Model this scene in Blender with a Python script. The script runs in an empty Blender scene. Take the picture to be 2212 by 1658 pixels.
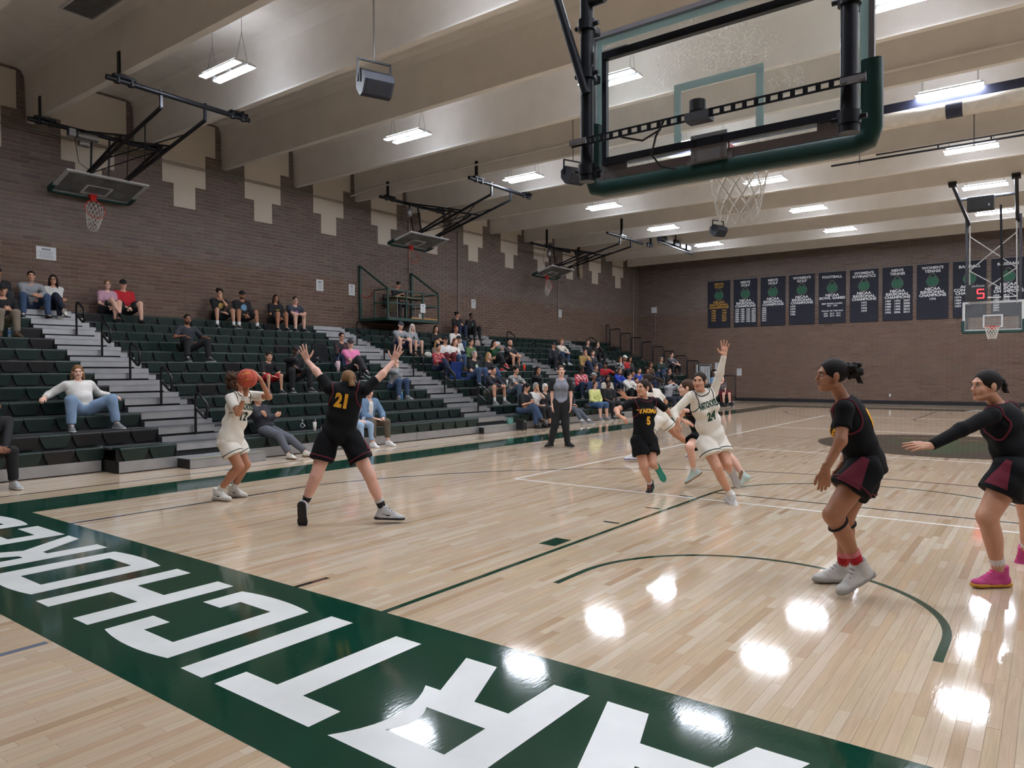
import bpy, bmesh, math, random
import numpy as np
from mathutils import Vector, Matrix
from mathutils.bvhtree import BVHTree

SC = bpy.context.scene
COL = SC.collection
random.seed(7)
RNG = np.random.default_rng(7)

# ------------------------------------------------------------------ camera
FW, FH, FPX = 2212.0, 1658.0, 1561.2
CAM = np.array([1.73984, -3.30171, 1.59377])
YAW, PITCH, ROLL = 0.643218, -0.017725, -0.004135
def _basis():
    cy, sy, cp, sp = math.cos(YAW), math.sin(YAW), math.cos(PITCH), math.sin(PITCH)
    f = np.array([-sy*cp, cy*cp, sp]); r = np.array([cy, sy, 0.0]); u = np.cross(r, f)
    c, s = math.cos(ROLL), math.sin(ROLL)
    return c*r + s*u, -s*r + c*u, f
CR, CU, CF = _basis()
cam_data = bpy.data.cameras.new('camera')
cam_data.sensor_width = 36.0
cam_data.lens = FPX*36.0/FW
cam_data.clip_start = 0.05
cam_data.clip_end = 200
cam = bpy.data.objects.new('camera', cam_data)
COL.objects.link(cam)
cam.matrix_world = Matrix(((CR[0], CU[0], -CF[0], CAM[0]), (CR[1], CU[1], -CF[1], CAM[1]),
                           (CR[2], CU[2], -CF[2], CAM[2]), (0, 0, 0, 1)))
SC.camera = cam

# ------------------------------------------------------------------ world, exposure
world = bpy.data.worlds.new('world'); SC.world = world
world.use_nodes = True
world.node_tree.nodes['Background'].inputs[0].default_value = (0.9, 0.95, 1.0, 1)
world.node_tree.nodes['Background'].inputs[1].default_value = 0.05
SC.view_settings.view_transform = 'Standard'
SC.view_settings.look = 'None'
SC.view_settings.gamma = 1.0
SC.view_settings.use_curve_mapping = False
SC.view_settings.exposure = 0.6
LAMP_POWER = 76.0          # emission strength of every strip lens under the roof
SC.cycles.use_denoising = True
SC.cycles.max_bounces = 7
SC.cycles.diffuse_bounces = 4
SC.cycles.sample_clamp_indirect = 6.0

# ------------------------------------------------------------------ helpers
def pray(px, py):
    return CF + (px-FW/2)/FPX*CR - (py-FH/2)/FPX*CU
def on(px, py, axis, val):
    d = pray(px, py); t = (val-CAM[axis])/d[axis]
    return CAM + t*d
def atdepth(px, py, depth):
    return CAM + pray(px, py)*depth
def depth_of(P):
    return float((np.asarray(P)-CAM) @ CF)

def srgb(r, g, b):
    f = lambda c: (c/255/12.92 if c/255 <= 0.04045 else ((c/255+0.055)/1.055)**2.4)
    return (f(r), f(g), f(b), 1.0)

MATS = {}
def mat(name, rgb, rough=0.6, metal=0.0, var=0.12, scale=8.0, coat=0.0, emit=None, trans=0.0, alpha=1.0,
        bump=0.0, bscale=60.0, spec=0.5, objrand=0.0, attr=None, aniso=None):
    """principled material whose colour is broken up by procedural noise"""
    if name in MATS: return MATS[name]
    m = bpy.data.materials.new(name); m.use_nodes = True
    nt = m.node_tree; N = nt.nodes; L = nt.links
    b = N['Principled BSDF']
    c = srgb(*rgb)
    b.inputs['Roughness'].default_value = rough
    b.inputs['Metallic'].default_value = metal
    b.inputs['Specular IOR Level'].default_value = spec
    b.inputs['Coat Weight'].default_value = coat
    b.inputs['Coat Roughness'].default_value = 0.06
    if trans: b.inputs['Transmission Weight'].default_value = trans
    if alpha < 1: b.inputs['Alpha'].default_value = alpha
    tc = N.new('ShaderNodeTexCoord')
    nz = N.new('ShaderNodeTexNoise'); nz.inputs['Scale'].default_value = scale; nz.inputs['Detail'].default_value = 3
    L.new(tc.outputs['Object'], nz.inputs['Vector'])
    mix = N.new('ShaderNodeMix'); mix.data_type = 'RGBA'; mix.blend_type = 'MULTIPLY'
    ramp = N.new('ShaderNodeMapRange')
    ramp.inputs['From Min'].default_value = 0.3; ramp.inputs['From Max'].default_value = 0.7
    ramp.inputs['To Min'].default_value = 1-var; ramp.inputs['To Max'].default_value = 1+var
    L.new(nz.outputs['Fac'], ramp.inputs['Value'])
    val = ramp.outputs[0]
    if objrand:
        oi = N.new('ShaderNodeObjectInfo')
        mr = N.new('ShaderNodeMapRange'); mr.inputs['To Min'].default_value = 1-objrand; mr.inputs['To Max'].default_value = 1+objrand
        L.new(oi.outputs['Random'], mr.inputs['Value'])
        mu = N.new('ShaderNodeMath'); mu.operation = 'MULTIPLY'
        L.new(val, mu.inputs[0]); L.new(mr.outputs[0], mu.inputs[1]); val = mu.outputs[0]
    cmb = N.new('ShaderNodeCombineColor')
    for i in range(3): L.new(val, cmb.inputs[i])
    mix.inputs['Factor'].default_value = 1.0
    if attr:
        at = N.new('ShaderNodeAttribute'); at.attribute_name = attr
        L.new(at.outputs['Color'], mix.inputs['A'])
    else:
        mix.inputs['A'].default_value = c
    L.new(cmb.outputs[0], mix.inputs['B'])
    L.new(mix.outputs['Result'], b.inputs['Base Color'])
    if bump:
        bp = N.new('ShaderNodeBump'); bp.inputs['Strength'].default_value = bump; bp.inputs['Distance'].default_value = 0.01
        n2 = N.new('ShaderNodeTexNoise'); n2.inputs['Scale'].default_value = bscale; n2.inputs['Detail'].default_value = 4
        L.new(tc.outputs['Object'], n2.inputs['Vector'])
        L.new(n2.outputs['Fac'], bp.inputs['Height']); L.new(bp.outputs[0], b.inputs['Normal'])
    if emit:
        b.inputs['Emission Color'].default_value = srgb(*rgb) if emit is True else srgb(*emit[0])
        b.inputs['Emission Strength'].default_value = 1.0 if emit is True else emit[1]
    MATS[name] = m
    return m

def link(name, me, parent=None, mats=None):
    o = bpy.data.objects.new(name, me); COL.objects.link(o)
    if parent is not None: o.parent = parent
    return o
def tag(o, label=None, cat=None, group=None, kind=None):
    if label: o['label'] = label
    if cat: o['category'] = cat
    if group: o['group'] = group
    if kind: o['kind'] = kind
    return o
def empty(name, loc=(0, 0, 0), rz=0.0):
    o = bpy.data.objects.new(name, None); COL.objects.link(o)
    o.empty_display_size = 0.1
    o.location = loc; o.rotation_euler = (0, 0, rz)
    return o
def place_under(o, parent):
    """parent that keeps world coordinates of a mesh already written in world space"""
    o.parent = parent
    o.matrix_parent_inverse = Matrix.Translation(parent.location).inverted() if parent.rotation_euler.z == 0 else \
        (Matrix.Translation(parent.location) @ Matrix.Rotation(parent.rotation_euler.z, 4, 'Z')).inverted()
    return o

def nrm(v):
    v = np.asarray(v, float); n = np.linalg.norm(v)
    return v/n if n > 1e-9 else v
def frame_z(d):
    d = nrm(d); a = np.array([0, 0, 1.0]) if abs(d[2]) < 0.9 else np.array([1.0, 0, 0])
    x = nrm(np.cross(a, d)); y = np.cross(d, x)
    return x, y, d

class MB:
    def __init__(s): s.v = []; s.f = []; s.m = []; s.mi = 0; s.smooth = []
    def mat(s, i): s.mi = i; return s
    def add(s, vs, fs, smooth=False):
        o = len(s.v); s.v += [tuple(map(float, p)) for p in vs]
        s.f += [tuple(o+i for i in f) for f in fs]; s.m += [s.mi]*len(fs); s.smooth += [smooth]*len(fs)
        return s
    def box(s, c, size, R=None, taper=None):
        h = np.array(size)/2.0
        P = np.array([[x, y, z] for x in (-1, 1) for y in (-1, 1) for z in (-1, 1)], float)*h
        if R is not None: P = P @ np.array(R).T
        P = P+np.array(c)
        return s.add(P, [(0, 1, 3, 2), (4, 6, 7, 5), (0, 4, 5, 1), (2, 3, 7, 6), (0, 2, 6, 4), (1, 5, 7, 3)])
    def b2(s, lo, hi):
        lo = np.array(lo, float); hi = np.array(hi, float)
        return s.box((lo+hi)/2, hi-lo)
    def bar(s, a, b, w, h=None, up=(0, 0, 1)):
        a = np.array(a, float); b = np.array(b, float); d = nrm(b-a); h = h or w
        u = np.array(up, float)
        if abs(d @ nrm(u)) > 0.98: u = np.array([1.0, 0, 0])
        x = nrm(np.cross(d, u)); z = np.cross(x, d)
        R = np.stack([x, d, z], 1)
        return s.box((a+b)/2, (w, np.linalg.norm(b-a), h), R)
    def cyl(s, a, b, r, n=10, r2=None, caps=True):
        a = np.array(a, float); b = np.array(b, float); r2 = r if r2 is None else r2
        x, y, d = frame_z(b-a)
        t = np.arange(n)*2*math.pi/n
        ring = np.outer(np.cos(t), x)+np.outer(np.sin(t), y)
        P = np.concatenate([a+ring*r, b+ring*r2])
        fs = [(i, (i+1) % n, n+(i+1) % n, n+i) for i in range(n)]
        s.add(P, fs, True)
        if caps:
            s.add(P[:n], [tuple(range(n-1, -1, -1))]); s.add(P[n:], [tuple(range(n))])
        return s
    def tube(s, path, r, n=8, closed=False, caps=True):
        path = [np.array(p, float) for p in path]; K = len(path)
        rings = []; ux = None
        for i, p in enumerate(path):
            if closed: d = path[(i+1) % K]-path[i-1]
            else: d = path[min(i+1, K-1)]-path[max(i-1, 0)]
            d = nrm(d)
            if ux is None: ux, uy, _ = frame_z(d)
            else:
                ux = nrm(ux-d*(ux @ d)); uy = np.cross(d, ux)
            rr = r[i] if isinstance(r, (list, tuple)) else r
            t = np.arange(n)*2*math.pi/n
            rings.append(p+rr*(np.outer(np.cos(t), ux)+np.outer(np.sin(t), uy)))
        P = np.concatenate(rings); fs = []
        for k in range(K if closed else K-1):
            a = k*n; b = ((k+1) % K)*n
            fs += [(a+i, a+(i+1) % n, b+(i+1) % n, b+i) for i in range(n)]
        s.add(P, fs, True)
        if caps and not closed:
            s.add(rings[0], [tuple(range(n-1, -1, -1))]); s.add(rings[-1], [tuple(range(n))])
        return s
    def prism(s, poly, origin, ex, ey, ez, depth):
        """extrude a 2D polygon (any simple outline) along ez"""
        o = np.array(origin, float); ex = np.array(ex, float); ey = np.array(ey, float); ez = np.array(ez, float)
        A = [o+ex*x+ey*y for x, y in poly]; n = len(A)
        from mathutils.geometry import tessellate_polygon
        tris = tessellate_polygon([[Vector((x, y, 0)) for x, y in poly]])
        B = [p+ez*depth for p in A]
        area = sum(poly[i][0]*poly[(i+1) % n][1]-poly[(i+1) % n][0]*poly[i][1] for i in range(n))
        s.add(A+B, [tuple(t) for t in tris]+[tuple(n+i for i in t[::-1]) for t in tris] +
              [(i, (i+1) % n, n+(i+1) % n, n+i) for i in range(n)])
        return s
    def sphere(s, c, r, nu=10, nv=6, R=None):
        r = np.array([r, r, r]) if np.isscalar(r) else np.array(r)
        P = []; fs = []
        for j in range(nv+1):
            th = math.pi*j/nv
            for i in range(nu):
                ph = 2*math.pi*i/nu
                P.append([math.sin(th)*math.cos(ph), math.sin(th)*math.sin(ph), math.cos(th)])
        P = np.array(P)*r
        if R is not None: P = P @ np.array(R).T
        for j in range(nv):
            for i in range(nu):
                a = j*nu+i; b = j*nu+(i+1) % nu
                fs.append((a, a+nu, b+nu, b))
        return s.add(P+np.array(c), fs, True)
    def build(s, name, mats, parent=None, keep=True):
        me = bpy.data.meshes.new(name)
        me.from_pydata(s.v, [], s.f)
        for m in (mats if isinstance(mats, (list, tuple)) else [mats]): me.materials.append(m)
        me.polygons.foreach_set('material_index', s.m)
        me.polygons.foreach_set('use_smooth', s.smooth)
        if any(len(f) == 3 or len(f) == 4 for f in s.f):
            bm = bmesh.new(); bm.from_mesh(me); bmesh.ops.recalc_face_normals(bm, faces=bm.faces); bm.to_mesh(me); bm.free()
        me.update()
        o = link(name, me)
        if parent is not None:
            if keep: place_under(o, parent)
            else: o.parent = parent
        return o

def text_mesh(s, size=1.0, bold=0.0, align='CENTER', sx=1.0, space=1.0, line=1.0):
    """triangulated outline of a word in Blender's own font; returns verts (n,2) and tris"""
    cu = bpy.data.curves.new('txt', 'FONT'); cu.body = s; cu.size = size
    cu.align_x = align; cu.align_y = 'CENTER'; cu.offset = bold; cu.space_character = space; cu.space_line = line
    cu.resolution_u = 3
    o = bpy.data.objects.new('txt', cu)
    me = o.to_mesh()
    V = np.array([v.co[:2] for v in me.vertices]).reshape(-1, 2)*np.array([sx, 1.0]); F = [tuple(p.vertices) for p in me.polygons]
    o.to_mesh_clear()
    bpy.data.objects.remove(o); bpy.data.curves.remove(cu)
    return V, F
_TC = {}
def text_into(mb, s, origin, ex, ey, size, bold=0.0, align='CENTER', sx=1.0, space=1.0):
    k = (s, size, bold, align, sx, space)
    if k not in _TC: _TC[k] = text_mesh(s, size, bold, align, sx, space)
    V, F = _TC[k]
    o = np.array(origin, float); ex = np.array(ex, float); ey = np.array(ey, float)
    mb.add([o+ex*x+ey*y for x, y in V], F)
    return mb
# ------------------------------------------------------------------ the room
WX, WX2, WY, WY2, CEIL = -17.2, 17.2, 34.0, -5.35, 8.55
STEM_Y = [8.34+2.438*k for k in range(-5, 11)]
LAMP_X = [-11.1, -5.42, -0.05, 5.42, 11.1]
LAMP_Y = [-0.2+4.877*k for k in range(0, 7)]

def mesh_np(name, V, F, mats, colors=None, smooth=False):
    me = bpy.data.meshes.new(name)
    V = np.asarray(V, np.float32); F = np.asarray(F, np.int32)
    n = F.shape[1]
    me.vertices.add(len(V)); me.vertices.foreach_set('co', V.ravel())
    me.loops.add(F.size); me.loops.foreach_set('vertex_index', F.ravel())
    me.polygons.add(len(F)); me.polygons.foreach_set('loop_start', np.arange(0, F.size, n, dtype=np.int32))
    me.polygons.foreach_set('use_smooth', np.full(len(F), bool(smooth)))
    me.update(calc_edges=True)
    if colors is not None:
        a = me.color_attributes.new('tone', 'FLOAT_COLOR', 'CORNER')
        c = np.ones((F.size, 4), np.float32); c[:, :3] = np.repeat(np.asarray(colors, np.float32), n, 0)
        a.data.foreach_set('color', c.ravel())
    for m in (mats if isinstance(mats, (list, tuple)) else [mats]): me.materials.append(m)
    return me

def proj_px(P):
    d = np.asarray(P, float)-CAM
    z = d @ CF
    return np.stack([FW/2+FPX*(d @ CR)/z, FH/2-FPX*(d @ CU)/z, z], -1)

# ---- floor
m_slab = mat('maple_underfloor', (196, 172, 146), 0.25, var=0.1, scale=3)
def plank_material():
    m = mat('maple_plank', (200, 176, 150), 0.07, var=0.0, attr='tone', spec=0.5)
    nt = m.node_tree; N = nt.nodes; L = nt.links; b = N['Principled BSDF']
    src = b.inputs['Base Color'].links[0].from_socket
    geo = N.new('ShaderNodeNewGeometry'); mp = N.new('ShaderNodeMapping'); mp.inputs['Scale'].default_value = (60, 2.2, 1)
    at = N.new('ShaderNodeAttribute'); at.attribute_name = 'tone'
    off = N.new('ShaderNodeVectorMath'); off.operation = 'MULTIPLY_ADD'; off.inputs[1].default_value = (91.7, 53.1, 77.3)
    L.new(at.outputs['Color'], off.inputs[0]); L.new(geo.outputs['Position'], off.inputs[2])
    L.new(off.outputs[0], mp.inputs['Vector'])
    nz = N.new('ShaderNodeTexNoise'); nz.inputs['Scale'].default_value = 1.0; nz.inputs['Detail'].default_value = 4; nz.inputs['Distortion'].default_value = 1.2
    L.new(mp.outputs[0], nz.inputs['Vector'])
    mr = N.new('ShaderNodeMapRange'); mr.inputs['From Min'].default_value = 0.3; mr.inputs['From Max'].default_value = 0.75
    mr.inputs['To Min'].default_value = 1.04; mr.inputs['To Max'].default_value = 0.87
    L.new(nz.outputs['Fac'], mr.inputs['Value'])
    mx = N.new('ShaderNodeMix'); mx.data_type = 'RGBA'; mx.blend_type = 'MULTIPLY'; mx.inputs['Factor'].default_value = 1
    cb = N.new('ShaderNodeCombineColor')
    for i in range(3): L.new(mr.outputs[0], cb.inputs[i])
    L.new(src, mx.inputs['A']); L.new(cb.outputs[0], mx.inputs['B']); L.new(mx.outputs['Result'], b.inputs['Base Color'])
    # scuffs of the finish make the mirror images of the lamps streaky
    n2 = N.new('ShaderNodeTexNoise'); n2.inputs['Scale'].default_value = 26; n2.inputs['Detail'].default_value = 4
    m2 = N.new('ShaderNodeMapping'); m2.inputs['Scale'].default_value = (3.0, 0.6, 1)
    L.new(geo.outputs['Position'], m2.inputs['Vector']); L.new(m2.outputs[0], n2.inputs['Vector'])
    bp = N.new('ShaderNodeBump'); bp.inputs['Strength'].default_value = 0.09; bp.inputs['Distance'].default_value = 0.002
    L.new(n2.outputs['Fac'], bp.inputs['Height']); L.new(bp.outputs[0], b.inputs['Normal']); L.new(bp.outputs[0], b.inputs['Coat Normal'])
    return m
m_plank = plank_material()
floor = MB().b2((WX, WY2, -0.3), (WX2, WY, -0.006)).build('floor', m_slab)
tag(floor, 'pale maple strip floor with painted court lines', kind='structure')

PW = 0.057
def make_planks():
    rows = []
    xs = np.arange(-11.2, 7.5, PW)
    tones = np.array([[205, 182, 156], [209, 189, 164], [203, 179, 151], [198, 171, 142], [212, 194, 171], [204, 181, 155], [188, 160, 130], [207, 182, 152]], float)
    P = []; T = []
    for x in xs:
        y = -3.0-RNG.random()*1.2
        while y < WY:
            l = 0.25+RNG.random()**1.5*1.1
            P.append((x, y, x+PW, min(y+l, WY-0.001)))
            T.append(tones[RNG.choice(8, p=[.2, .17, .15, .09, .13, .14, .03, .09])]+RNG.normal(0, 0.8, 3)+RNG.normal(0, 1.5))
            y += l
    P = np.array(P); T = np.clip(np.array(T), 90, 235)/255
    T = np.where(T <= 0.04045, T/12.92, ((T+0.055)/1.055)**2.4)
    c = np.stack([(P[:, 0]+P[:, 2])/2, (P[:, 1]+P[:, 3])/2, np.zeros(len(P))], 1)
    q = proj_px(c)
    d4 = [proj_px(np.stack([P[:, i], P[:, j], np.zeros(len(P))], 1)) for i, j in ((0, 1), (2, 1), (2, 3), (0, 3))]
    vis = np.zeros(len(P), bool)
    for d in d4+[q]: vis |= (d[:, 2] > 0.3) & (d[:, 0] > -450) & (d[:, 0] < FW+450) & (d[:, 1] < FH+420)
    P, T, q = P[vis], T[vis], q[vis]
    inside = (q[:, 2] > 0.3) & (q[:, 0] > 0) & (q[:, 0] < FW) & (q[:, 1] < FH) & ~((c[vis][:, 1] > -1.5) & (c[vis][:, 1] < 0.05))
    area = np.where(inside, (P[:, 3]-P[:, 1])*PW/q[:, 2]**3, -1)
    order = np.argsort(-area)
    near = set(order[:300].tolist())
    def geom(idx):
        p = P[idx]; n = len(p); g = 0.0005
        jit = RNG.normal(0, 0.000018, (n, 4))
        z = np.zeros(n)
        V = np.zeros((n, 8, 3))
        for k, (i, j, sx, sy) in enumerate(((0, 1, g, g), (2, 1, -g, g), (2, 3, -g, -g), (0, 3, g, -g))):
            V[:, k, 0] = p[:, i]+sx; V[:, k, 1] = p[:, j]+sy; V[:, k, 2] = jit[:, k]
            V[:, k+4] = V[:, k]; V[:, k+4, 2] = -0.006
        f = np.array([[0, 1, 2, 3], [0, 4, 5, 1], [1, 5, 6, 2], [2, 6, 7, 3], [3, 7, 4, 0]])
        F = (np.arange(n)[:, None, None]*8+f[None]).reshape(-1, 4)
        return V.reshape(-1, 3), F, np.repeat(T[idx], 5, 0)
    rest = np.array([i for i in range(len(P)) if i not in near])
    V, F, Cc = geom(rest)
    o = link('planks', mesh_np('planks', V, F, m_plank, Cc), floor); o['kind'] = 'stuff'
    for i in near:
        V, F, Cc = geom(np.array([i]))
        link('plank', mesh_np('plank', V, F, m_plank, Cc), floor)
make_planks()

# ---- paint on the floor
def paint_mat(name, rgb, rough=0.07, var=0.06):
    m = mat(name, rgb, rough, var=var, scale=3)
    nt = m.node_tree; N = nt.nodes; L = nt.links; b = N['Principled BSDF']
    geo = N.new('ShaderNodeNewGeometry')
    n2 = N.new('ShaderNodeTexNoise'); n2.inputs['Scale'].default_value = 26; n2.inputs['Detail'].default_value = 4
    m2 = N.new('ShaderNodeMapping'); m2.inputs['Scale'].default_value = (3.0, 0.6, 1)
    L.new(geo.outputs['Position'], m2.inputs['Vector']); L.new(m2.outputs[0], n2.inputs['Vector'])
    bp = N.new('ShaderNodeBump'); bp.inputs['Strength'].default_value = 0.09; bp.inputs['Distance'].default_value = 0.002
    L.new(n2.outputs['Fac'], bp.inputs['Height']); L.new(bp.outputs[0], b.inputs['Normal']); L.new(bp.outputs[0], b.inputs['Coat Normal'])
    return m
m_green = paint_mat('court_green_paint', (18, 62, 47))
m_white = paint_mat('court_white_paint', (228, 229, 226), 0.3)
m_navy = paint_mat('court_navy_paint', (34, 38, 58))
m_wline = paint_mat('court_line_white_paint', (232, 231, 226), 0.25)
m_dkline = paint_mat('court_dark_line_paint', (28, 34, 34))
m_grayblue = paint_mat('court_grey_blue_paint', (112, 120, 138))
m_logo = paint_mat('court_logo_grey_paint', (66, 68, 62), var=0.15)
m_logog = paint_mat('court_logo_green_paint', (40, 92, 62))
m_gold = paint_mat('court_gold_paint', (210, 170, 60))

PAINT_T = 0.0008
def flat(name, polys, m, z=PAINT_T):
    """thin sheets of paint: list of outlines in floor metres"""
    mb = MB()
    for poly in polys: mb.prism(poly, (0, 0, z-0.0006), (1, 0, 0), (0, 1, 0), (0, 0, 1), 0.0006)
    return mb.build(name, m, floor)
def rect(x0, y0, x1, y1): return [(x0, y0), (x1, y0), (x1, y1), (x0, y1)]
def arc_band(cx, cy, r0, r1, a0, a1, n=40):
    out = [(cx+r1*math.cos(a0+(a1-a0)*i/n), cy+r1*math.sin(a0+(a1-a0)*i/n)) for i in range(n+1)]
    inn = [(cx+r0*math.cos(a0+(a1-a0)*i/n), cy+r0*math.sin(a0+(a1-a0)*i/n)) for i in range(n+1)]
    return out+inn[::-1]
def arc_pieces(cx, cy, r0, r1, a0, a1, n=40):
    res = []
    for i in range(n):
        b0 = a0+(a1-a0)*i/n; b1 = a0+(a1-a0)*(i+1)/n
        res.append([(cx+r*math.cos(b), cy+r*math.sin(b)) for r, b in ((r0, b0), (r1, b0), (r1, b1), (r0, b1))])
    return res
HY = 14.33
def both(polys): return polys+[[(x, 2*HY-y) for x, y in p] for p in polys]

flat('baseline_band', [rect(-8.53, -1.53, 8.53, 0)], m_green)
flat('baseline_band', [rect(-8.53, 2*HY, 8.53, 2*HY+1.53)], m_green)
flat('sideline_band', [rect(-8.53, 0, -7.62, 2*HY)], m_green)
flat('sideline_band', [rect(7.62, 0, 8.53, 2*HY)], m_green)
flat('division_line', [rect(-7.62, HY-0.025, 7.62, HY+0.025)], m_dkline)
for end in (0, 1):
    E = (lambda l: l) if end == 0 else (lambda l: [[(x, 2*HY-y) for x, y in p] for p in l])
    flat('lane_line', E([rect(-1.83, 0, -1.78, 5.79)]), m_green)
    flat('lane_line', E([rect(1.78, 0, 1.83, 5.79)]), m_green)
    flat('free_throw_line', E([rect(-1.78, 5.765, 1.78, 5.815)]), m_dkline, PAINT_T+0.0002)
    flat('free_throw_circle', E(arc_pieces(0, 5.79, 1.78, 1.83, 0, math.pi)), m_green)
    flat('restricted_arc', E(arc_pieces(0, 1.6, 1.22, 1.27, 0, math.pi)+[rect(-1.27, 1.22, -1.22, 1.6), rect(1.22, 1.22, 1.27, 1.6)]), m_green)
    flat('three_point_line', E([rect(-6.60, 0, -6.55, 3.22), rect(6.55, 0, 6.60, 3.22)]+arc_pieces(0, 1.6, 6.74, 6.79, 0.242, math.pi-0.242, 70)), m_navy)
    for s in (-1, 1):
        flat('lane_block', E([rect(s*2.06 if s < 0 else 1.885, 2.17, s*1.885 if s < 0 else 2.06, 2.46)]), m_green)
        for y in (3.385, 4.36, 5.33):
            flat('lane_mark', E([rect(min(s*2.065, s*1.88), y-0.025, max(s*2.065, s*1.88), y+0.025)]), m_dkline)
        flat('baseline_mark', E([rect(s*2.75-0.025, 0, s*2.75+0.025, 0.3)]), m_dkline)
flat('volleyball_line', [rect(-4.67, 5.27, -4.62, 23.39)], m_wline)
flat('volleyball_line', [rect(4.62, 5.27, 4.67, 23.39)], m_wline)
for y in (5.27, 11.33, 17.33, 23.34): flat('volleyball_line', [rect(-4.62, y-0.025, 4.62, y+0.025)], m_wline)
flat('border_line', [rect(-9.12, -2.0, -9.07, 30)], m_navy)
flat('outside_mark', [rect(-3.045, -1.95, -2.995, -1.555)], m_grayblue)
flat('outside_mark', [[(-9.1, 3.3), (-9.1, 3.35), (-8.53, 3.35), (-8.53, 3.3)]], m_grayblue)
# centre emblem: an artichoke bulb with leaves
def bulb(cx, cy, s, n=48):
    pts = []
    for i in range(n):
        t = 2*math.pi*i/n
        r = 1.0-0.10*math.cos(2*t)+0.16*max(0, math.cos(t-math.pi))**5
        pts.append((cx+s*r*math.sin(t)*0.93, cy+s*r*math.cos(t)))
    return pts
flat('centre_emblem', [[(2.55*math.cos(2*math.pi*i/64), HY+2.55*math.sin(2*math.pi*i/64)) for i in range(64)]], m_logo, PAINT_T+0.0003)
lv = []
for k in range(7):
    a = -0.95+k*0.32
    lv.append([(1.9*math.sin(a)*t+0.10*math.sin(math.pi*t)*s*math.cos(a), HY-1.9+3.6*t*math.cos(a*0.6)+0.1*math.sin(math.pi*t)*s*-math.sin(a)) for s in (1, -1) for t in ([0, .2, .4, .6, .8, 1.0] if s == 1 else [.8, .6, .4, .2])])
flat('centre_emblem', lv, m_logog, PAINT_T+0.0006)
flat('centre_emblem', [[(-1.2, HY+1.3), (-0.4, HY+1.55), (0.5, HY+1.45), (0.5, HY+1.4), (-0.4, HY+1.47), (-1.15, HY+1.25)]], m_gold, PAINT_T+0.0006)

# ARTICHOKES along both end lines, read from inside the court
def ell(cx, cy, rx, ry, a0, a1, n=10):
    return [(cx+rx*math.cos(math.radians(a0+(a1-a0)*i/n)), cy+ry*math.sin(math.radians(a0+(a1-a0)*i/n))) for i in range(n+1)]
def bow(p, q, h, n=10):
    """curved edge from p to q bulging to the left of the direction p->q by h"""
    p = np.array(p, float); q = np.array(q, float); d = q-p; nn = np.array([-d[1], d[0]])/np.linalg.norm(d)
    return [tuple(p+d*i/n+nn*h*4*(i/n)*(1-i/n)) for i in range(n+1)]
YT, YB = -1.28, -0.262
LETTERS = []
LETTERS.append(('A', [(0.03, YB), (0.247, YB), (0.335, -0.526), (0.657, -0.526), (0.745, YB), (0.962, YB), (0.63, YT), (0.362, YT)], [(0.40, -0.70), (0.592, -0.70), (0.496, -1.02)]))
LETTERS.append(('R', [(-0.069, YB), (-0.069, YT), (-0.36, YT)]+bow((-0.40, YT), (-0.802, -1.277), -0.0)[1:2]+[(-0.80, -1.275)]+bow((-0.80, -1.275), (-0.802, -0.653), -0.11)+[(-0.702, -0.651), (-0.864, YB), (-0.649, YB), (-0.486, -0.647), (-0.28, -0.647), (-0.28, YB)],
                [(-0.277, -0.82), (-0.277, -1.092)]+bow((-0.631, -1.091), (-0.633, -0.824), -0.05)))
LETTERS.append(('T', [(-1.688, YT), (-0.926, YT), (-0.926, -1.097), (-1.208, -1.097), (-1.208, YB), (-1.418, YB), (-1.418, -1.097), (-1.688, -1.097)], None))
LETTERS.append(('I', [(-2.018, YT), (-1.808, YT), (-1.808, YB), (-2.018, YB)], None))
LETTERS.append(('C', bow((-2.971, -1.251), (-2.207, -1.253), -0.042)+bow((-2.207, -0.298), (-2.975, -0.298), -0.042)+[(-2.975, -0.598), (-2.765, -0.598), (-2.765, -0.444), (-2.417, -0.444), (-2.417, -1.11), (-2.765, -1.11), (-2.765, -0.945), (-2.975, -0.945)], None))
LETTERS.append(('H', [(-3.945, YT), (-3.738, YT), (-3.738, -0.865), (-3.352, -0.865), (-3.352, YT), (-3.14, YT), (-3.14, YB), (-3.35, YB), (-3.35, -0.68), (-3.738, -0.68), (-3.738, YB), (-3.945, YB)], None))
LETTERS.append(('O', bow((-4.965, -1.24), (-4.142, -1.24), -0.045)+bow((-4.147, -0.295), (-4.955, -0.297), -0.042), [(-4.745, -1.10), (-4.356, -1.10), (-4.356, -0.432), (-4.748, -0.432)]))
LETTERS.append(('K', [(-5.16, YT), (-5.16, YB), (-5.37, YB), (-5.37, -0.68), (-5.46, -0.68), (-5.749, YB), (-5.982, YB), (-5.648, -0.767), (-5.97, YT), (-5.73, YT), (-5.46, -0.867), (-5.37, -0.867), (-5.37, YT)], None))
LETTERS.append(('E', [(-6.07, YT), (-6.07, YB), (-6.73, YB), (-6.73, -0.445), (-6.28, -0.45), (-6.28, -0.68), (-6.62, -0.68), (-6.62, -0.86), (-6.28, -0.86), (-6.28, -1.10), (-6.73, -1.10), (-6.73, YT)], None))
LETTERS.append(('S', bow((-7.66, -1.25), (-6.885, -1.25), -0.04)+[(-6.885, -0.95), (-7.095, -0.95), (-7.095, -1.10), (-7.45, -1.10), (-7.45, -0.90), (-6.885, -0.66)]+bow((-6.885, -0.297), (-7.66, -0.297), -0.04)+[(-7.66, -0.60), (-7.45, -0.60), (-7.45, -0.443), (-7.10, -0.443), (-7.10, -0.60), (-7.66, -0.85)], None))
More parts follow.
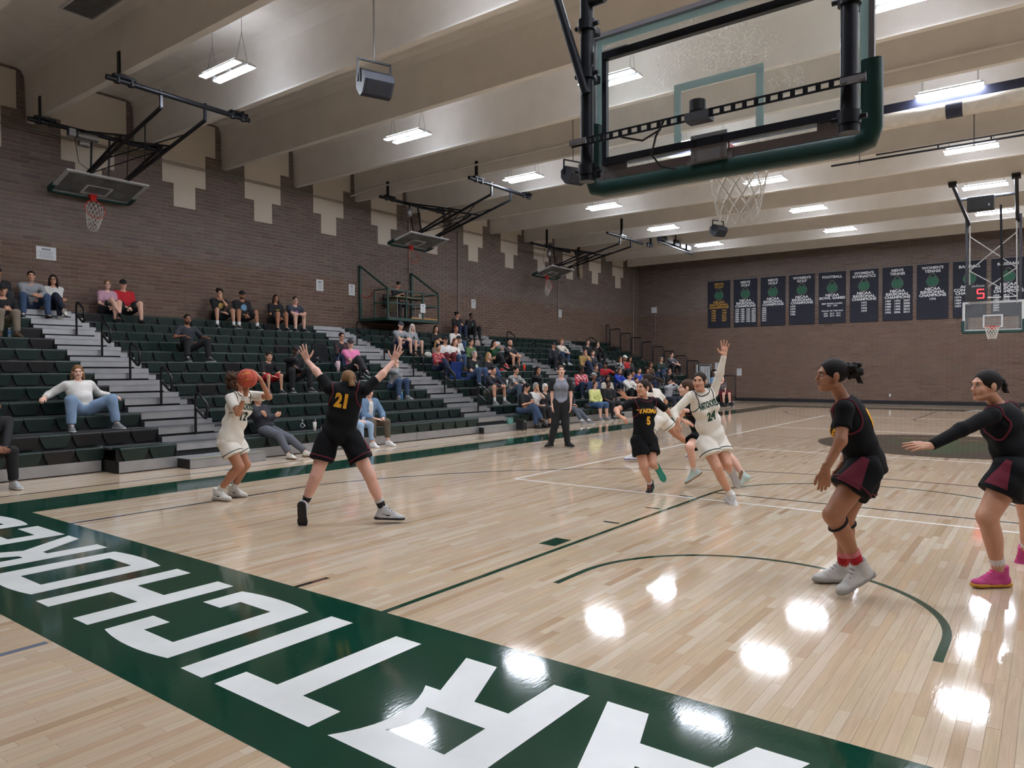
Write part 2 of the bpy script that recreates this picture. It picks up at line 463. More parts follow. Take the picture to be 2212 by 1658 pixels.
def letter_sheet(outer, hole, mirror=False):
    z = PAINT_T+0.0005
    f = (lambda p: (-p[0], 2*HY-p[1])) if mirror else (lambda p: p)
    loops = [[f(p) for p in outer]]+([[f(p) for p in hole]] if hole else [])
    from mathutils.geometry import tessellate_polygon
    tris = tessellate_polygon([[Vector((x, y, 0)) for x, y in l] for l in loops])
    pts = [p for l in loops for p in l]
    mb = MB(); mb.add([(x, y, z) for x, y in pts], [tuple(t) for t in tris])
    return mb.build('letter', m_white, floor)
for ch, outer, hole in LETTERS:
    letter_sheet(outer, hole); letter_sheet(outer, hole, True)

# ---- brick walls
BL, BH = 0.4064, 0.1016
m_mortar = mat('mortar', (172, 154, 138), 0.9, var=0.12, scale=20, bump=0.3, bscale=90)
m_brick = mat('brick', (98, 78, 68), 0.85, var=0.07, scale=9, bump=0.35, bscale=70, attr='tone')
m_brickfar = mat('brick_plain', (92, 74, 65), 0.85, var=0.2, scale=6)
m_black_base = mat('black_rubber_base', (20, 20, 24), 0.6)

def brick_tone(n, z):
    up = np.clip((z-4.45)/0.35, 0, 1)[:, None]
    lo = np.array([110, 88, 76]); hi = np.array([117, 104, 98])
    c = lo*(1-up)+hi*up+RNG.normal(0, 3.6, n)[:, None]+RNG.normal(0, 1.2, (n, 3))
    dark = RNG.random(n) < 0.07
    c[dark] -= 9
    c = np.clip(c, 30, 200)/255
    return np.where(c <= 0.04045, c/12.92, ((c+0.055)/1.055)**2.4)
def brick_wall(wall, axis, pos, lo, hi, z0, z1, sgn):
    """bricks standing proud of the mortar plane; sgn is the side the room lies on"""
    P = []
    k = 0; z = z0
    while z < z1-0.05:
        s = lo-(BL/2 if k % 2 else 0)
        while s < hi:
            a, b = max(s, lo)+0.007, min(s+BL, hi)-0.007
            if b-a > 0.03: P.append((a, b, z+0.007, min(z+BH, z1)-0.007))
            s += BL
        z += BH; k += 1
    P = np.array(P); n = len(P)
    T = brick_tone(n, P[:, 2])
    t0 = pos; prd = 0.012+RNG.normal(0, 0.0015, n)
    V = np.zeros((n, 8, 3)); o = 1-axis
    for kk, (i, j) in enumerate(((0, 2), (1, 2), (1, 3), (0, 3))):
        for q in (0, 1):
            V[:, kk+4*q, o] = P[:, i]; V[:, kk+4*q, 2] = P[:, j]; V[:, kk+4*q, axis] = t0+sgn*(prd if q == 0 else 0.0)
    f = np.array([[0, 1, 2, 3], [0, 4, 5, 1], [1, 5, 6, 2], [2, 6, 7, 3], [3, 7, 4, 0]])
    if (axis == 0) == (sgn > 0): pass
    C3 = V[:, :4].mean(1); q = proj_px(C3)
    ins = (q[:, 2] > 1) & (q[:, 0] > 5) & (q[:, 0] < FW-5) & (q[:, 1] > 5) & (q[:, 1] < FH)
    score = np.where(ins & (P[:, 1]-P[:, 0] > 0.3), 1/q[:, 2]**2, -1)
    if axis == 0: score = np.where((P[:, 2] > 3.2) & (P[:, 2] < 6.0), score, score*0.01)
    else: score = np.where((P[:, 2] > 0.3) & (P[:, 2] < 3.7), score, score*0.01)
    near = np.argsort(-score)[:300]
    mask = np.ones(n, bool); mask[near] = False
    idx = np.where(mask)[0]
    F = (np.arange(len(idx))[:, None, None]*8+f[None]).reshape(-1, 4)
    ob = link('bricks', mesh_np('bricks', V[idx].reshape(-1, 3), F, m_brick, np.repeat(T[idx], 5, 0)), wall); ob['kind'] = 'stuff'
    for i in near:
        link('brick', mesh_np('brick', V[i], f, m_brick, np.repeat(T[i:i+1], 5, 0)), wall)

wl = MB().b2((WX-0.25, WY2, 0), (WX, WY, CEIL)).build('wall_left', m_mortar); tag(wl, 'brown brick wall behind the bleachers', kind='structure')
wf = MB().b2((WX, WY, 0), (WX2, WY+0.25, CEIL)).build('wall_back', m_mortar); tag(wf, 'brown brick end wall with the banners', kind='structure')
tag(MB().b2((WX2, WY2, 0), (WX2+0.25, WY, CEIL)).build('wall_right', m_brickfar), 'brick wall opposite the bleachers', kind='structure')
tag(MB().b2((WX, WY2-0.25, 0), (WX2, WY2, CEIL)).build('wall_front', m_brickfar), 'brick wall behind the near end line', kind='structure')
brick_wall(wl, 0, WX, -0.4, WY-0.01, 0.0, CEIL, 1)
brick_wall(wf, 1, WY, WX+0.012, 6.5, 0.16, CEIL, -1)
tag(MB().b2((WX+0.02, WY-0.03, 0), (WX2, WY-0.014, 0.16)).build('baseboard_back', m_black_base), 'black rubber base along the end wall', kind='structure')
# concrete bond beam under the roof stems, on both brick walls
m_conc = mat('bond_beam_concrete', (112, 104, 94), 0.9, var=0.15, scale=5)
MB().b2((WX+0.008, -0.4, 7.13), (WX+0.018, WY-0.02, 7.33)).build('bond_beam', m_conc, wl)

# ---- ceiling: slab with deep stems
m_ceil = mat('ceiling_white', (230, 226, 220), 0.9, var=0.05, scale=2.5, bump=0.12, bscale=120)
m_stem = mat('ceiling_stem', (232, 228, 222), 0.85, var=0.04, scale=2.0)
ceiling = MB().b2((WX-0.25, WY2-0.25, CEIL), (WX2+0.25, WY+0.25, CEIL+0.25)).build('ceiling', m_ceil)
tag(ceiling, 'white concrete roof slab between deep stems', kind='structure')
for y in STEM_Y:
    prof = [(-0.075, 7.34), (0.075, 7.34), (0.105, 8.35), (0.17, 8.50), (0.30, CEIL), (-0.30, CEIL), (-0.17, 8.50), (-0.105, 8.35)]
    MB().prism(prof, (WX, y, 0), (0, 1, 0), (0, 0, 1), (1, 0, 0), WX2-WX).build('roof_stem', m_stem, ceiling)

# ---- stepped white panels on the left wall, one in each bay
m_panel = mat('stepped_panel_white', (214, 204, 190), 0.95, var=0.06, scale=40)
for k, y in enumerate(STEM_Y[:-1]):
    if y < -3: continue
    c = y+1.219+0.03
    pr = [(-0.305, 6.06), (0.305, 6.06), (0.305, 6.67), (0.61, 6.67), (0.61, 7.60), (0.915, 7.60), (0.915, 8.47), (-0.915, 8.47), (-0.915, 7.60), (-0.61, 7.60), (-0.61, 6.67), (-0.305, 6.67)]
    MB().prism(pr, (WX+0.012, c, 0), (0, 1, 0), (0, 0, 1), (1, 0, 0), 0.012).build('stepped_panel', m_panel, wl)

# ---- strip lamps hung between the stems
m_lens = mat('lamp_lens', (255, 255, 255), 0.5, var=0.0, emit=((236, 243, 255), LAMP_POWER))
m_house = mat('lamp_housing', (215, 218, 222), 0.4, var=0.03)
m_wire = mat('thin_wire', (90, 88, 86), 0.5, metal=0.6)
lamp_meshes = None
row_name = {0: 'over the bleachers', 1: 'left of the middle', 2: 'over the court middle', 3: 'right of the middle', 4: 'over the far right side'}
ordn = ['first', 'second', 'third', 'fourth', 'fifth', 'sixth', 'seventh']
def lamp(x, y, label):
    global lamp_meshes
    root = empty('ceiling_light', (x, y, 7.40))
    if lamp_meshes is None:
        hb = MB()
        for sg in (-1, 1): hb.prism([(sg*0.24, 0.0), (sg*0.22, 0.04), (sg*0.10, 0.055), (sg*0.065, 0.04), (sg*0.065, 0.0)], (-0.61, 0, 0), (0, 1, 0), (0, 0, 1), (1, 0, 0), 1.22)
        for xx in (-0.55, 0.0, 0.55): hb.b2((xx-0.03, -0.1, 0.045), (xx+0.03, 0.1, 0.065))
        h = hb.build('housing', m_house, root, keep=False)
        l1 = MB().prism([(-0.225, 0.0), (-0.22, -0.010), (-0.085, -0.010), (-0.08, 0.0)], (-0.60, 0, 0), (0, 1, 0), (0, 0, 1), (1, 0, 0), 1.20).build('lens', m_lens, root, keep=False)
        l2 = MB().prism([(0.08, 0.0), (0.085, -0.010), (0.22, -0.010), (0.225, 0.0)], (-0.60, 0, 0), (0, 1, 0), (0, 0, 1), (1, 0, 0), 1.20).build('lens', m_lens, root, keep=False)
        ul = MB()  # glowing strips added on top of the housing to brighten the ceiling
        for sg in (-1, 1): ul.b2((-0.55, sg*0.16-0.03, 0.060), (0.55, sg*0.16+0.03, 0.064))
        ul = ul.build('added_ceiling_fill', mat('ceiling_fill_glow', (255, 255, 255), 0.5, var=0.0, emit=((240, 244, 255), LAMP_POWER*0.16)), root, keep=False)
        ws = []
        for sx in (-0.5, 0.5):
            w = MB()
            w.tube([(sx, -0.12, 0.06), (sx, 0, 0.62), (sx, 0, CEIL-7.40)], 0.004, 5); w.tube([(sx, 0.12, 0.06), (sx, 0, 0.62)], 0.004, 5)
            ws.append(w.build('hanger', m_wire, root, keep=False))
        lamp_meshes = [('housing', h.data), ('lens', l1.data), ('lens', l2.data), ('added_ceiling_fill', ul.data), ('hanger', ws[0].data), ('hanger', ws[1].data)]
    else:
        for n, me in lamp_meshes: link(n, me, root)
    tag(root, label, 'ceiling light', 'strip lights hung from the roof')
for i, x in enumerate(LAMP_X):
    for j, y in enumerate(LAMP_Y):
        lamp(x, y, 'glowing twin strip light %s, %s from the near end' % (row_name[i], ordn[j]))
# ------------------------------------------------------------------ bleachers
RX = lambda i: -10.02-0.6*i
RZ = lambda i: 0.40+0.2385*i
NR = 12
AISLES = [(3.0, 4.3), (10.95, 12.3), (18.45, 19.75), (24.75, 26.05)]
SECTIONS = [(-1.1, 3.0), (4.3, 10.95), (12.3, 18.45), (19.75, 24.75), (26.05, 29.6)]
m_seat = mat('seat_green_plastic', (19, 41, 36), 0.42, var=0.12, scale=5, objrand=0.12)
m_seatb = mat('seat_black_plastic', (23, 22, 23), 0.45, var=0.12, scale=5, objrand=0.12)
m_recess = mat('seat_recess_black', (10, 11, 12), 0.7)
m_deck = mat('deck_dark_grey', (58, 60, 62), 0.55, var=0.15, scale=4)
m_alu = mat('brushed_aluminium', (176, 177, 179), 0.42, metal=0.7, var=0.10, scale=3)
m_blackrail = mat('rail_black_paint', (18, 18, 20), 0.35, var=0.05)
m_sidepanel = mat('side_panel_black', (16, 16, 18), 0.6)

def seat_module(w):
    """one moulded seat: rounded top rail and a front shell that narrows downwards"""
    mb = MB()
    prof = [(-0.26, -0.03), (-0.26, 0.0), (-0.03, 0.003), (-0.008, -0.004), (0.0, -0.018), (0.0, -0.04), (-0.02, -0.045)]
    mb.prism(prof, (0, 0.004, 0), (1, 0, 0), (0, 0, 1), (0, 1, 0), w-0.008)
    n = 5; L = []; Rr = []
    for k in range(n+1):
        t = k/n; inset = 0.010+0.075*t**1.35
        z = -0.04-0.172*t; x = -0.002-0.018*t
        L.append((x, inset, z)); Rr.append((x, w-inset, z))
    vs = L+Rr+[(p[0]-0.022, p[1], p[2]) for p in L]+[(p[0]-0.022, p[1], p[2]) for p in Rr]
    m = n+1; fs = []
    for k in range(n):
        fs += [(k, k+1, m+k+1, m+k), (k, 2*m+k, 2*m+k+1, k+1), (m+k, m+k+1, 3*m+k+1, 3*m+k)]
    fs.append((n, 2*m+n, 3*m+n, m+n))
    mb.add(vs, fs)
    return mb
seat_mesh = {}
def seat(root, x, y, z, w, black):
    k = (round(w, 4), black)
    if k not in seat_mesh:
        o = seat_module(w).build('seat', m_seatb if black else m_seat); seat_mesh[k] = o.data
        bpy.data.objects.remove(o)
    o = link('seat', seat_mesh[k], root)
    o.location = (x-root.location.x, y-root.location.y, z)
sec_label = ['nearest bleacher section left of the first aisle, dark green seats', 'long dark green bleacher section between the first and second aisle',
             'crowded dark green bleacher section between the second and third aisle', 'dark green bleacher section between the third and fourth aisle',
             'farthest dark green bleacher section, next to the black end railings']
for si, (y0, y1) in enumerate(SECTIONS):
    root = empty('bleacher_section', (-10.0, y0, 0))
    tag(root, sec_label[si], 'bleacher', 'bleacher sections along the brick wall')
    n = round((y1-y0)/0.457); w = (y1-y0)/n
    for i in range(NR):
        x, z = RX(i), RZ(i)
        xb = RX(i+1)-0.06 if i < NR-1 else WX+0.02
        ya = y0
        rec = 0.0
        if si == 0 and i == 0: ya = 2.05
        MB().b2((xb, ya, z-0.035), (x-0.27, y1, z-0.004)).build('deck', m_deck, root)
        MB().b2((x-0.075, ya, z-0.2385-0.03), (x-0.045, y1, z-0.03)).build('riser', m_recess, root)
        for k in range(n):
            yy = y0+k*w
            blk = RNG.random() < (0.22 if si == 0 else 0.04)
            if si == 0 and i == 0 and yy+w*0.5 < 2.05:
                seat(root, -10.5, yy, z, w, blk)
            else: seat(root, x, yy, z, w, blk)
    if si == 0:
        MB().b2((-10.58, y0, 0.0), (-10.55, 2.02, 0.38)).build('riser', m_recess, root)
        MB().b2((-10.54, y0, 0.015), (-10.515, 2.02, 0.19)).build('kick_plate', m_alu, root)
        MB().b2((-10.045, 2.07, 0.015), (-10.02, y1, 0.19)).build('kick_plate', m_alu, root)
        MB().b2((-10.6, 2.05, 0.0), (-10.05, 2.07, 0.20)).build('side_panel', m_sidepanel, root)
        MB().b2((-10.62, 2.03, 0.22), (-10.55, 2.06, 0.41)).build('side_panel', m_alu, root)
    else:
        ys = np.linspace(y0, y1, max(2, round((y1-y0)/2.2)+1))
        for a, b in zip(ys[:-1], ys[1:]):
            MB().b2((-10.06, a+0.006, 0.015), (-10.035, b-0.006, 0.19)).build('kick_plate', m_alu, root)
    # folded steel frame under the decks closes the end of the section
    pts = [(-10.1, 0.0)]+[p for i in range(NR) for p in ((RX(i)-0.08, RZ(i)-0.25), (RX(i)-0.08, RZ(i)-0.04))]+[(WX+0.03, RZ(11)-0.04), (WX+0.03, 0)]
    for ye in ((y1-0.03,) if si == 4 else ()):
        MB().prism(pts, (0, ye, 0), (1, 0, 0), (0, 0, 1), (0, 1, 0), 0.02).build('end_panel', m_sidepanel, root)

ai_word = ['first', 'second', 'third', 'fourth']
for ai, (y0, y1) in enumerate(AISLES):
    root = empty('aisle_steps', (-10.0, y0, 0))
    tag(root, 'silver aluminium steps of the %s bleacher aisle from the near end' % ai_word[ai], 'steps', 'aisle steps in the bleachers')
    sh = y1-y0
    for i in range(NR):
        x, z = RX(i), RZ(i)
        xb = RX(i+1)-0.06 if i < NR-1 else WX+0.02
        MB().b2((xb, y0, z-0.035), (x, y1, z)).build('tread', m_deck, root)
        f = MB(); f.b2((x-0.02, y0+0.005, z-0.115), (x+0.004, y1-0.25, z-0.002)); f.b2((x-0.012, y0+0.005, z-0.004), (x+0.014, y1-0.25, z+0.004))
        f.build('riser_plate', m_alu, root)
        MB().b2((x-0.04, y1-0.25, z-0.14), (x-0.015, y1-0.1, z-0.002)).build('riser_plate', m_alu, root)
        MB().b2((x-0.05, y0, z-0.25), (x-0.03, y1, z-0.03)).build('riser', m_recess, root)
        if i > 0:
            MB().b2((x-0.03, y0+0.005, z-0.2385), (x+0.118, y1-0.02, z-0.150)).build('half_step', m_deck, root)
            MB().b2((x+0.118, y0+0.005, z-0.2385), (x+0.13, y1-0.02, z-0.148)).build('half_step_plate', m_alu, root)
    MB().b2((-10.045, y0, 0.015), (-10.02, y1, 0.19)).build('kick_plate', m_alu, root)
    s = empty('step_box', (-9.8, y0+0.7, 0))
    xs = -9.62 if ai == 0 else -9.84
    MB().b2((-10.02, y0+0.02, 0.0), (xs-0.02, y1+0.15, 0.155)).build('body', m_sidepanel, s)
    MB().b2((xs-0.02, y0+0.02, 0.005), (xs, y1+0.15, 0.15)).build('front_plate', m_alu, s)
    MB().b2((-10.02, y0+0.02, 0.155), (xs, y1+0.15, 0.166)).build('top_plate', m_alu, s)
    MB().b2((xs-0.05, y0+0.03, 0.166), (xs-0.02, y1+0.14, 0.169)).build('grip_strip', mat('grip_yellow', (170, 165, 90), 0.8), s)
    tag(s, 'low aluminium step box on the floor below the %s bleacher aisle' % ai_word[ai], 'step', 'floor step boxes')

rail_word = ['lowest', 'second lowest', 'middle', 'second highest', 'highest']
def handrail(x, y, z, label):
    r = empty('aisle_handrail', (x, y, z))
    t = math.radians(0)
    path = [(0, 0, 0.0), (0, 0, 0.70), (0.012, 0, 0.78), (0.05, 0, 0.825), (0.10, 0, 0.82), (0.30, 0, 0.70), (0.37, 0, 0.645), (0.385, 0, 0.60),
            (0.385, 0, 0.47), (0.375, 0, 0.42), (0.34, 0, 0.385), (0.29, 0, 0.39), (0.06, 0, 0.53), (0.0, 0, 0.57)]
    MB().tube(path, 0.023, 8).build('rail_tube', m_blackrail, r, keep=False)
    MB().box((0, 0, 0.02), (0.09, 0.12, 0.04)).cyl((0, 0, 0.03), (0, 0, 0.12), 0.026, 8).build('foot_bracket', m_blackrail, r, keep=False)
    tag(r, label, 'handrail', 'black handrails in the bleacher aisles')
for ai, (y0, y1) in enumerate(AISLES):
    yc = [3.65, 11.6, 19.2, 25.45][ai]
    for k, i in enumerate((1, 3, 5, 7, 9)):
        handrail(RX(i)+0.06, yc, RZ(i-1)+0.002, 'black loop handrail in the %s bleacher aisle, %s of its five' % (ai_word[ai], rail_word[k]))

# end railings that step down with the rows
for i in range(NR):
    x1, x0 = RX(i)-0.02, RX(i+1)+0.02
    if i == NR-1: x0 = WX+0.35
    z = RZ(i)-0.05; h = 1.0
    r = empty('end_railing', ((x0+x1)/2, 29.66, z))
    fr = [(x0, 29.66, z), (x0, 29.66, z+h-0.06), (x0+0.02, 29.66, z+h-0.015), (x0+0.06, 29.66, z+h), (x1-0.06, 29.66, z+h), (x1-0.02, 29.66, z+h-0.015), (x1, 29.66, z+h-0.06), (x1, 29.66, z-0.1)]
    MB().tube(fr, 0.026, 8).build('frame', m_blackrail, r)
    MB().cyl((x0, 29.66, z+0.1), (x1, 29.66, z+0.1), 0.010, 6).build('bottom_rail', m_blackrail, r)
    nb = 5 if i < NR-1 else 2
    for k in range(nb):
        xx = x0+(x1-x0)*(k+1)/(nb+1)
        MB().cyl((xx, 29.66, z+0.1), (xx, 29.66, z+h), 0.009, 5).build('baluster', m_blackrail, r)
    MB().box((x1, 29.63, z-0.02), (0.05, 0.05, 0.10)).build('bracket', m_blackrail, r)
    w = ['lowest', 'second', 'third', 'fourth', 'fifth', 'sixth', 'seventh', 'eighth', 'ninth', 'tenth', 'eleventh', 'topmost'][i]
    tag(r, 'black barred railing panel at the far bleacher end, %s%s' % (w, ' counted from the floor' if i not in (0, 11) else ' of the flight'), 'railing', 'stepped end railings')
# ------------------------------------------------------------------ hoops and things under the roof
def glass_material():
    m = bpy.data.materials.new('board_glass'); m.use_nodes = True
    nt = m.node_tree; N = nt.nodes; L = nt.links
    for n in list(N): N.remove(n)
    out = N.new('ShaderNodeOutputMaterial'); tr = N.new('ShaderNodeBsdfTransparent'); tr.inputs[0].default_value = (0.96, 0.98, 0.97, 1)
    gl = N.new('ShaderNodeBsdfGlossy'); gl.inputs['Roughness'].default_value = 0.03
    fr = N.new('ShaderNodeFresnel'); fr.inputs['IOR'].default_value = 1.22
    mx = N.new('ShaderNodeMixShader'); L.new(fr.outputs[0], mx.inputs[0]); L.new(tr.outputs[0], mx.inputs[1]); L.new(gl.outputs[0], mx.inputs[2])
    # dust and ball marks, plus a flat haze painted for reflected floor light
    d1 = N.new('ShaderNodeBsdfDiffuse'); d1.inputs[0].default_value = (0.85, 0.88, 0.9, 1); d2 = N.new('ShaderNodeBsdfTranslucent'); d2.inputs[0].default_value = (0.85, 0.88, 0.9, 1)
    df = N.new('ShaderNodeAddShader'); L.new(d1.outputs[0], df.inputs[0]); L.new(d2.outputs[0], df.inputs[1])
    tc = N.new('ShaderNodeTexCoord'); nz = N.new('ShaderNodeTexNoise'); nz.inputs['Scale'].default_value = 85; nz.inputs['Detail'].default_value = 6
    n2 = N.new('ShaderNodeTexNoise'); n2.inputs['Scale'].default_value = 3.0; n2.inputs['Detail'].default_value = 2
    L.new(tc.outputs['Object'], nz.inputs['Vector']); L.new(tc.outputs['Object'], n2.inputs['Vector'])
    m1 = N.new('ShaderNodeMapRange'); m1.inputs['From Min'].default_value = 0.55; m1.inputs['From Max'].default_value = 0.75; m1.inputs['To Max'].default_value = 0.32
    m2 = N.new('ShaderNodeMapRange'); m2.inputs['From Min'].default_value = 0.45; m2.inputs['From Max'].default_value = 0.7
    L.new(nz.outputs['Fac'], m1.inputs['Value']); L.new(n2.outputs['Fac'], m2.inputs['Value'])
    mu = N.new('ShaderNodeMath'); mu.operation = 'MULTIPLY_ADD'; mu.inputs[2].default_value = 0.04
    L.new(m1.outputs[0], mu.inputs[0]); L.new(m2.outputs[0], mu.inputs[1])
    m3 = N.new('ShaderNodeMixShader'); L.new(mu.outputs[0], m3.inputs[0]); L.new(mx.outputs[0], m3.inputs[1]); L.new(df.outputs[0], m3.inputs[2])
    L.new(m3.outputs[0], out.inputs[0])
    return m
m_glass = glass_material()
m_steel = mat('hoop_steel_black', (24, 27, 34), 0.4, metal=0.3, var=0.1)
m_galv = mat('galvanised_steel', (150, 150, 152), 0.4, metal=0.7, var=0.1)
m_chan = mat('board_channel_grey', (150, 146, 150), 0.45, metal=0.4, var=0.08)
m_stripe = mat('board_stripe_pale', (150, 164, 164), 0.5, var=0.03)
def _stripe():
    nt = m_stripe.node_tree; N = nt.nodes; L = nt.links
    t = N.new('ShaderNodeBsdfTranslucent'); t.inputs[0].default_value = srgb(150, 164, 164); ad = N.new('ShaderNodeAddShader')
    L.new(N['Principled BSDF'].outputs[0], ad.inputs[0]); L.new(t.outputs[0], ad.inputs[1]); L.new(ad.outputs[0], N['Material Output'].inputs[0])
_stripe()
m_boardwhite = mat('board_frame_white', (208, 210, 212), 0.4, var=0.05)
m_pad = mat('board_pad_green', (16, 58, 52), 0.45, var=0.08)
m_rim = mat('rim_red', (196, 36, 30), 0.35, var=0.05)
m_net = mat('net_white_cord', (225, 220, 210), 0.8, var=0.05)
m_blackplastic = mat('black_plastic', (20, 21, 24), 0.5, var=0.06)

def net_into(mb, c, ru, rn, down, r0, r1, h, n=12, rows=6, cord=0.0042, sag=0.0):
    """diamond mesh of cord hung from a ring"""
    c = np.array(c, float); ru = np.array(ru, float); rn = np.array(rn, float); down = np.array(down, float)
    def pt(k, j):
        t = j/rows
        r = r0+(r1-r0)*t**0.7+0.012*math.sin(math.pi*t)
        a = 2*math.pi*(k+0.5*(j % 2))/n
        return c+(ru*math.cos(a)+rn*math.sin(a))*r+down*h*t
    for k in range(n):
        for s in (0, 1):
            path = []
            kk = k
            for j in range(rows+1):
                path.append(pt(kk, j))
                if s == 0: kk += (1 if j % 2 else 0)
                else: kk -= (0 if j % 2 else 1)
            mb.tube(path, cord, 5)
    return mb

def backboard(root, O, u, v, n, pad_h=0.45, rim=True, net=True, stripe_m=None, frame_m=None, netdir=None, cord=0.0042, padside=True):
    """glass board: O centre of the front face, u width, v up, n out of the front"""
    O, u, v, n = [np.array(q, float) for q in (O, u, v, n)]
    R = np.stack([u, v, n], 1)
    P = lambda a, b, c=0.0: O+u*a+v*b+n*c
    MB().box(P(0, 0, -0.006), (1.80, 1.04, 0.012), R).build('glass_pane', m_glass, root)
    fr = frame_m or m_chan
    for s in (-1, 1):
        MB().box(P(s*0.905, 0, -0.012), (0.03, 1.07, 0.04), R).build('board_frame', fr, root)
        MB().box(P(0, s*0.525, -0.012), (1.78, 0.03, 0.04), R).build('board_frame', fr, root)
    sm = stripe_m or m_stripe
    st = MB()
    for s in (-1, 1):
        st.box(P(s*0.862, 0, 0.001), (0.05, 1.02, 0.003), R)
        st.box(P(0, s*0.486, 0.001), (1.674, 0.05, 0.003), R)
    st.build('border_stripe', sm, root)
    sq = MB()
    for s in (-1, 1): sq.box(P(s*0.272, -0.17, 0.001), (0.05, 0.45, 0.003), R)
    for s in (-1, 1): sq.box(P(0, -0.17+s*0.20, 0.001), (0.494, 0.05, 0.003), R)
    sq.build('target_square', sm, root)
    hh = -0.535
    path = [P(0.905, hh+pad_h), P(0.905, hh+0.06), P(0.885, hh+0.0), P(0.82, hh-0.015), P(-0.82, hh-0.015), P(-0.885, hh+0.0), P(-0.905, hh+0.06), P(-0.905, hh+pad_h)]
    mb = MB()
    # rounded-rectangle section swept along the lower edge
    prof = [(0.05*math.copysign(abs(math.cos(t))**0.6, math.cos(t)), 0.058*math.copysign(abs(math.sin(t))**0.6, math.sin(t))) for t in np.arange(14)*2*math.pi/14]
    rings = []
    for i, p in enumerate(path):
        d = nrm(np.array(path[min(i+1, len(path)-1)])-np.array(path[max(i-1, 0)]))
        side = np.cross(n, d)
        rings.append([p-n*0.012+n*a+side*b for a, b in prof])
    m = 14; vs = [q for r in rings for q in r]
    fs = [(k*m+i, k*m+(i+1) % m, (k+1)*m+(i+1) % m, (k+1)*m+i) for k in range(len(path)-1) for i in range(m)]
    mb.add(vs, fs, True); mb.add(rings[0], [tuple(range(m-1, -1, -1))]); mb.add(rings[-1], [tuple(range(m))])
    mb.build('edge_pad', m_pad, root)
    if rim:
        rc = P(0, hh+0.15, 0.38)
        rg = MB(); rg.tube([rc+(u*math.cos(t)+n*math.sin(t))*0.2286 for t in np.arange(28)*2*math.pi/28], 0.009, 8, closed=True)
        rg.build('rim', m_rim, root)
        br = MB(); br.box(P(0, hh+0.12, 0.02), (0.16, 0.14, 0.03), R); br.box(P(0, hh+0.145, 0.09), (0.13, 0.02, 0.13), R)
        for s in (-1, 1): br.bar(P(s*0.05, hh+0.06, 0.03), P(s*0.05, hh+0.14, 0.15), 0.012, 0.02)
        br.build('rim_bracket', m_rim, root)
        if net:
            nd = -v if netdir is None else np.array(netdir, float)
            net_into(MB(), rc-v*0.01, u, n, nd, 0.222, 0.125, 0.42, cord=cord).build('net', m_net, root)

# ---- near hoop, seen from behind
nh = empty('basketball_hoop', (0, 1.22, 3.0))
tag(nh, 'near glass backboard seen from behind with green edge pad and white net', 'basketball hoop', 'basketball hoops')
backboard(nh, (0, 1.228, 3.435), (1, 0, 0), (0, 0, 1), (0, 1, 0), pad_h=0.44)
H = lambda a, b, y: np.array([a, y, b])
for s in (-1, 1):
    mb = MB(); mb.bar((-0.80, 1.17, 3.42+s*0.366), (0.80, 1.17, 3.42+s*0.366), 0.045, 0.05); mb.build('rear_frame', m_steel, nh)
    mb = MB(); mb.bar((s*0.786, 1.17, 3.05), (s*0.786, 1.17, 3.79), 0.035, 0.035); mb.build('rear_frame', m_steel, nh)
    mb = MB(); mb.cyl((s*0.832, 1.0, 2.90), (s*0.832, 1.0, CEIL-0.02), 0.046, 14); mb.cyl((s*0.832, 1.0, 2.89), (s*0.832, 1.0, 2.95), 0.054, 14)
    mb.build('mast_pipe', m_steel, nh)
    for zz in (2.97, 3.62, 3.95, 5.2, 7.2):
        c = MB(); c.cyl((s*0.832, 1.0, zz-0.035), (s*0.832, 1.0, zz+0.035), 0.062, 12); c.box((s*0.832, 1.08, zz), (0.05, 0.12, 0.05)); c.cyl((s*0.832-0.09, 1.0, zz), (s*0.832+0.09, 1.0, zz), 0.016, 8)
        c.build('pipe_clamp', m_steel, nh)
    for zz in (3.02, 3.80):
        pl = MB(); pl.box((s*0.72, 1.185, zz), (0.20, 0.012, 0.07)); pl.build('slotted_plate', m_galv, nh)
# perforated strap
st = MB(); a = np.array([-0.92, 0.94, 3.147]); b = np.array([0.925, 0.94, 3.157])
for dz in (-0.0205, 0.0205): st.bar(a+[0, 0, dz], b+[0, 0, dz], 0.008, 0.011)
for k in range(27):
    t = (k+0.5)/27; st.box(a+(b-a)*t, (0.027, 0.008, 0.034))
st.build('slotted_strap', m_steel, nh)
for s, xx in ((-1, -0.865), (1, 0.865)):
    pl = MB(); pl.box((xx, 0.930, 3.152), (0.13, 0.008, 0.04))
    for q in (-0.045, 0.045): pl.cyl((xx+q, 0.92, 3.152), (xx+q, 0.935, 3.152), 0.014, 10)
    pl.build('strap_clamp', m_galv, nh)
MB().cyl((-1.003, 0.90, 4.138), (-0.812, 0.955, 3.47), 0.030, 12).cyl((-2.22, 0.55, CEIL-0.05), (-1.003, 0.90, 4.138), 0.030, 12).build('diagonal_brace', m_steel, nh)
MB().cyl((-0.832, 1.0, 4.12), (0.832, 1.0, 4.12), 0.036, 12).cyl((-0.79, 1.0, 4.12), (-0.70, 1.0, 4.12), 0.05, 12).build('cross_pipe', m_steel, nh)
MB().bar((-0.86, 1.195, 2.955), (0.86, 1.195, 2.955), 0.03, 0.075).build('bottom_channel', m_chan, nh)
pm = MB(); pm.box((-0.03, 1.165, 3.02), (0.24, 0.02, 0.17)); pm.box((-0.03, 1.185, 2.95), (0.30, 0.03, 0.05))
for sx in (-0.09, 0.09):
    for sz in (-0.06, 0.06): pm.cyl((-0.03+sx, 1.12, 3.02+sz), (-0.03+sx, 1.17, 3.02+sz), 0.009, 8)
pm.build('mount_plate', m_galv, nh)
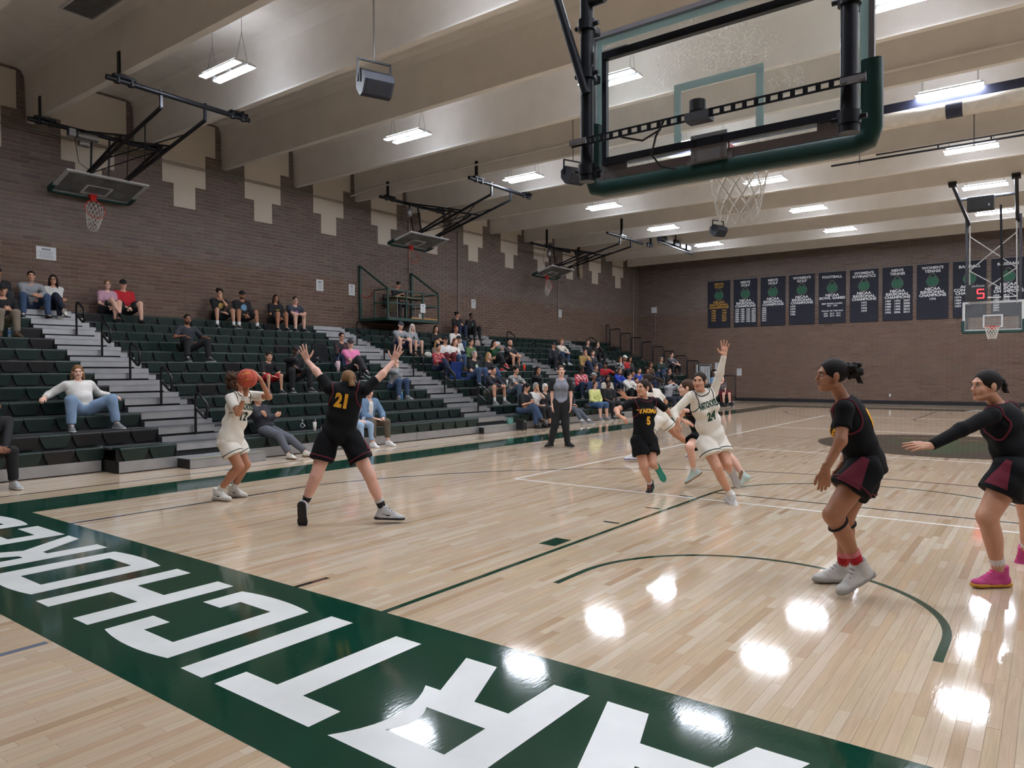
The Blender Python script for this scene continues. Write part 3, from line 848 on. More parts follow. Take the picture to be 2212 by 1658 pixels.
jb = MB(); jb.cyl((-0.03, 0.98, 3.19), (-0.03, 0.98, 3.255), 0.05, 16).mat(1).box((-0.02, 0.98, 3.15), (0.15, 0.10, 0.05)); jb.build('sensor_box', [m_blackplastic, mat('sensor_grey', (70, 72, 78), 0.5)], nh)
MB().tube([(-0.55, 0.96, 3.13), (-0.40, 0.97, 3.08), (-0.28, 0.98, 3.13), (-0.25, 0.97, 3.18), (-0.32, 1.0, 3.10), (-0.37, 1.04, 3.0), (-0.33, 1.1, 2.93), (-0.25, 1.15, 2.91)], 0.007, 6).build('cable', m_blackplastic, nh)

# ---- far hoop
fh = empty('basketball_hoop', (0, 27.43, 3.0))
tag(fh, 'far glass backboard with white frame and orange rim below the red shot clock', 'basketball hoop', 'basketball hoops')
backboard(fh, (0, 27.43, 3.47), (-1, 0, 0), (0, 0, 1), (0, -1, 0), pad_h=0.40, stripe_m=m_boardwhite, frame_m=m_boardwhite, cord=0.006)
m_mastg = mat('far_mast_grey', (74, 76, 82), 0.4, metal=0.4)
m_mastw = mat('far_mast_bright', (196, 196, 194), 0.35, metal=0.5)
for s in (-1, 1):
    MB().cyl((s*0.79, 27.6, 3.0), (s*0.79, 27.2, 6.95), 0.045, 10).build('mast_pipe', m_mastg, fh)
    MB().cyl((s*0.70, 27.4, 3.9), (s*0.68, 27.1, 6.85), 0.022, 8).build('mast_pipe', m_mastw, fh)
    MB().cyl((s*0.81, 22.97, 7.30), (s*0.70, 27.3, 6.72), 0.055, 10).build('roof_arm', m_steel, fh)
    MB().box((s*0.81, 22.97, 7.33), (0.22, 0.30, 0.12)).build('roof_bracket', m_steel, fh)
    MB().cyl((s*-0.68, 27.1, 6.3), (s*0.70, 27.2, 5.1), 0.018, 6).cyl((s*-0.70, 27.2, 5.1), (s*0.72, 27.35, 4.1), 0.018, 6).build('cross_brace', m_mastw, fh)
MB().cyl((-0.78, 24.4, 7.11), (0.78, 24.4, 7.11), 0.05, 10).build('cross_pipe', m_mastg, fh)
MB().cyl((0.28, 26.0, 7.1), (0.28, 27.3, 4.1), 0.035, 8).build('lift_strut', m_steel, fh)
MB().cyl((-0.72, 27.3, 4.12), (0.72, 27.3, 4.12), 0.02, 6).build('cross_pipe', m_mastw, fh)
spk = empty('loudspeaker', (-0.16, 24.3, 6.85)); tag(spk, 'black box loudspeaker on the far hoop frame', 'loudspeaker')
MB().prism([(-0.36, -0.22), (0.36, -0.22), (0.36, 0.2), (-0.36, 0.2)], (-0.16, 24.0, 6.87), (1, 0, 0), (0, 0, 1), (0, 1, 0), 0.35).build('cabinet', m_blackplastic, spk)
MB().box((0.07, 23.99, 6.78), (0.03, 0.02, 0.07)).build('badge', m_boardwhite, spk)
sc = empty('shot_clock', (-0.42, 27.0, 4.0)); tag(sc, 'black shot clock showing a red five above the far backboard', 'shot clock')
MB().b2((-0.71, 27.0, 4.0), (-0.14, 27.12, 4.58)).build('case', m_blackplastic, sc)
m_redled = mat('red_led', (255, 50, 60), 0.5, var=0, emit=((255, 40, 50), 3.0))
dg = MB()
for bx in ((-0.34, 4.40, 0.20, 0.035), (-0.34, 4.26, 0.20, 0.035), (-0.34, 4.10, 0.20, 0.035), (-0.435, 4.33, 0.035, 0.13), (-0.245, 4.18, 0.035, 0.14)):
    dg.box((bx[0], 26.992, bx[1]), (bx[2], 0.016, bx[3]))
dg.build('digit', m_redled, sc)
tx = MB(); text_into(tx, 'DAKTRONICS', (-0.42, 26.995, 4.52), (1, 0, 0), (0, 0, 1), 0.06, 0.001); tx.build('lettering', m_boardwhite, sc)

# ---- three hoops folded up against the left wall
def side_hoop(yc, xa, xb, z, xt, zt, xbt, zbt, label, motor, net):
    root = empty('folded_basketball_hoop', ((xa+xb)/2, yc, z)); tag(root, label, 'basketball hoop', 'hoops folded up under the roof')
    top = np.array([xt, yc, zt]); bot = np.array([xbt, yc, zbt]); v = nrm(top-bot); u = np.array([0, 1.0, 0]); n = np.cross(v, u)
    if n[2] > 0: n = -n
    O = (top+bot)/2
    backboard(root, O, u if np.dot(np.cross(u, v), n) > 0 else -u, v, n, pad_h=0.30, stripe_m=m_boardwhite, frame_m=m_boardwhite, net=net, netdir=nrm(-v*0.4+np.array([0, 0, -1.0])), cord=0.005)
    for x in (xa, xb):
        MB().cyl((x, yc-1.52, z), (x, yc+1.52, z), 0.052, 12).build('roof_pipe', m_steel, root)
        for s in (-1, 1):
            yy = min(STEM_Y, key=lambda q: abs(q-(yc+s*1.22)))
            k = MB(); k.box((x, yy, z+0.075), (0.12, 0.42, 0.05)); k.box((x, yy+0.10*s, (z+0.07+7.75)/2), (0.10, 0.02, 7.75-z-0.07))
            for q in (-0.13, 0.13): k.cyl((x, yy+q, z-0.06), (x, yy+q, z+0.10), 0.062, 10)
            k.build('roof_clamp', m_steel, root)
    for s in (-1, 1):
        ya, yt = yc+s*0.47, yc+s*0.42
        A = np.array([xa, ya, z]); K = A+[0, 0, -0.28]
        E = top+[0, 0, 0]+np.array([0, s*0.42, 0])+v*(-0.05)-n*0.05
        M = K+(E-K)*0.52
        MB().bar(A+[0, 0, 0.07], K, 0.05, 0.05).bar(K, E, 0.055, 0.055).build('main_arm', m_steel, root)
        MB().bar(M-n*0.08+[0.0, 0, 0.08], E-v*0.15-n*0.06, 0.045, 0.045).build('main_arm', m_steel, root)
        B = np.array([xb, yc+s*0.45, z])
        MB().bar(B, M+[0.35, 0, 0.10], 0.045, 0.045).build('fold_link', m_steel, root)
        MB().bar(M+[0.35, 0, 0.10], M+[0.0, 0, 0.0], 0.04, 0.04).build('fold_link', m_steel, root)
        MB().cyl(K+(E-K)*0.2, np.array([(K+(E-K)*0.75)[0], yc-s*0.43, (K+(E-K)*0.75)[2]]), 0.014, 6).build('cross_brace', m_steel, root)
        MB().bar(np.array([xb, yc+s*0.2, z-0.05]), O+np.array([0, s*0.2, 0])-n*0.06, 0.035, 0.035).build('strut', m_steel, root)
        MB().cyl(M+[0.33, 0, 0.09], np.array([E[0], yc-s*0.42, E[2]]), 0.012, 6).build('cross_brace', m_steel, root)
    MB().bar(O+u*0.5-n*0.05, O-u*0.5-n*0.05, 0.06, 0.05).bar(O+v*0.4-n*0.05, O-v*0.45-n*0.05, 0.06, 0.05).build('board_back_frame', m_steel, root)
    if motor:
        w = MB(); w.cyl((xb+0.06, yc-0.55, z-0.12), (xb+0.06, yc-0.1, z-0.12), 0.085, 14); w.cyl((xb+0.08, yc-0.52, z-0.30), (xb+0.08, yc-0.30, z-0.30), 0.075, 14); w.box((xb+0.05, yc-0.66, z-0.1), (0.16, 0.14, 0.16))
        w.build('winch_motor', m_galv, root)
    else:
        w = MB(); w.sphere((xb+0.05, yc-0.25, z-0.30), (0.10, 0.12, 0.17)); w.build('safety_reel', m_galv, root)
    MB().tube([(xb+0.05, yc-0.6, z-0.1), (xb-0.1, yc-0.45, z-0.7), (xb+0.1, yc-0.1, z-1.0), tuple(O-n*0.1)], 0.008, 5).build('cable', m_blackplastic, root)
side_hoop(4.65, -12.65, -16.37, 7.2, -15.94, 6.13, -16.94, 5.84, 'glass backboard folded up nearest on the left, red rim with white net, winch motor', True, True)
side_hoop(14.3, -11.84, -15.57, 7.2, -14.78, 6.08, -15.85, 5.81, 'glass backboard folded up above the scorer platform, red rim without net', False, False)
side_hoop(23.2, -12.30, -15.95, 7.0, -15.34, 6.04, -16.26, 5.76, 'farthest folded glass backboard on the left wall, red rim with short net', False, True)

# ---- roof-hung loudspeakers
m_spk = mat('speaker_blue_black', (44, 48, 60), 0.5, var=0.08)
m_spkf = mat('speaker_grille', (30, 32, 40), 0.6, var=0.1, bump=0.4, bscale=300)
def hung_speaker(c, sc_, label, yaw):
    root = empty('hanging_loudspeaker', c); root.rotation_euler = (0, 0, yaw)
    tag(root, label, 'loudspeaker', 'loudspeakers hung from the roof')
    s = sc_
    tilt = math.radians(38)
    prof = [(-0.22*s, -0.02*s), (-0.10*s, -0.17*s), (0.16*s, -0.20*s), (0.24*s, -0.12*s), (0.24*s, 0.13*s), (0.14*s, 0.21*s), (-0.12*s, 0.17*s)]
    ex = np.array([math.cos(tilt), 0, -math.sin(tilt)]); ez = np.array([math.sin(tilt), 0, math.cos(tilt)])
    mb = MB(); mb.prism(prof, (0, -0.26*s, 0), ex, ez, (0, 1, 0), 0.52*s); mb.build('cabinet', m_spk, root, keep=False)
    g = MB(); o = ex*0.243*s; g.box(o+ez*0.005*s, (0.02, 0.44*s, 0.23*s), np.stack([ex, (0, 1, 0), ez], 1)); g.build('grille', m_spkf, root, keep=False)
    y = MB()
    for q in (-1, 1): y.bar((0, q*0.29*s, -0.02), (0, q*0.29*s, 0.36*s), 0.03*s, 0.03*s)
    y.bar((0, -0.30*s, 0.36*s), (0, 0.30*s, 0.36*s), 0.03*s, 0.03*s); y.build('yoke', m_steel, root, keep=False)
    MB().cyl((0, 0, 0.36*s), (0, 0, CEIL-c[2]), 0.016, 6).build('hanger_rod', m_galv, root, keep=False)
hung_speaker((-7.55, 5.22, 6.50), 1.0, 'angular dark loudspeaker hung nearest under the roof', math.radians(-22))
hung_speaker((-8.41, 12.95, 6.74), 1.0, 'angular dark loudspeaker half hidden behind the near backboard edge', math.radians(-22))
hung_speaker((-8.71, 23.99, 7.02), 1.0, 'angular dark loudspeaker hung farthest, left of the near net', math.radians(-22))

# ---- divider curtain rolled up at half court, drapery track, vents, rack
m_curt = mat('curtain_white_vinyl', (222, 214, 200), 0.6, var=0.1, scale=6, bump=0.5, bscale=8)
m_navyv = mat('curtain_navy_vinyl', (32, 36, 58), 0.5, var=0.1)
dc = empty('divider_curtain', (3, 14.33, 7.1)); tag(dc, 'rolled white divider curtain with navy bands hung at half court', 'curtain')
cu = MB(); cu.cyl((-8, 14.33, 7.0), (-0.1, 14.33, 7.0), 0.17, 14); cu.cyl((0.2, 14.33, 7.0), (4.2, 14.33, 7.0), 0.17, 14); cu.cyl((4.5, 14.33, 7.0), (15, 14.33, 7.0), 0.17, 14); cu.build('roll', m_curt, dc)
for x0, x1 in ((-0.1, 0.2), (4.2, 4.5)): MB().cyl((x0, 14.33, 7.0), (x1, 14.33, 7.0), 0.175, 14).build('band', m_navyv, dc)
MB().b2((-8, 14.36, 7.12), (15, 14.40, 7.38)).build('header', m_navyv, dc)
for x in (-6, -2, 2, 6, 10, 14): MB().cyl((x, 14.38, 7.38), (x, 14.38, CEIL-0.01), 0.012, 6).build('hanger', m_galv, dc)
tr = empty('curtain_track', (4, 17.6, 7.1)); tag(tr, 'thin black double track hung behind the rolled curtain', 'track')
MB().b2((-3.1, 17.52, 7.06), (15, 17.57, 7.10)).build('rail', m_steel, tr)
MB().b2((-2.0, 17.50, 7.16), (15, 17.54, 7.19)).build('rail', m_steel, tr)
for x in (-2.4, 0.15, 2.8, 6, 10): MB().cyl((x, 17.55, 7.0), (x, 17.55, CEIL-0.01), 0.018, 6).build('hanger_chain', m_galv, tr)
for x in (-0.6, 0.5, 1.6): MB().cyl((x, 17.53, 7.08), (x, 17.53, 7.18), 0.02, 6).build('connector', m_steel, tr)
m_vent = mat('vent_grey', (132, 130, 134), 0.5, metal=0.3, var=0.1)
def vent(x0, y0, x1, y1, label):
    r = empty('ceiling_vent', ((x0+x1)/2, (y0+y1)/2, CEIL)); tag(r, label, 'vent', 'air vents in the roof slab')
    fr = MB(); t = 0.04
    fr.b2((x0, y0, CEIL-0.03), (x1, y0+t, CEIL-0.001)).b2((x0, y1-t, CEIL-0.03), (x1, y1, CEIL-0.001)).b2((x0, y0+t, CEIL-0.03), (x0+t, y1-t, CEIL-0.001)).b2((x1-t, y0+t, CEIL-0.03), (x1, y1-t, CEIL-0.001)); fr.build('frame', m_house, r)
    MB().b2((x0+t, y0+t, CEIL-0.008), (x1-t, y1-t, CEIL-0.002)).build('backing', mat('vent_shadow', (70, 70, 74), 0.8), r)
    nx = int((x1-x0)/0.045)
    for k in range(nx): MB().b2((x0+t+(k+0.2)*(x1-x0-2*t)/nx, y0+t, CEIL-0.028), (x0+t+(k+0.65)*(x1-x0-2*t)/nx, y1-t, CEIL-0.01)).build('slat', m_vent, r)
vent(-13.45, 2.65, -11.95, 3.62, 'grey louvred ceiling vent at the upper left corner')
vent(-7.45, 13.7, -5.25, 14.6, 'grey louvred ceiling vent seen through the near backboard')
vent(-2.1, 25.8, 0.9, 26.6, 'long grey louvred ceiling vent above the far hoop')
vent(-6.0, 31.0, -4.4, 31.5, 'small grey ceiling vent near the far wall')
rk = empty('projector_rack', (-12.0, 27.3, 7.2)); tag(rk, 'black and white winch rack hung under the roof by the far wall', 'rack')
MB().bar((-11.8, 25.2, 7.1), (-12.0, 29.4, 7.1), 0.07, 0.05).build('beam', m_steel, rk)
for k in range(5): MB().box((-11.82-0.04*k, 25.6+0.75*k, 7.30), (0.25, 0.45, 0.25)).build('drum', m_house if k % 2 else m_steel, rk)
MB().cyl((-11.9, 27.2, 7.1), (-11.9, 27.2, CEIL), 0.03, 6).build('hanger', m_steel, rk)

# ---- things on the walls
m_cond = mat('conduit_grey', (150, 142, 134), 0.5, metal=0.3)
wx = WX+0.05
for z in (7.22, 7.17):
    tag(MB().cyl((wx, 0.5, z), (wx, WY-0.1, z), 0.013, 6).build('conduit_pipe', m_cond), 'thin grey conduit along the left wall, %s of the pair' % ('upper' if z > 7.2 else 'lower'), 'pipe', 'wall conduits')
for y, z0, z1, l in ((18.39, 3.85, 7.15, 'vertical grey conduit beside the middle folded hoop'), (25.6, 3.95, 7.1, 'vertical grey conduit below the farthest folded hoop'), (33.25, 2.6, 7.1, 'vertical grey conduit in the far left corner'), (15.66, 5.2, 7.1, 'vertical grey conduit above the platform')):
    tag(MB().cyl((wx, y, z0), (wx, y, z1), 0.022, 8).build('conduit_pipe', m_cond), l, 'pipe', 'wall conduits')
tag(MB().tube([(WX+0.2, 27.37, 8.0), (WX+0.2, 27.37, 6.5), (WX+0.2, 27.42, 6.32), (WX+0.12, 27.5, 6.25)], 0.10, 10).build('drain_pipe', mat('pipe_cream', (176, 160, 136), 0.6)), 'cream drain pipe bent into the wall behind the farthest folded hoop', 'pipe')
tag(MB().tube([(WX+0.1, 12.9, 7.45), (-16.2, 13.06, 7.62), (-2, 13.06, 7.62), (10, 13.06, 7.62)], 0.025, 8).build('sprinkler_pipe', m_stem), 'white sprinkler pipe along a roof stem', 'pipe')
m_paper = mat('paper_white', (222, 224, 226), 0.8, var=0.04)
m_ink = mat('ink_grey', (128, 132, 140), 0.8)
def notice(P, ex, ez, n, w, h, label, big=True):
    r = empty('wall_notice', P); tag(r, label, 'notice', 'paper notices on the walls')
    P = np.array(P, float); ex = np.array(ex, float); ez = np.array(ez, float); n = np.array(n, float); R = np.stack([ex, ez, n], 1)
    MB().box(P, (w, h, 0.006), R).build('sheet', m_paper, r)
    ik = MB(); q = P+n*0.0035
    ik.box(q+ez*h*0.30, (w*0.45, h*0.14, 0.002), R)
    for k in range(5): ik.box(q+ez*h*(0.1-0.11*k), (w*(0.75-0.08*(k % 3)), h*0.035, 0.002), R)
    ik.build('printing', m_ink, r)
for y, z, w, h, l in ((3.755, 4.40, 0.42, 0.30, 'white notice high on the brick wall above the couple at far left'), (11.65, 4.38, 0.28, 0.36, 'white notice on the brick wall left of the platform, nearer the camera'), (12.97, 4.35, 0.26, 0.36, 'white notice on the brick wall right beside the platform post'),
                   (19.35, 4.34, 0.27, 0.36, 'white notice on the brick wall right of the platform'), (25.8, 4.34, 0.27, 0.36, 'farthest white notice on the left brick wall')):
    notice((WX+0.02, y, z), (0, 1, 0), (0, 0, 1), (1, 0, 0), w, h, l)
notice((-11.39, WY-0.02, 1.50), (1, 0, 0), (0, 0, 1), (0, -1, 0), 0.25, 0.36, 'white notice on the end wall right of the railings')
notice((-12.56, WY-0.02, 1.83), (1, 0, 0), (0, 0, 1), (0, -1, 0), 0.25, 0.36, 'white notice on the end wall behind the lowest railings')
bx = empty('junction_box', (-16.2, WY-0.06, 4.98)); tag(bx, 'white square junction box with conduit on the end wall', 'box')
MB().box((-16.2, WY-0.06, 4.98), (0.30, 0.10, 0.32)).build('case', m_paper, bx)
MB().tube([(-16.15, WY-0.03, 4.82), (-16.15, WY-0.03, 3.45), (-16.25, WY-0.03, 3.3), (-16.5, WY-0.03, 3.2)], 0.014, 6).build('conduit', m_cond, bx)
ot = empty('wall_outlet', (-4.32, WY-0.02, 0.41)); tag(ot, 'small white outlet low on the end wall', 'outlet')
MB().box((-4.32, WY-0.022, 0.41), (0.08, 0.02, 0.13)).build('plate', m_paper, ot)
MB().box((-4.32, WY-0.034, 0.43), (0.03, 0.005, 0.03)).build('socket', m_ink, ot)

# ---- championship banners
m_ban = mat('banner_navy_cloth', (31, 34, 48), 0.75, var=0.10, scale=2.5, bump=0.25, bscale=3)
m_btxt = mat('banner_white_print', (226, 228, 230), 0.7, var=0.02)
m_bgold = mat('banner_gold_print', (196, 150, 62), 0.7, var=0.02)
m_bgreen = mat('banner_emblem_green', (46, 98, 76), 0.7, var=0.05)
m_bdark = mat('banner_emblem_dark', (18, 30, 30), 0.7)
def grid(cols): return cols
BAN = [
 (["MEN'S", 'GOLF'], ['NJCAA', 'NATIONAL', 'CHAMPIONS'], [['1982', '1994'], ['1983', '1998'], ['1988', '2001'], ['1989', '2002'], ['1993', '2007']], 'gold lettered', 'w'),
 (["MEN'S", 'GOLF'], ['NJCAA', 'REGIONAL', 'CHAMPIONS'], [[str(1978+r+7*c) for c in range(4)] for r in range(7)], 'four year columns', 'w'),
 (["MEN'S", 'GOLF'], ['NJCAA', 'REGIONAL', 'CHAMPIONS'], [[str(2007+r)] for r in range(7)], 'one long year column', 'l'),
 (["WOMEN'S", 'GOLF'], ['NJCAA', 'REGIONAL', 'CHAMPIONS'], [['1978'], ['1979'], ['1980'], ['1982']], '', 'l'),
 (['FOOTBALL'], ['NJCAA', 'BOWL GAMES'], None, '', 'f'),
 (["WOMEN'S", 'GYMNASTICS'], ['NJCAA', 'REGIONAL', 'CHAMPIONS'], [['1975'], ['1977'], ['1978'], ['1979']], '', 'c'),
 (["MEN'S", 'TENNIS'], ['NJCAA', 'REGIONAL', 'CHAMPIONS'], [['1987', '1993', '2007'], ['1988', '1994', '2008'], ['1989', '1995', '2009'], ['1991', '1999', '2010'], ['1992', '2006', '2013']], '', 'w'),
 (["WOMEN'S", 'TENNIS'], ['NJCAA', 'REGIONAL', 'CHAMPIONS'], [['1978']], '', 'c'),
 (['BASEBALL'], ['ACCAC', 'CONFERENCE', 'CHAMPIONS'], [['1974'], ['1984'], ['1987'], ['1997']], 'conference', 'l'),
 (['BASEBALL'], ['NJCAA', 'REGIONAL', 'CHAMPIONS'], [['1974', '2013'], ['1984', '2015'], ['1987', '2018'], ['1997', ''], ['2007', ''], ['2009', ''], ['2012', '']], 'regional', 'l')]
BLAB = ["gold lettered men's golf national champions banner, leftmost", "navy men's golf banner with four columns of white years", "navy men's golf banner with one column of years",
        "navy women's golf banner with a short column of years", 'navy football bowl games banner', "navy women's gymnastics banner", "navy men's tennis banner with three year columns",
        "navy women's tennis banner with a single year", 'navy baseball conference banner behind the far hoop mast', 'navy baseball regional banner, rightmost behind the far hoop']
def emblem(root, cx, cz, y):
    s = 0.25
    def shape(k): return [(cx+k*s*0.86*math.sin(t)*(1-0.10*math.cos(t)), cz+k*s*(math.cos(t)*0.98+(0.30*max(0, math.cos(t))**9))) for t in np.arange(36)*2*math.pi/36]
    X, Z, Yn = (1, 0, 0), (0, 0, 1), (0, -1, 0)
    MB().prism(shape(1.08), (0, y, 0), X, Z, Yn, 0.002).build('emblem_edge', m_cond, root)
    MB().prism(shape(1.02), (0, y-0.002, 0), X, Z, Yn, 0.002).build('emblem_field', m_bdark, root)
    lf = MB()
    for lx, lz, w, h, a in ((0, -0.05, .10, .26, 0), (-.12, -.02, .09, .24, .35), (.12, -.02, .09, .24, -.35), (-.19, -.08, .06, .18, .6), (.19, -.08, .06, .18, -.6), (-.06, .12, .08, .16, .25), (.07, .12, .08, .16, -.25), (0, -.17, .16, .10, 0)):
        pts = []
        for t in np.arange(12)*2*math.pi/12:
            px_ = w*math.sin(t)*0.8; pz_ = h*0.62*math.cos(t)
            pts.append((cx+lx+px_*math.cos(a)-pz_*math.sin(a), cz+lz+px_*math.sin(a)+pz_*math.cos(a)))
        lf.prism(pts, (0, y-0.004-0.0006*len(lf.f)/30, 0), X, Z, Yn, 0.0015)
    lf.build('emblem_leaves', m_bgreen, root)
for k, (head, sub, years, _, al) in enumerate(BAN):
    x0 = -13.08+1.405*k; cx = x0+0.615; yb = WY-0.06
    r = empty('championship_banner', (cx, yb, 3.86)); tag(r, BLAB[k], 'banner', 'championship banners on the end wall')
    n = 14; vs = []; fs = []
    for j in range(9):
        for i in range(n+1):
            x = x0+1.23*i/n; z = 3.86+2.46*j/8
            vs.append((x, yb+0.004*math.sin(i*1.3+k+j*0.4)*(1-j/9), z))
    for j in range(8):
        for i in range(n): a = j*(n+1)+i; fs.append((a, a+1, a+n+2, a+n+1))
    mb = MB(); mb.add(vs, fs, True); mb.build('cloth', m_ban, r)
    MB().cyl((x0-0.02, yb+0.005, 6.33), (x0+1.25, yb+0.005, 6.33), 0.014, 6).build('top_rod', m_galv, r)
    MB().cyl((x0, yb+0.004, 3.86), (x0+1.23, yb+0.004, 3.86), 0.012, 6).build('bottom_rod', m_ban, r)
    tm = m_bgold if k == 0 else m_btxt
    t = MB(); yt = yb-0.009; X, Z = (1, 0, 0), (0, 0, 1)
    zz = 6.14
    for w in head:
        text_into(t, w, (cx, yt, zz-(0.07 if len(head) == 1 else 0)), X, Z, 0.165, 0.005, sx=1.12 if len(w) < 9 else 1.0); zz -= 0.155
    emblem(r, cx, 5.56, yb-0.006)
    zz = 5.20
    for w in sub:
        text_into(t, w, (cx, yt, zz), X, Z, 0.165, 0.006, sx=1.2 if len(w) < 9 else 1.12); zz -= 0.145
    zz -= 0.02
    if al == 'f':
        text_into(t, 'BEEF EMPIRE CLASSIC', (cx, yt, 4.79), X, Z, 0.095, 0.003, sx=1.05); text_into(t, '1977   1979', (cx, yt, 4.68), X, Z, 0.10, 0.003)
        text_into(t, 'VALLEY OF THE SUN', (cx, yt, 4.44), X, Z, 0.095, 0.003, sx=1.1)
        text_into(t, '2001   2013   2015', (cx, yt, 4.31), X, Z, 0.10, 0.003); text_into(t, '2004   2014   2016', (cx, yt, 4.20), X, Z, 0.10, 0.003)
    else:
        nc = len(years[0])
        sz, dz = (0.105, 0.105) if len(years) > 5 else (0.125, 0.13)
        for row in years:
            for c, w in enumerate(row):
                if not w: continue
                if al == 'c': xx = cx
                elif al == 'l': xx = x0+0.18+c*0.36
                else: xx = x0+1.23*(c+0.5)/nc*0.94+0.035
                text_into(t, w, (xx, yt, zz), X, Z, sz, 0.0035, sx=1.05)
            zz -= dz
    t.build('lettering', tm, r)

# ---- platform on the wall with table and chair
m_platg = mat('platform_green_paint', (34, 66, 58), 0.45, var=0.08)
m_ply = mat('plywood_edge', (178, 132, 78), 0.7)
pf = empty('scorer_platform', (-16.5, 14.5, 3.4)); tag(pf, 'green steel wall platform with rails above the bleachers', 'platform')
PX0, PX1, PY0, PY1, PZ = WX+0.02, -15.8, 13.30, 15.75, 3.40
MB().b2((PX0, PY0, PZ-0.10), (PX1, PY1, PZ)).build('deck', m_platg, pf)
MB().b2((PX1-0.02, PY0+1.1, PZ), (PX1+0.01, PY1-0.05, PZ+0.05)).build('toe_board', m_ply, pf)
for y, top in ((PY0, 5.2), (PY1, 5.2)):
    MB().bar((PX0+0.05, y, PZ-0.05), (PX0+0.05, y, top), 0.08).build('wall_post', m_platg, pf)
    MB().bar((PX0+0.05, y, top-0.02), (PX1, y, 4.33), 0.05).build('hanger_bar', m_platg, pf)
    MB().bar((PX0+0.05, y, PZ-0.06), (PX1, y, PZ-0.06), 0.06, 0.08).build('deck_beam', m_platg, pf)
for y in (PY0, PY0+0.85, PY0+1.65, PY1): MB().bar((PX1, y, PZ), (PX1, y, 4.33), 0.045).build('rail_post', m_platg, pf)
for z in (4.31, 3.88): MB().bar((PX1, PY0, z), (PX1, PY1, z), 0.045).build('rail', m_platg, pf)
for y in (PY0, PY1):
    for z in (4.31, 3.88): MB().bar((PX1, y, z), (PX0+(0.75 if y == PY0 else 0.05), y, z), 0.04).build('rail', m_platg, pf)
MB().bar((PX0+0.75, PY0, PZ), (PX0+0.75, PY0, 4.31), 0.04).build('rail_post', m_platg, pf)
MB().tube([(PX0+0.08, PY0, 4.2), (PX0+0.3, PY0, 4.08), (PX0+0.52, PY0, 4.1), (PX0+0.72, PY0, 4.25)], 0.012, 5).build('chain', m_rim, pf)
notice((PX1+0.03, 14.93, 3.78), (0, 1, 0), (0, 0, 1), (1, 0, 0), 0.24, 0.30, 'white sheet hung on the platform rail')
notice((WX+0.02, 16.3, 3.62), (0, 1, 0), (0, 0, 1), (1, 0, 0), 0.24, 0.22, 'pale sheet on the wall at the right end of the platform')
m_tbl = mat('table_olive', (118, 112, 88), 0.6)
tb = empty('folding_table', (-16.15, 14.55, PZ)); tag(tb, 'olive folding table on the scorer platform', 'table')
MB().b2((-16.45, 13.75, PZ+0.70), (-15.9, 15.35, PZ+0.74)).build('table_top', m_tbl, tb)
MB().b2((-16.4, 13.9, PZ+0.20), (-15.98, 13.94, PZ+0.69)).build('leg_panel', m_tbl, tb)
for y in (13.92, 15.2):
    for x in (-16.4, -15.98): MB().cyl((x, y, PZ), (x, y, PZ+0.7), 0.014, 6).build('leg', m_galv, tb)
ch = empty('office_chair', (-16.75, 14.5, PZ)); tag(ch, 'dark chair behind the table on the platform', 'chair')
MB().b2((-16.98, 14.25, PZ+0.42), (-16.55, 14.75, PZ+0.47)).build('seat', m_blackplastic, ch)
MB().b2((-17.05, 14.25, PZ+0.5), (-17.0, 14.75, PZ+0.9)).build('backrest', m_blackplastic, ch)
for sx, sy in ((-16.95, 14.28), (-16.95, 14.72), (-16.58, 14.28), (-16.58, 14.72)): MB().cyl((sx, sy, PZ), (sx, sy, PZ+0.43), 0.013, 6).build('leg', m_galv, ch)
# ------------------------------------------------------------------ people: smooth bodies from blended shapes
def d_cone(P, a, b, ra, rb, flat=False):
    ab = b-a; L2 = float(ab @ ab)
    t = np.clip(((P-a) @ ab)/L2, 0, 1)
    d = np.linalg.norm(P-a-t[..., None]*ab, axis=-1)-(ra+(rb-ra)*t)
    if flat:
        d = np.maximum(d, ((P-b) @ ab)/math.sqrt(L2))
    return d
def d_ell(P, c, R, r):
    q = (P-c) @ R
    k0 = np.linalg.norm(q/r, axis=-1); k1 = np.linalg.norm(q/(r*r), axis=-1)+1e-9
    return k0*(k0-1)/k1
def cone(a, b, ra, rb, flat=False, k=None): return ('c', np.asarray(a, float), np.asarray(b, float), ra, rb, flat, k)
def ellp(c, R, r, k=None): return ('e', np.asarray(c, float), np.asarray(R, float), np.asarray(r, float), False, None, k)
I3 = np.eye(3)
CORN = np.array([[x, y, z] for x in (0, 1) for y in (0, 1) for z in (0, 1)])
EDG = [(0, 4), (1, 5), (2, 6), (3, 7), (0, 2), (1, 3), (4, 6), (5, 7), (0, 1), (2, 3), (4, 5), (6, 7)]
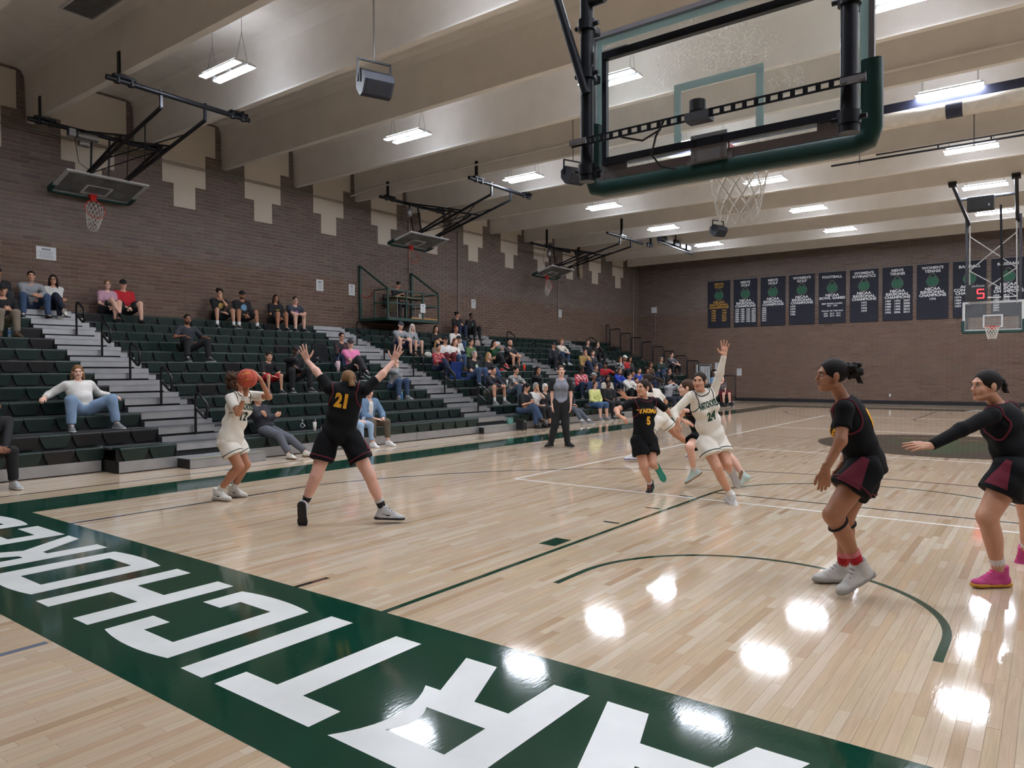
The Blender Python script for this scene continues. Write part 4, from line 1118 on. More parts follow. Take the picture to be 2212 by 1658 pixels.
def sdf_mesh(prims, h, k=0.02, grow=0.0, cuts=(), disp=None, subs=()):
    lo = np.full(3, 1e9); hi = np.full(3, -1e9)
    for p in prims:
        if p[0] == 'c': pts = np.stack([p[1], p[2]]); r = max(p[3], p[4])+grow
        else: pts = p[1][None]; r = float(p[3].max())+grow
        lo = np.minimum(lo, pts.min(0)-r); hi = np.maximum(hi, pts.max(0)+r)
    lo -= 2.5*h; hi += 2.5*h
    n = np.ceil((hi-lo)/h).astype(int)+1
    f = np.full(n, 9.0, np.float32)
    ax = [lo[i]+h*np.arange(n[i]) for i in range(3)]
    for p in prims:
        kk = p[6] if p[6] is not None else k
        if p[0] == 'c': pl = np.minimum(p[1], p[2])-max(p[3], p[4]); ph = np.maximum(p[1], p[2])+max(p[3], p[4])
        else: pl = p[1]-p[3].max(); ph = p[1]+p[3].max()
        m = grow+kk+3*h
        i0 = np.maximum(0, np.floor((pl-m-lo)/h).astype(int)); i1 = np.minimum(n, np.ceil((ph+m-lo)/h).astype(int)+1)
        P = np.stack(np.meshgrid(*[ax[i][i0[i]:i1[i]] for i in range(3)], indexing='ij'), -1)
        d = (d_cone(P, p[1], p[2], p[3], p[4], p[5]) if p[0] == 'c' else d_ell(P, p[1], p[2], p[3]))-grow
        s = (slice(i0[0], i1[0]), slice(i0[1], i1[1]), slice(i0[2], i1[2]))
        a = f[s]
        w = np.clip(kk-np.abs(a-d), 0, None)/kk
        f[s] = np.minimum(a, d)-w*w*kk*0.25
    if subs or cuts or disp is not None:
        P = np.stack(np.meshgrid(*ax, indexing='ij'), -1)
        for p in subs:
            d = (d_cone(P, p[1], p[2], p[3], p[4], p[5]) if p[0] == 'c' else d_ell(P, p[1], p[2], p[3]))
            kk = p[6] or 0.006
            w = np.clip(kk-np.abs(f+d), 0, None)/kk
            f = np.maximum(f, -d)+w*w*kk*0.25
        for c in cuts: f = np.maximum(f, c(P))
        if disp is not None: f = f+disp(P)
    return nets(f.astype(np.float32), lo, h)
def nets(f, lo, h):
    ins = f < 0
    c = np.zeros(np.array(f.shape)-1, np.int16)
    S = [ins[x:f.shape[0]-1+x, y:f.shape[1]-1+y, z:f.shape[2]-1+z] for x, y, z in CORN]
    for s in S: c = c+s
    act = np.argwhere((c > 0) & (c < 8))
    if len(act) == 0: return np.zeros((0, 3)), np.zeros((0, 4), int)
    idx = np.full(c.shape, -1, np.int64); idx[tuple(act.T)] = np.arange(len(act))
    vals = np.stack([f[tuple((act+o).T)] for o in CORN], 1)
    acc = np.zeros((len(act), 3)); cnt = np.zeros(len(act))
    for a, b in EDG:
        va, vb = vals[:, a], vals[:, b]; m = (va < 0) != (vb < 0)
        t = np.where(m, va/np.where(m, va-vb, 1), 0)
        pt = CORN[a]+t[:, None]*(CORN[b]-CORN[a])
        acc += pt*m[:, None]; cnt += m
    V = lo+h*(act+acc/cnt[:, None])
    quads = []
    for ax_ in range(3):
        o1, o2 = [q for q in range(3) if q != ax_]
        sl0 = [slice(None)]*3; sl1 = [slice(None)]*3
        sl0[ax_] = slice(0, -1); sl1[ax_] = slice(1, None)
        A = ins[tuple(sl0)]; B = ins[tuple(sl1)]
        e = np.argwhere(A != B)
        e = e[(e[:, o1] > 0) & (e[:, o2] > 0) & (e[:, o1] < f.shape[o1]-1) & (e[:, o2] < f.shape[o2]-1)]
        flip = A[tuple(e.T)]
        def g(d1, d2):
            q = e.copy(); q[:, o1] -= d1; q[:, o2] -= d2
            return idx[tuple(q.T)]
        q = np.stack([g(1, 1), g(0, 1), g(0, 0), g(1, 0)], 1)
        sw = flip if ax_ != 1 else ~flip
        q[~sw] = q[~sw][:, ::-1]
        quads.append(q)
    Q = np.concatenate(quads)
    Q = Q[(Q >= 0).all(1)]
    return V, Q
def uv_ball(c, r, R=I3, nu=8, nv=5):
    P = []; F = []
    for j in range(nv+1):
        th = math.pi*j/nv
        for i in range(nu):
            ph = 2*math.pi*i/nu; P.append((math.sin(th)*math.cos(ph), math.sin(th)*math.sin(ph), math.cos(th)))
    P = (np.array(P)*np.asarray(r)) @ np.asarray(R).T+np.asarray(c)
    for j in range(nv):
        for i in range(nu): F.append((j*nu+i, (j+1)*nu+i, (j+1)*nu+(i+1) % nu, j*nu+(i+1) % nu))
    return P, np.array(F)
def cat_mesh(parts):
    """[(V,F,matindex)] -> V,F,M"""
    V = []; F = []; M = []; o = 0
    for v, q, m in parts:
        V.append(v); F.append(np.asarray(q)+o); o += len(v)
        M.append(np.full(len(q), m) if np.isscalar(m) else m)
    return np.concatenate(V), np.concatenate(F), np.concatenate(M)
def qmesh(name, V, F, M, mats):
    me = mesh_np(name, V, F, mats, smooth=True)
    me.polygons.foreach_set('material_index', np.asarray(M, np.int32))
    me.update()
    return me

# ---- head (local: x to the person's right, y forward, z up; origin at the middle of the head)
HEADC = {}
def head_template(h, fem):
    k = (h, fem)
    if k in HEADC: return HEADC[k]
    j = 0.92 if fem else 1.0
    pr = [ellp((0, -0.014, 0.035), I3, (0.074, 0.094, 0.084)), ellp((0, 0.022, -0.028), I3, (0.060*j, 0.070, 0.082)),
          ellp((0, 0.062, -0.088), I3, (0.026*j, 0.024, 0.020)), cone((0.046*j, 0.0, -0.062), (0.018, 0.066, -0.092), 0.020, 0.014), cone((-0.046*j, 0.0, -0.062), (-0.018, 0.066, -0.092), 0.020, 0.014),
          ellp((0.036, 0.058, -0.028), I3, (0.024, 0.024, 0.022)), ellp((-0.036, 0.058, -0.028), I3, (0.024, 0.024, 0.022)),
          ellp((0, 0.078, 0.030), I3, (0.050, 0.014, 0.011)),
          cone((0, 0.086, 0.016), (0, 0.104, -0.024), 0.0075, 0.0115, k=0.010), ellp((0.0, 0.098, -0.028), I3, (0.0165, 0.012, 0.0085), k=0.008),
          ellp((0, 0.082, -0.056), I3, (0.026, 0.012, 0.016), k=0.01),
          ellp((0.077, -0.008, -0.004), I3, (0.011, 0.021, 0.033), k=0.006), ellp((-0.077, -0.008, -0.004), I3, (0.011, 0.021, 0.033), k=0.006)]
    subs = [ellp((0.031, 0.100, 0.007), I3, (0.017, 0.016, 0.010), k=0.010), ellp((-0.031, 0.100, 0.007), I3, (0.017, 0.016, 0.010), k=0.010)]
    V, F = sdf_mesh(pr, h, k=0.022, subs=subs)
    parts = [(V, F, 0)]
    for s in (-1, 1):
        e, q = uv_ball((s*0.031, 0.0785, 0.007), (0.0120, 0.0110, 0.0058)); parts.append((e, q, 2))
        e, q = uv_ball((s*0.030, 0.0870, 0.0065), (0.0056, 0.0042, 0.0058), nu=8, nv=4); parts.append((e, q, 3))
        e, q = uv_ball((s*0.032, 0.0880, 0.0285), (0.0205, 0.0045, 0.0040), R=np.array([[1, 0, 0.12*-s], [0, 1, 0], [0.12*s, 0, 1]])); parts.append((e, q, 3))
        e, q = uv_ball((s*0.031, 0.0865, 0.0155), (0.0165, 0.0040, 0.0020)); parts.append((e, q, 3))
    e, q = uv_ball((0, 0.0920, -0.0525), (0.0215, 0.0060, 0.0046)); parts.append((e, q, 1))
    e, q = uv_ball((0, 0.0915, -0.0605), (0.0185, 0.0064, 0.0052)); parts.append((e, q, 1))
    HEADC[k] = cat_mesh(parts)
    return HEADC[k]
HANDC = {}
def hand_template(h, pose):
    """right hand: wrist at origin, fingers +y, back of hand +z, thumb towards -x"""
    k = (h, pose)
    if k in HANDC: return HANDC[k]
    kn = [(-0.030, 0.090), (-0.010, 0.096), (0.011, 0.091), (0.029, 0.081)]
    ln = [(0.040, 0.026, 0.022), (0.044, 0.029, 0.023), (0.041, 0.027, 0.022), (0.032, 0.020, 0.019)]
    spread, curl, th = {'open': ((-0.26, -0.06, 0.13, 0.36), (0.05, 0.08, 0.06), 0.95), 'relax': ((-0.06, -0.01, 0.03, 0.09), (0.45, 0.55, 0.4), 0.45),
                        'flat': ((-0.10, -0.02, 0.05, 0.14), (0.10, 0.12, 0.1), 0.55), 'grip': ((-0.03, 0, 0.02, 0.05), (1.05, 1.2, 0.8), 0.5), 'ball': ((-0.22, -0.06, 0.10, 0.28), (0.30, 0.32, 0.25), 0.8)}[pose]
    pr = []
    for i, (x, y) in enumerate(kn):
        pr.append(cone((x*0.55, 0.0, 0), (x, y, 0), 0.0135, 0.0125, k=0.016))
        p = np.array([x, y, 0.0]); a = 0.0
        for s_, (l, c) in enumerate(zip(ln[i], curl)):
            a += c*(1+0.08*i)
            d = np.array([math.sin(spread[i])*math.cos(a), math.cos(spread[i])*math.cos(a), -math.sin(a)])
            q = p+d*l
            pr.append(cone(p, q, 0.0098-0.0008*s_-(0.0012 if i == 3 else 0), 0.0090-0.0009*s_-(0.0012 if i == 3 else 0), k=0.004)); p = q
    p = np.array([-0.022, 0.022, -0.004])
    for l, aa, dz, r in ((0.040, th+0.15, -0.25, 0.0135), (0.032, th-0.15, -0.3, 0.0108), (0.026, th-0.3, -0.35, 0.0095)):
        d = nrm(np.array([-math.sin(aa), math.cos(aa), dz])); q = p+d*l; pr.append(cone(p, q, r, r*0.9, k=0.008)); p = q
    pr.append(cone((0, -0.03, 0), (0, 0.01, 0), 0.022, 0.022, k=0.02))
    V, F = sdf_mesh(pr, h, k=0.012)
    V = V*np.array([1, 1, 0.86])
    HANDC[k] = (V, F)
    return HANDC[k]
SHOEC = {}
def shoe_template(h, high=False):
    """ankle joint at the origin, toe +y, sole at z=-0.085"""
    k = (h, high)
    if k in SHOEC: return SHOEC[k]
    pr = [cone((0, -0.040, -0.048), (0.004, 0.10, -0.060), 0.034, 0.030), ellp((0.006, 0.145, -0.060), I3, (0.043, 0.060, 0.028)), ellp((0.003, 0.06, -0.062), I3, (0.042, 0.085, 0.025)),
          cone((0, -0.015, -0.045), (0, -0.008, 0.02 if not high else 0.05), 0.042, 0.046), cone((0, 0.018, 0.004), (0.003, 0.105, -0.040), 0.037, 0.030)]
    V, F = sdf_mesh(pr, h, k=0.025, cuts=[lambda P: -0.068-P[..., 2], lambda P: P[..., 2]+0.55*np.clip(-P[..., 1]-0.0, -0.03, 0.05)*-0.3-(0.024 if not high else 0.052)])
    so = [cone((0, -0.045, -0.074), (0.003, 0.06, -0.074), 0.041, 0.043), ellp((0.006, 0.135, -0.074), I3, (0.050, 0.078, 0.03))]
    V2, F2 = sdf_mesh(so, h, k=0.02, cuts=[lambda P: P[..., 2]+0.060, lambda P: -0.085-P[..., 2]])
    parts = [(V, F, 0), (V2, F2, 1)]
    for i in range(4):
        e, q = uv_ball((0.002, 0.036+0.022*i, 0.036-0.0160*i), (0.028, 0.0065, 0.0065), nu=6, nv=4); parts.append((e, q, 2))
    SHOEC[k] = cat_mesh(parts)
    return SHOEC[k]

# ---- hair and caps in head space
HAIRC = {}
def hair_template(style, h):
    k = (style, h)
    if k in HAIRC: return HAIRC[k]
    cap = [ellp((0, -0.016, 0.038), I3, (0.0795, 0.0985, 0.0905))]
    face = [ellp((0, 0.125, -0.035), I3, (0.074, 0.092, 0.122), k=0.016)]
    nape = lambda P: -0.050-P[..., 2]
    cuts = [nape]
    r = random.Random(len(style)*7+3)
    pr = list(cap)
    if style == 'short': cuts = [lambda P: -0.022-P[..., 2]-0.25*P[..., 1]]
    elif style == 'buzz': pr = [ellp((0, -0.016, 0.038), I3, (0.0775, 0.096, 0.087))]; cuts = [lambda P: -0.012-P[..., 2]-0.25*P[..., 1]]
    elif style == 'messy' or style == 'curly':
        for _ in range(46 if style == 'curly' else 30):
            a = r.uniform(0, 6.28); b = r.uniform(-0.15, 1.0); q = math.sqrt(max(0, 1-b*b))
            p = np.array([0.084*q*math.cos(a), -0.02+0.098*q*math.sin(a), 0.05+0.086*b])
            if p[1] > 0.05 and p[2] < 0.07: continue
            pr.append(ellp(p, I3, np.full(3, r.uniform(0.02, 0.032)), k=0.008))
    elif style in ('long', 'longpart'):
        pr += [cone((0, -0.075, 0.03), (0, -0.095, -0.20), 0.060, 0.050)]
        for s in (-1, 1): pr += [cone((s*0.072, -0.01, 0.02), (s*0.088, 0.005, -0.12), 0.026, 0.024), cone((s*0.088, 0.005, -0.12), (s*0.085, 0.02, -0.22), 0.024, 0.014), cone((s*0.06, -0.06, -0.05), (s*0.07, -0.07, -0.21), 0.035, 0.03)]
        cuts = []
    elif style == 'bob':
        pr += [cone((0, -0.07, 0.03), (0, -0.085, -0.07), 0.055, 0.045)]
        for s in (-1, 1): pr += [cone((s*0.074, -0.015, 0.02), (s*0.080, -0.01, -0.07), 0.024, 0.022)]
        cuts = []
    elif style == 'curlylong':
        for _ in range(70):
            a = r.uniform(0, 6.28); b = r.uniform(-1.3, 1.0); q = math.sqrt(max(0.55, 1-b*b))
            p = np.array([0.092*q*math.cos(a), -0.025+0.10*q*math.sin(a), 0.04+0.09*b])
            if p[1] > 0.03 and p[2] < 0.075: continue
            pr.append(ellp(p, I3, np.full(3, r.uniform(0.022, 0.034)), k=0.008))
        cuts = []
    elif style == 'bun':
        pr += [ellp((0, -0.105, 0.085), I3, (0.040, 0.040, 0.038), k=0.008)]
    elif style == 'puff':
        for _ in range(60):
            a = r.uniform(0, 6.28); b = r.uniform(-1, 1); q = math.sqrt(1-b*b); R_ = r.uniform(0.035, 0.065)
            pr.append(ellp((R_*q*math.cos(a), -0.135+R_*q*math.sin(a), 0.045+R_*b*0.9), I3, np.full(3, r.uniform(0.012, 0.020)), k=0.006))
        for q in range(6): pr.append(cone((0.02*(q-2.5)*0.6, -0.165, 0.02), (0.02*(q-2.5), -0.190-0.008*(q % 3), -0.045-0.012*(q % 2)), 0.011, 0.006, k=0.004))
    elif style == 'pony':
        pr += [ellp((0, -0.115, 0.055), I3, (0.026, 0.022, 0.026)), cone((0, -0.12, 0.05), (0.005, -0.165, -0.04), 0.026, 0.032), cone((0.005, -0.165, -0.04), (0.0, -0.150, -0.16), 0.032, 0.024), cone((0.0, -0.150, -0.16), (-0.005, -0.135, -0.235), 0.024, 0.008)]
    elif style == 'flypony':
        pr += [ellp((0, -0.110, 0.055), I3, (0.024, 0.022, 0.024)), cone((0, -0.115, 0.055), (0.02, -0.235, 0.005), 0.024, 0.040), cone((0.02, -0.235, 0.005), (0.03, -0.34, -0.09), 0.040, 0.034), cone((0.03, -0.34, -0.09), (0.03, -0.385, -0.17), 0.034, 0.010)]
    elif style == 'braid':
        pr += [ellp((0, -0.105, 0.05), I3, (0.03, 0.025, 0.03))]
        for q in range(9): pr.append(ellp((0.005*(-1)**q, -0.128-0.009*q, 0.040-0.030*q), I3, (0.024-0.0012*q, 0.021, 0.022), k=0.005))
    elif style == 'lowbun':
        pr += [ellp((0, -0.115, 0.0), I3, (0.036, 0.030, 0.034), k=0.01)]
    elif style == 'mullet':
        pr += [cone((0, -0.075, 0.02), (0, -0.088, -0.12), 0.055, 0.045)]
        for s in (-1, 1): pr += [cone((s*0.074, -0.02, 0.02), (s*0.085, -0.02, -0.09), 0.024, 0.022), cone((s*0.085, -0.02, -0.09), (s*0.10, -0.015, -0.125), 0.022, 0.010)]
        cuts = []
    elif style == 'fringe':
        pr = [ellp((0, -0.014, 0.038), I3, (0.082, 0.102, 0.092))]; cuts = [lambda P: -0.03-P[..., 2]-0.2*P[..., 1]]; face = [ellp((0, 0.125, -0.060), I3, (0.072, 0.090, 0.105), k=0.012)]
    V, F = sdf_mesh(pr, h, k=0.014, cuts=cuts, subs=face)
    HAIRC[k] = (V, F)
    return HAIRC[k]
def cap_template(h, white=False):
    k = ('cap', h)
    if k in HAIRC: return HAIRC[k]
    V, F = sdf_mesh([ellp((0, -0.014, 0.048), I3, (0.086, 0.104, 0.092))], h, cuts=[lambda P: 0.040-P[..., 2]])
    V2, F2 = sdf_mesh([ellp((0, 0.105, 0.046), np.array([[1, 0, 0], [0, 0.97, -0.22], [0, 0.22, 0.97]]).T, (0.074, 0.085, 0.010))], h, cuts=[lambda P: 0.055-P[..., 1]])
    HAIRC[k] = cat_mesh([(V, F, 0), (V2, F2, 0)])[:2]
    return HAIRC[k]

SKIN = {'a': (226, 178, 156), 'b': (205, 152, 124), 'c': (176, 122, 92), 'd': (138, 92, 68), 'e': (92, 62, 48), 'p': (222, 172, 152)}
def skin(k): return mat('skin_'+k, SKIN[k], 0.5, var=0.06, scale=14)
def lips(k): c = SKIN[k]; return mat('lips_'+k, (int(c[0]*0.80), int(c[1]*0.58), int(c[2]*0.58)), 0.45, var=0.04)
m_sclera = mat('eye_white', (225, 222, 218), 0.3, var=0.0)
HAIRCOL = {'black': (22, 18, 17), 'dark': (40, 28, 22), 'brown': (74, 50, 36), 'blond': (176, 136, 86), 'dblond': (132, 98, 64), 'grey': (150, 148, 146), 'white': (212, 208, 202), 'red': (112, 58, 36)}
def hairm(k): return mat('hair_'+k, HAIRCOL[k], 0.6, var=0.3, scale=70, bump=0.5, bscale=160, spec=0.25)
def cloth(rgb, name=None):
    nm = name or 'cloth_%d_%d_%d' % rgb
    return mat(nm, rgb, 0.85, var=0.07, scale=10, bump=0.12, bscale=220)
def cloth2(name, c1, c2, scale=18, thr=0.52, kind='noise'):
    if name in MATS: return MATS[name]
    m = mat(name, c1, 0.85, var=0.06)
    nt = m.node_tree; N = nt.nodes; L = nt.links; b = N['Principled BSDF']
    tc = N.new('ShaderNodeTexCoord')
    if kind == 'noise':
        t = N.new('ShaderNodeTexNoise'); t.inputs['Scale'].default_value = scale; t.inputs['Detail'].default_value = 2; o = t.outputs['Fac']
    elif kind == 'stripe':
        t = N.new('ShaderNodeTexWave'); t.inputs['Scale'].default_value = scale; t.bands_direction = 'DIAGONAL'; o = t.outputs['Fac']
    else:
        t = N.new('ShaderNodeTexChecker'); t.inputs['Scale'].default_value = scale; o = t.outputs['Fac']
    L.new(tc.outputs['Object'], t.inputs['Vector'])
    gt = N.new('ShaderNodeMath'); gt.operation = 'GREATER_THAN'; gt.inputs[1].default_value = thr; L.new(o, gt.inputs[0])
    mx = N.new('ShaderNodeMix'); mx.data_type = 'RGBA'; mx.inputs['A'].default_value = srgb(*c1); mx.inputs['B'].default_value = srgb(*c2)
    L.new(gt.outputs[0], mx.inputs['Factor']); L.new(mx.outputs['Result'], b.inputs['Base Color'])
    return m

def rot_to(fwd, up):
    """columns: right, forward, up"""
    f = nrm(fwd); u = np.asarray(up, float); r = nrm(np.cross(f, u)); u = np.cross(r, f)
    return np.stack([r, f, u], 1)
def ik(a, b, l1, l2, pole):
    a = np.asarray(a, float); b = np.asarray(b, float); d = b-a; D = np.linalg.norm(d)
    if D > (l1+l2)*0.999: b = a+d/D*(l1+l2)*0.999; d = b-a; D = np.linalg.norm(d)
    x = (l1*l1-l2*l2+D*D)/(2*D); hgt = math.sqrt(max(0, l1*l1-x*x))
    e = d/D; p = np.asarray(pole, float); p = nrm(p-e*(p @ e))
    return a+e*x+p*hgt, b
def folds(amp, seed):
    s = seed*1.7
    return lambda P: amp*(np.sin(P[..., 2]*38+3*np.sin(P[..., 0]*9+s)+2.2*np.sin(P[..., 1]*11+s))+0.7*np.sin(P[..., 0]*31-P[..., 1]*27+P[..., 2]*22+s))

def torso_prims(J, g):
    """blended trunk shapes; g: build factors"""
    P, NB = J['pelvis'], J['neck']; up = nrm(NB-P); Lt = np.linalg.norm(NB-P)
    hl = nrm(J['HL']-J['HR']); sl = nrm(J['SL']-J['SR'])
    def R(t):
        l = nrm(hl*(1-t)+sl*t); f = nrm(np.cross(l, up)); l = np.cross(up, f)
        return np.stack([l, f, up], 1)
    b = g.get('b', 1.0); w = g.get('waist', 1.0); s = g.get('s', 1.0)
    bend = g.get('curve', 0.0)
    def C(t): return P+up*Lt*t+R(t)[:, 1]*(bend*math.sin(math.pi*t))
    pr = [ellp(C(0.03), R(0), np.array([0.152*g.get('hip', 1.0)*b, 0.115*b, 0.12])*s), ellp(C(0.33), R(0.3), np.array([0.138*w*b, 0.098*w*b, 0.16])*s),
          ellp(C(0.64), R(0.8), np.array([0.158*b, 0.108*b, 0.165])*s), ellp(C(0.82), R(1), np.array([0.145*b, 0.095*b, 0.10])*s)]
    if g.get('fem'):
        for q in (-1, 1): pr.append(ellp(C(0.64)+R(0.8)[:, 0]*q*0.070*s+R(0.8)[:, 1]*0.072*s*b, R(0.8), np.array([0.062, 0.055, 0.062])*s))
    if g.get('belly'): pr.append(ellp(C(0.38)+R(0.3)[:, 1]*0.04*s, R(0.3), np.array([0.15*b, 0.13*b, 0.15])*s*g['belly']))
    for q, S in ((1, J['SL']), (-1, J['SR'])):
        pr.append(cone(NB-up*0.025*s, S, 0.054*s, (0.045 if g.get('fem') else 0.054)*s, k=0.03))
    return pr
def limb_prims(J, g, what, frac=2.0, flat=False, scale=1.0, taper=1.0):
    s = g.get('s', 1.0); lb = g.get('lb', 1.0)*scale; out = []
    for q in ('L', 'R'):
        if what == 'arm': a, m, e = J['S'+q], J['E'+q], J['W'+q]; r = (0.052, 0.040, 0.040, 0.027)
        else: a, m, e = J['H'+q], J['K'+q], J['A'+q]; r = (0.088, 0.058, 0.054, 0.036)
        if what == 'arm' and g.get('fem'): r = [x*0.90 for x in r]
        r = [x*s*(lb if what == 'leg' else 1+(lb-1)*0.5) for x in r]
        if frac <= 1.0:
            t = frac; out.append(cone(a, a+(m-a)*t, r[0], (r[0]+(r[1]-r[0])*t)*taper, flat))
        else:
            t = frac-1
            out.append(cone(a, m, r[0], r[1]*(1+(taper-1)*0.5)))
            out.append(cone(m, m+(e-m)*t, r[2]*(1+(taper-1)*0.7), (r[2]+(r[3]-r[2])*t)*taper, flat))
            if what == 'leg' and scale <= 1.0 and taper <= 1.0:
                d = nrm(e-m); back = nrm(np.cross(np.cross(d, J['fwd']), d))
                out.append(ellp(m+(e-m)*0.32-back*0.016*s, rot_to(d, back)[:, [0, 2, 1]], np.array([0.050, 0.046, 0.115])*s*g.get('lb', 1.0)))
    return out
def add_part(name, V, F, mats, root, M=None):
    me = mesh_np(name, V, F, mats, smooth=True)
    if M is not None: me.polygons.foreach_set('material_index', np.asarray(M, np.int32))
    o = link(name, me); place_under(o, root)
    return o
def bvh_of(o):
    me = o.data; n = len(me.vertices); V = np.empty(n*3, np.float32); me.vertices.foreach_get('co', V)
    return BVHTree.FromPolygons([tuple(v) for v in V.reshape(-1, 3)], [tuple(p.vertices) for p in me.polygons])
def stick(root, bvh, name, V2, F, O, ex, ey, n, m, off=0.004, reach=0.4):
    """press a flat print onto a cloth surface; O origin in front of it, n pointing out of the cloth"""
    O, ex, ey, n = [np.asarray(q, float) for q in (O, ex, ey, n)]
    bm = bmesh.new()
    vs = [bm.verts.new((x, y, 0)) for x, y in V2]
    for f in F:
        try: bm.faces.new([vs[i] for i in f])
        except ValueError: pass
    bmesh.ops.triangulate(bm, faces=bm.faces[:])
    size = max(V2[:, 0].ptp() if hasattr(V2[:, 0], 'ptp') else np.ptp(V2[:, 0]), np.ptp(V2[:, 1]))
    for _ in range(3):
        le = [e for e in bm.edges if e.calc_length() > max(0.02, size/14)]
        if not le: break
        bmesh.ops.subdivide_edges(bm, edges=le, cuts=1, use_grid_fill=False); bmesh.ops.triangulate(bm, faces=bm.faces[:])
    bm.verts.ensure_lookup_table(); miss = []
    for v in bm.verts:
        p = O+ex*v.co.x+ey*v.co.y
        hit = bvh.ray_cast(Vector(p+n*reach), Vector(-n), reach*2)
        if hit[0] is None:
            hit = bvh.find_nearest(Vector(p))
        q = np.array(hit[0])+n*off
        v.co = Vector(q)
    me = bpy.data.meshes.new(name); bm.to_mesh(me); bm.free(); me.materials.append(m)
    o = link(name, me); place_under(o, root)
    return o
def disc2(rx, ry, n=20):
    return np.array([(rx*math.cos(t), ry*math.sin(t)) for t in np.arange(n)*2*math.pi/n]), [tuple(range(n))]
def ring(root, bvh, name, c, axis, r, tr, m, arc=(0, 6.2832), n=26, off=0.002, ref=None):
    x, y, _ = frame_z(axis)
    if ref is not None: x = nrm(np.asarray(ref)-np.asarray(axis)*(np.asarray(ref) @ np.asarray(axis))); y = np.cross(nrm(axis), x)
    pts = []
    closed = arc[1]-arc[0] > 6.2
    for t in np.linspace(arc[0], arc[1], n+1)[:n if closed else n+1]:
        q = np.asarray(c)+(x*math.cos(t)+y*math.sin(t))*r
        hit = bvh.find_nearest(Vector(q))
        q = np.array(hit[0])+np.array(hit[1])*off if hit[0] is not None else q
        pts.append(q)
    mb = MB(); mb.tube(pts, tr, 6, closed=closed); return mb.build(name, m, root)

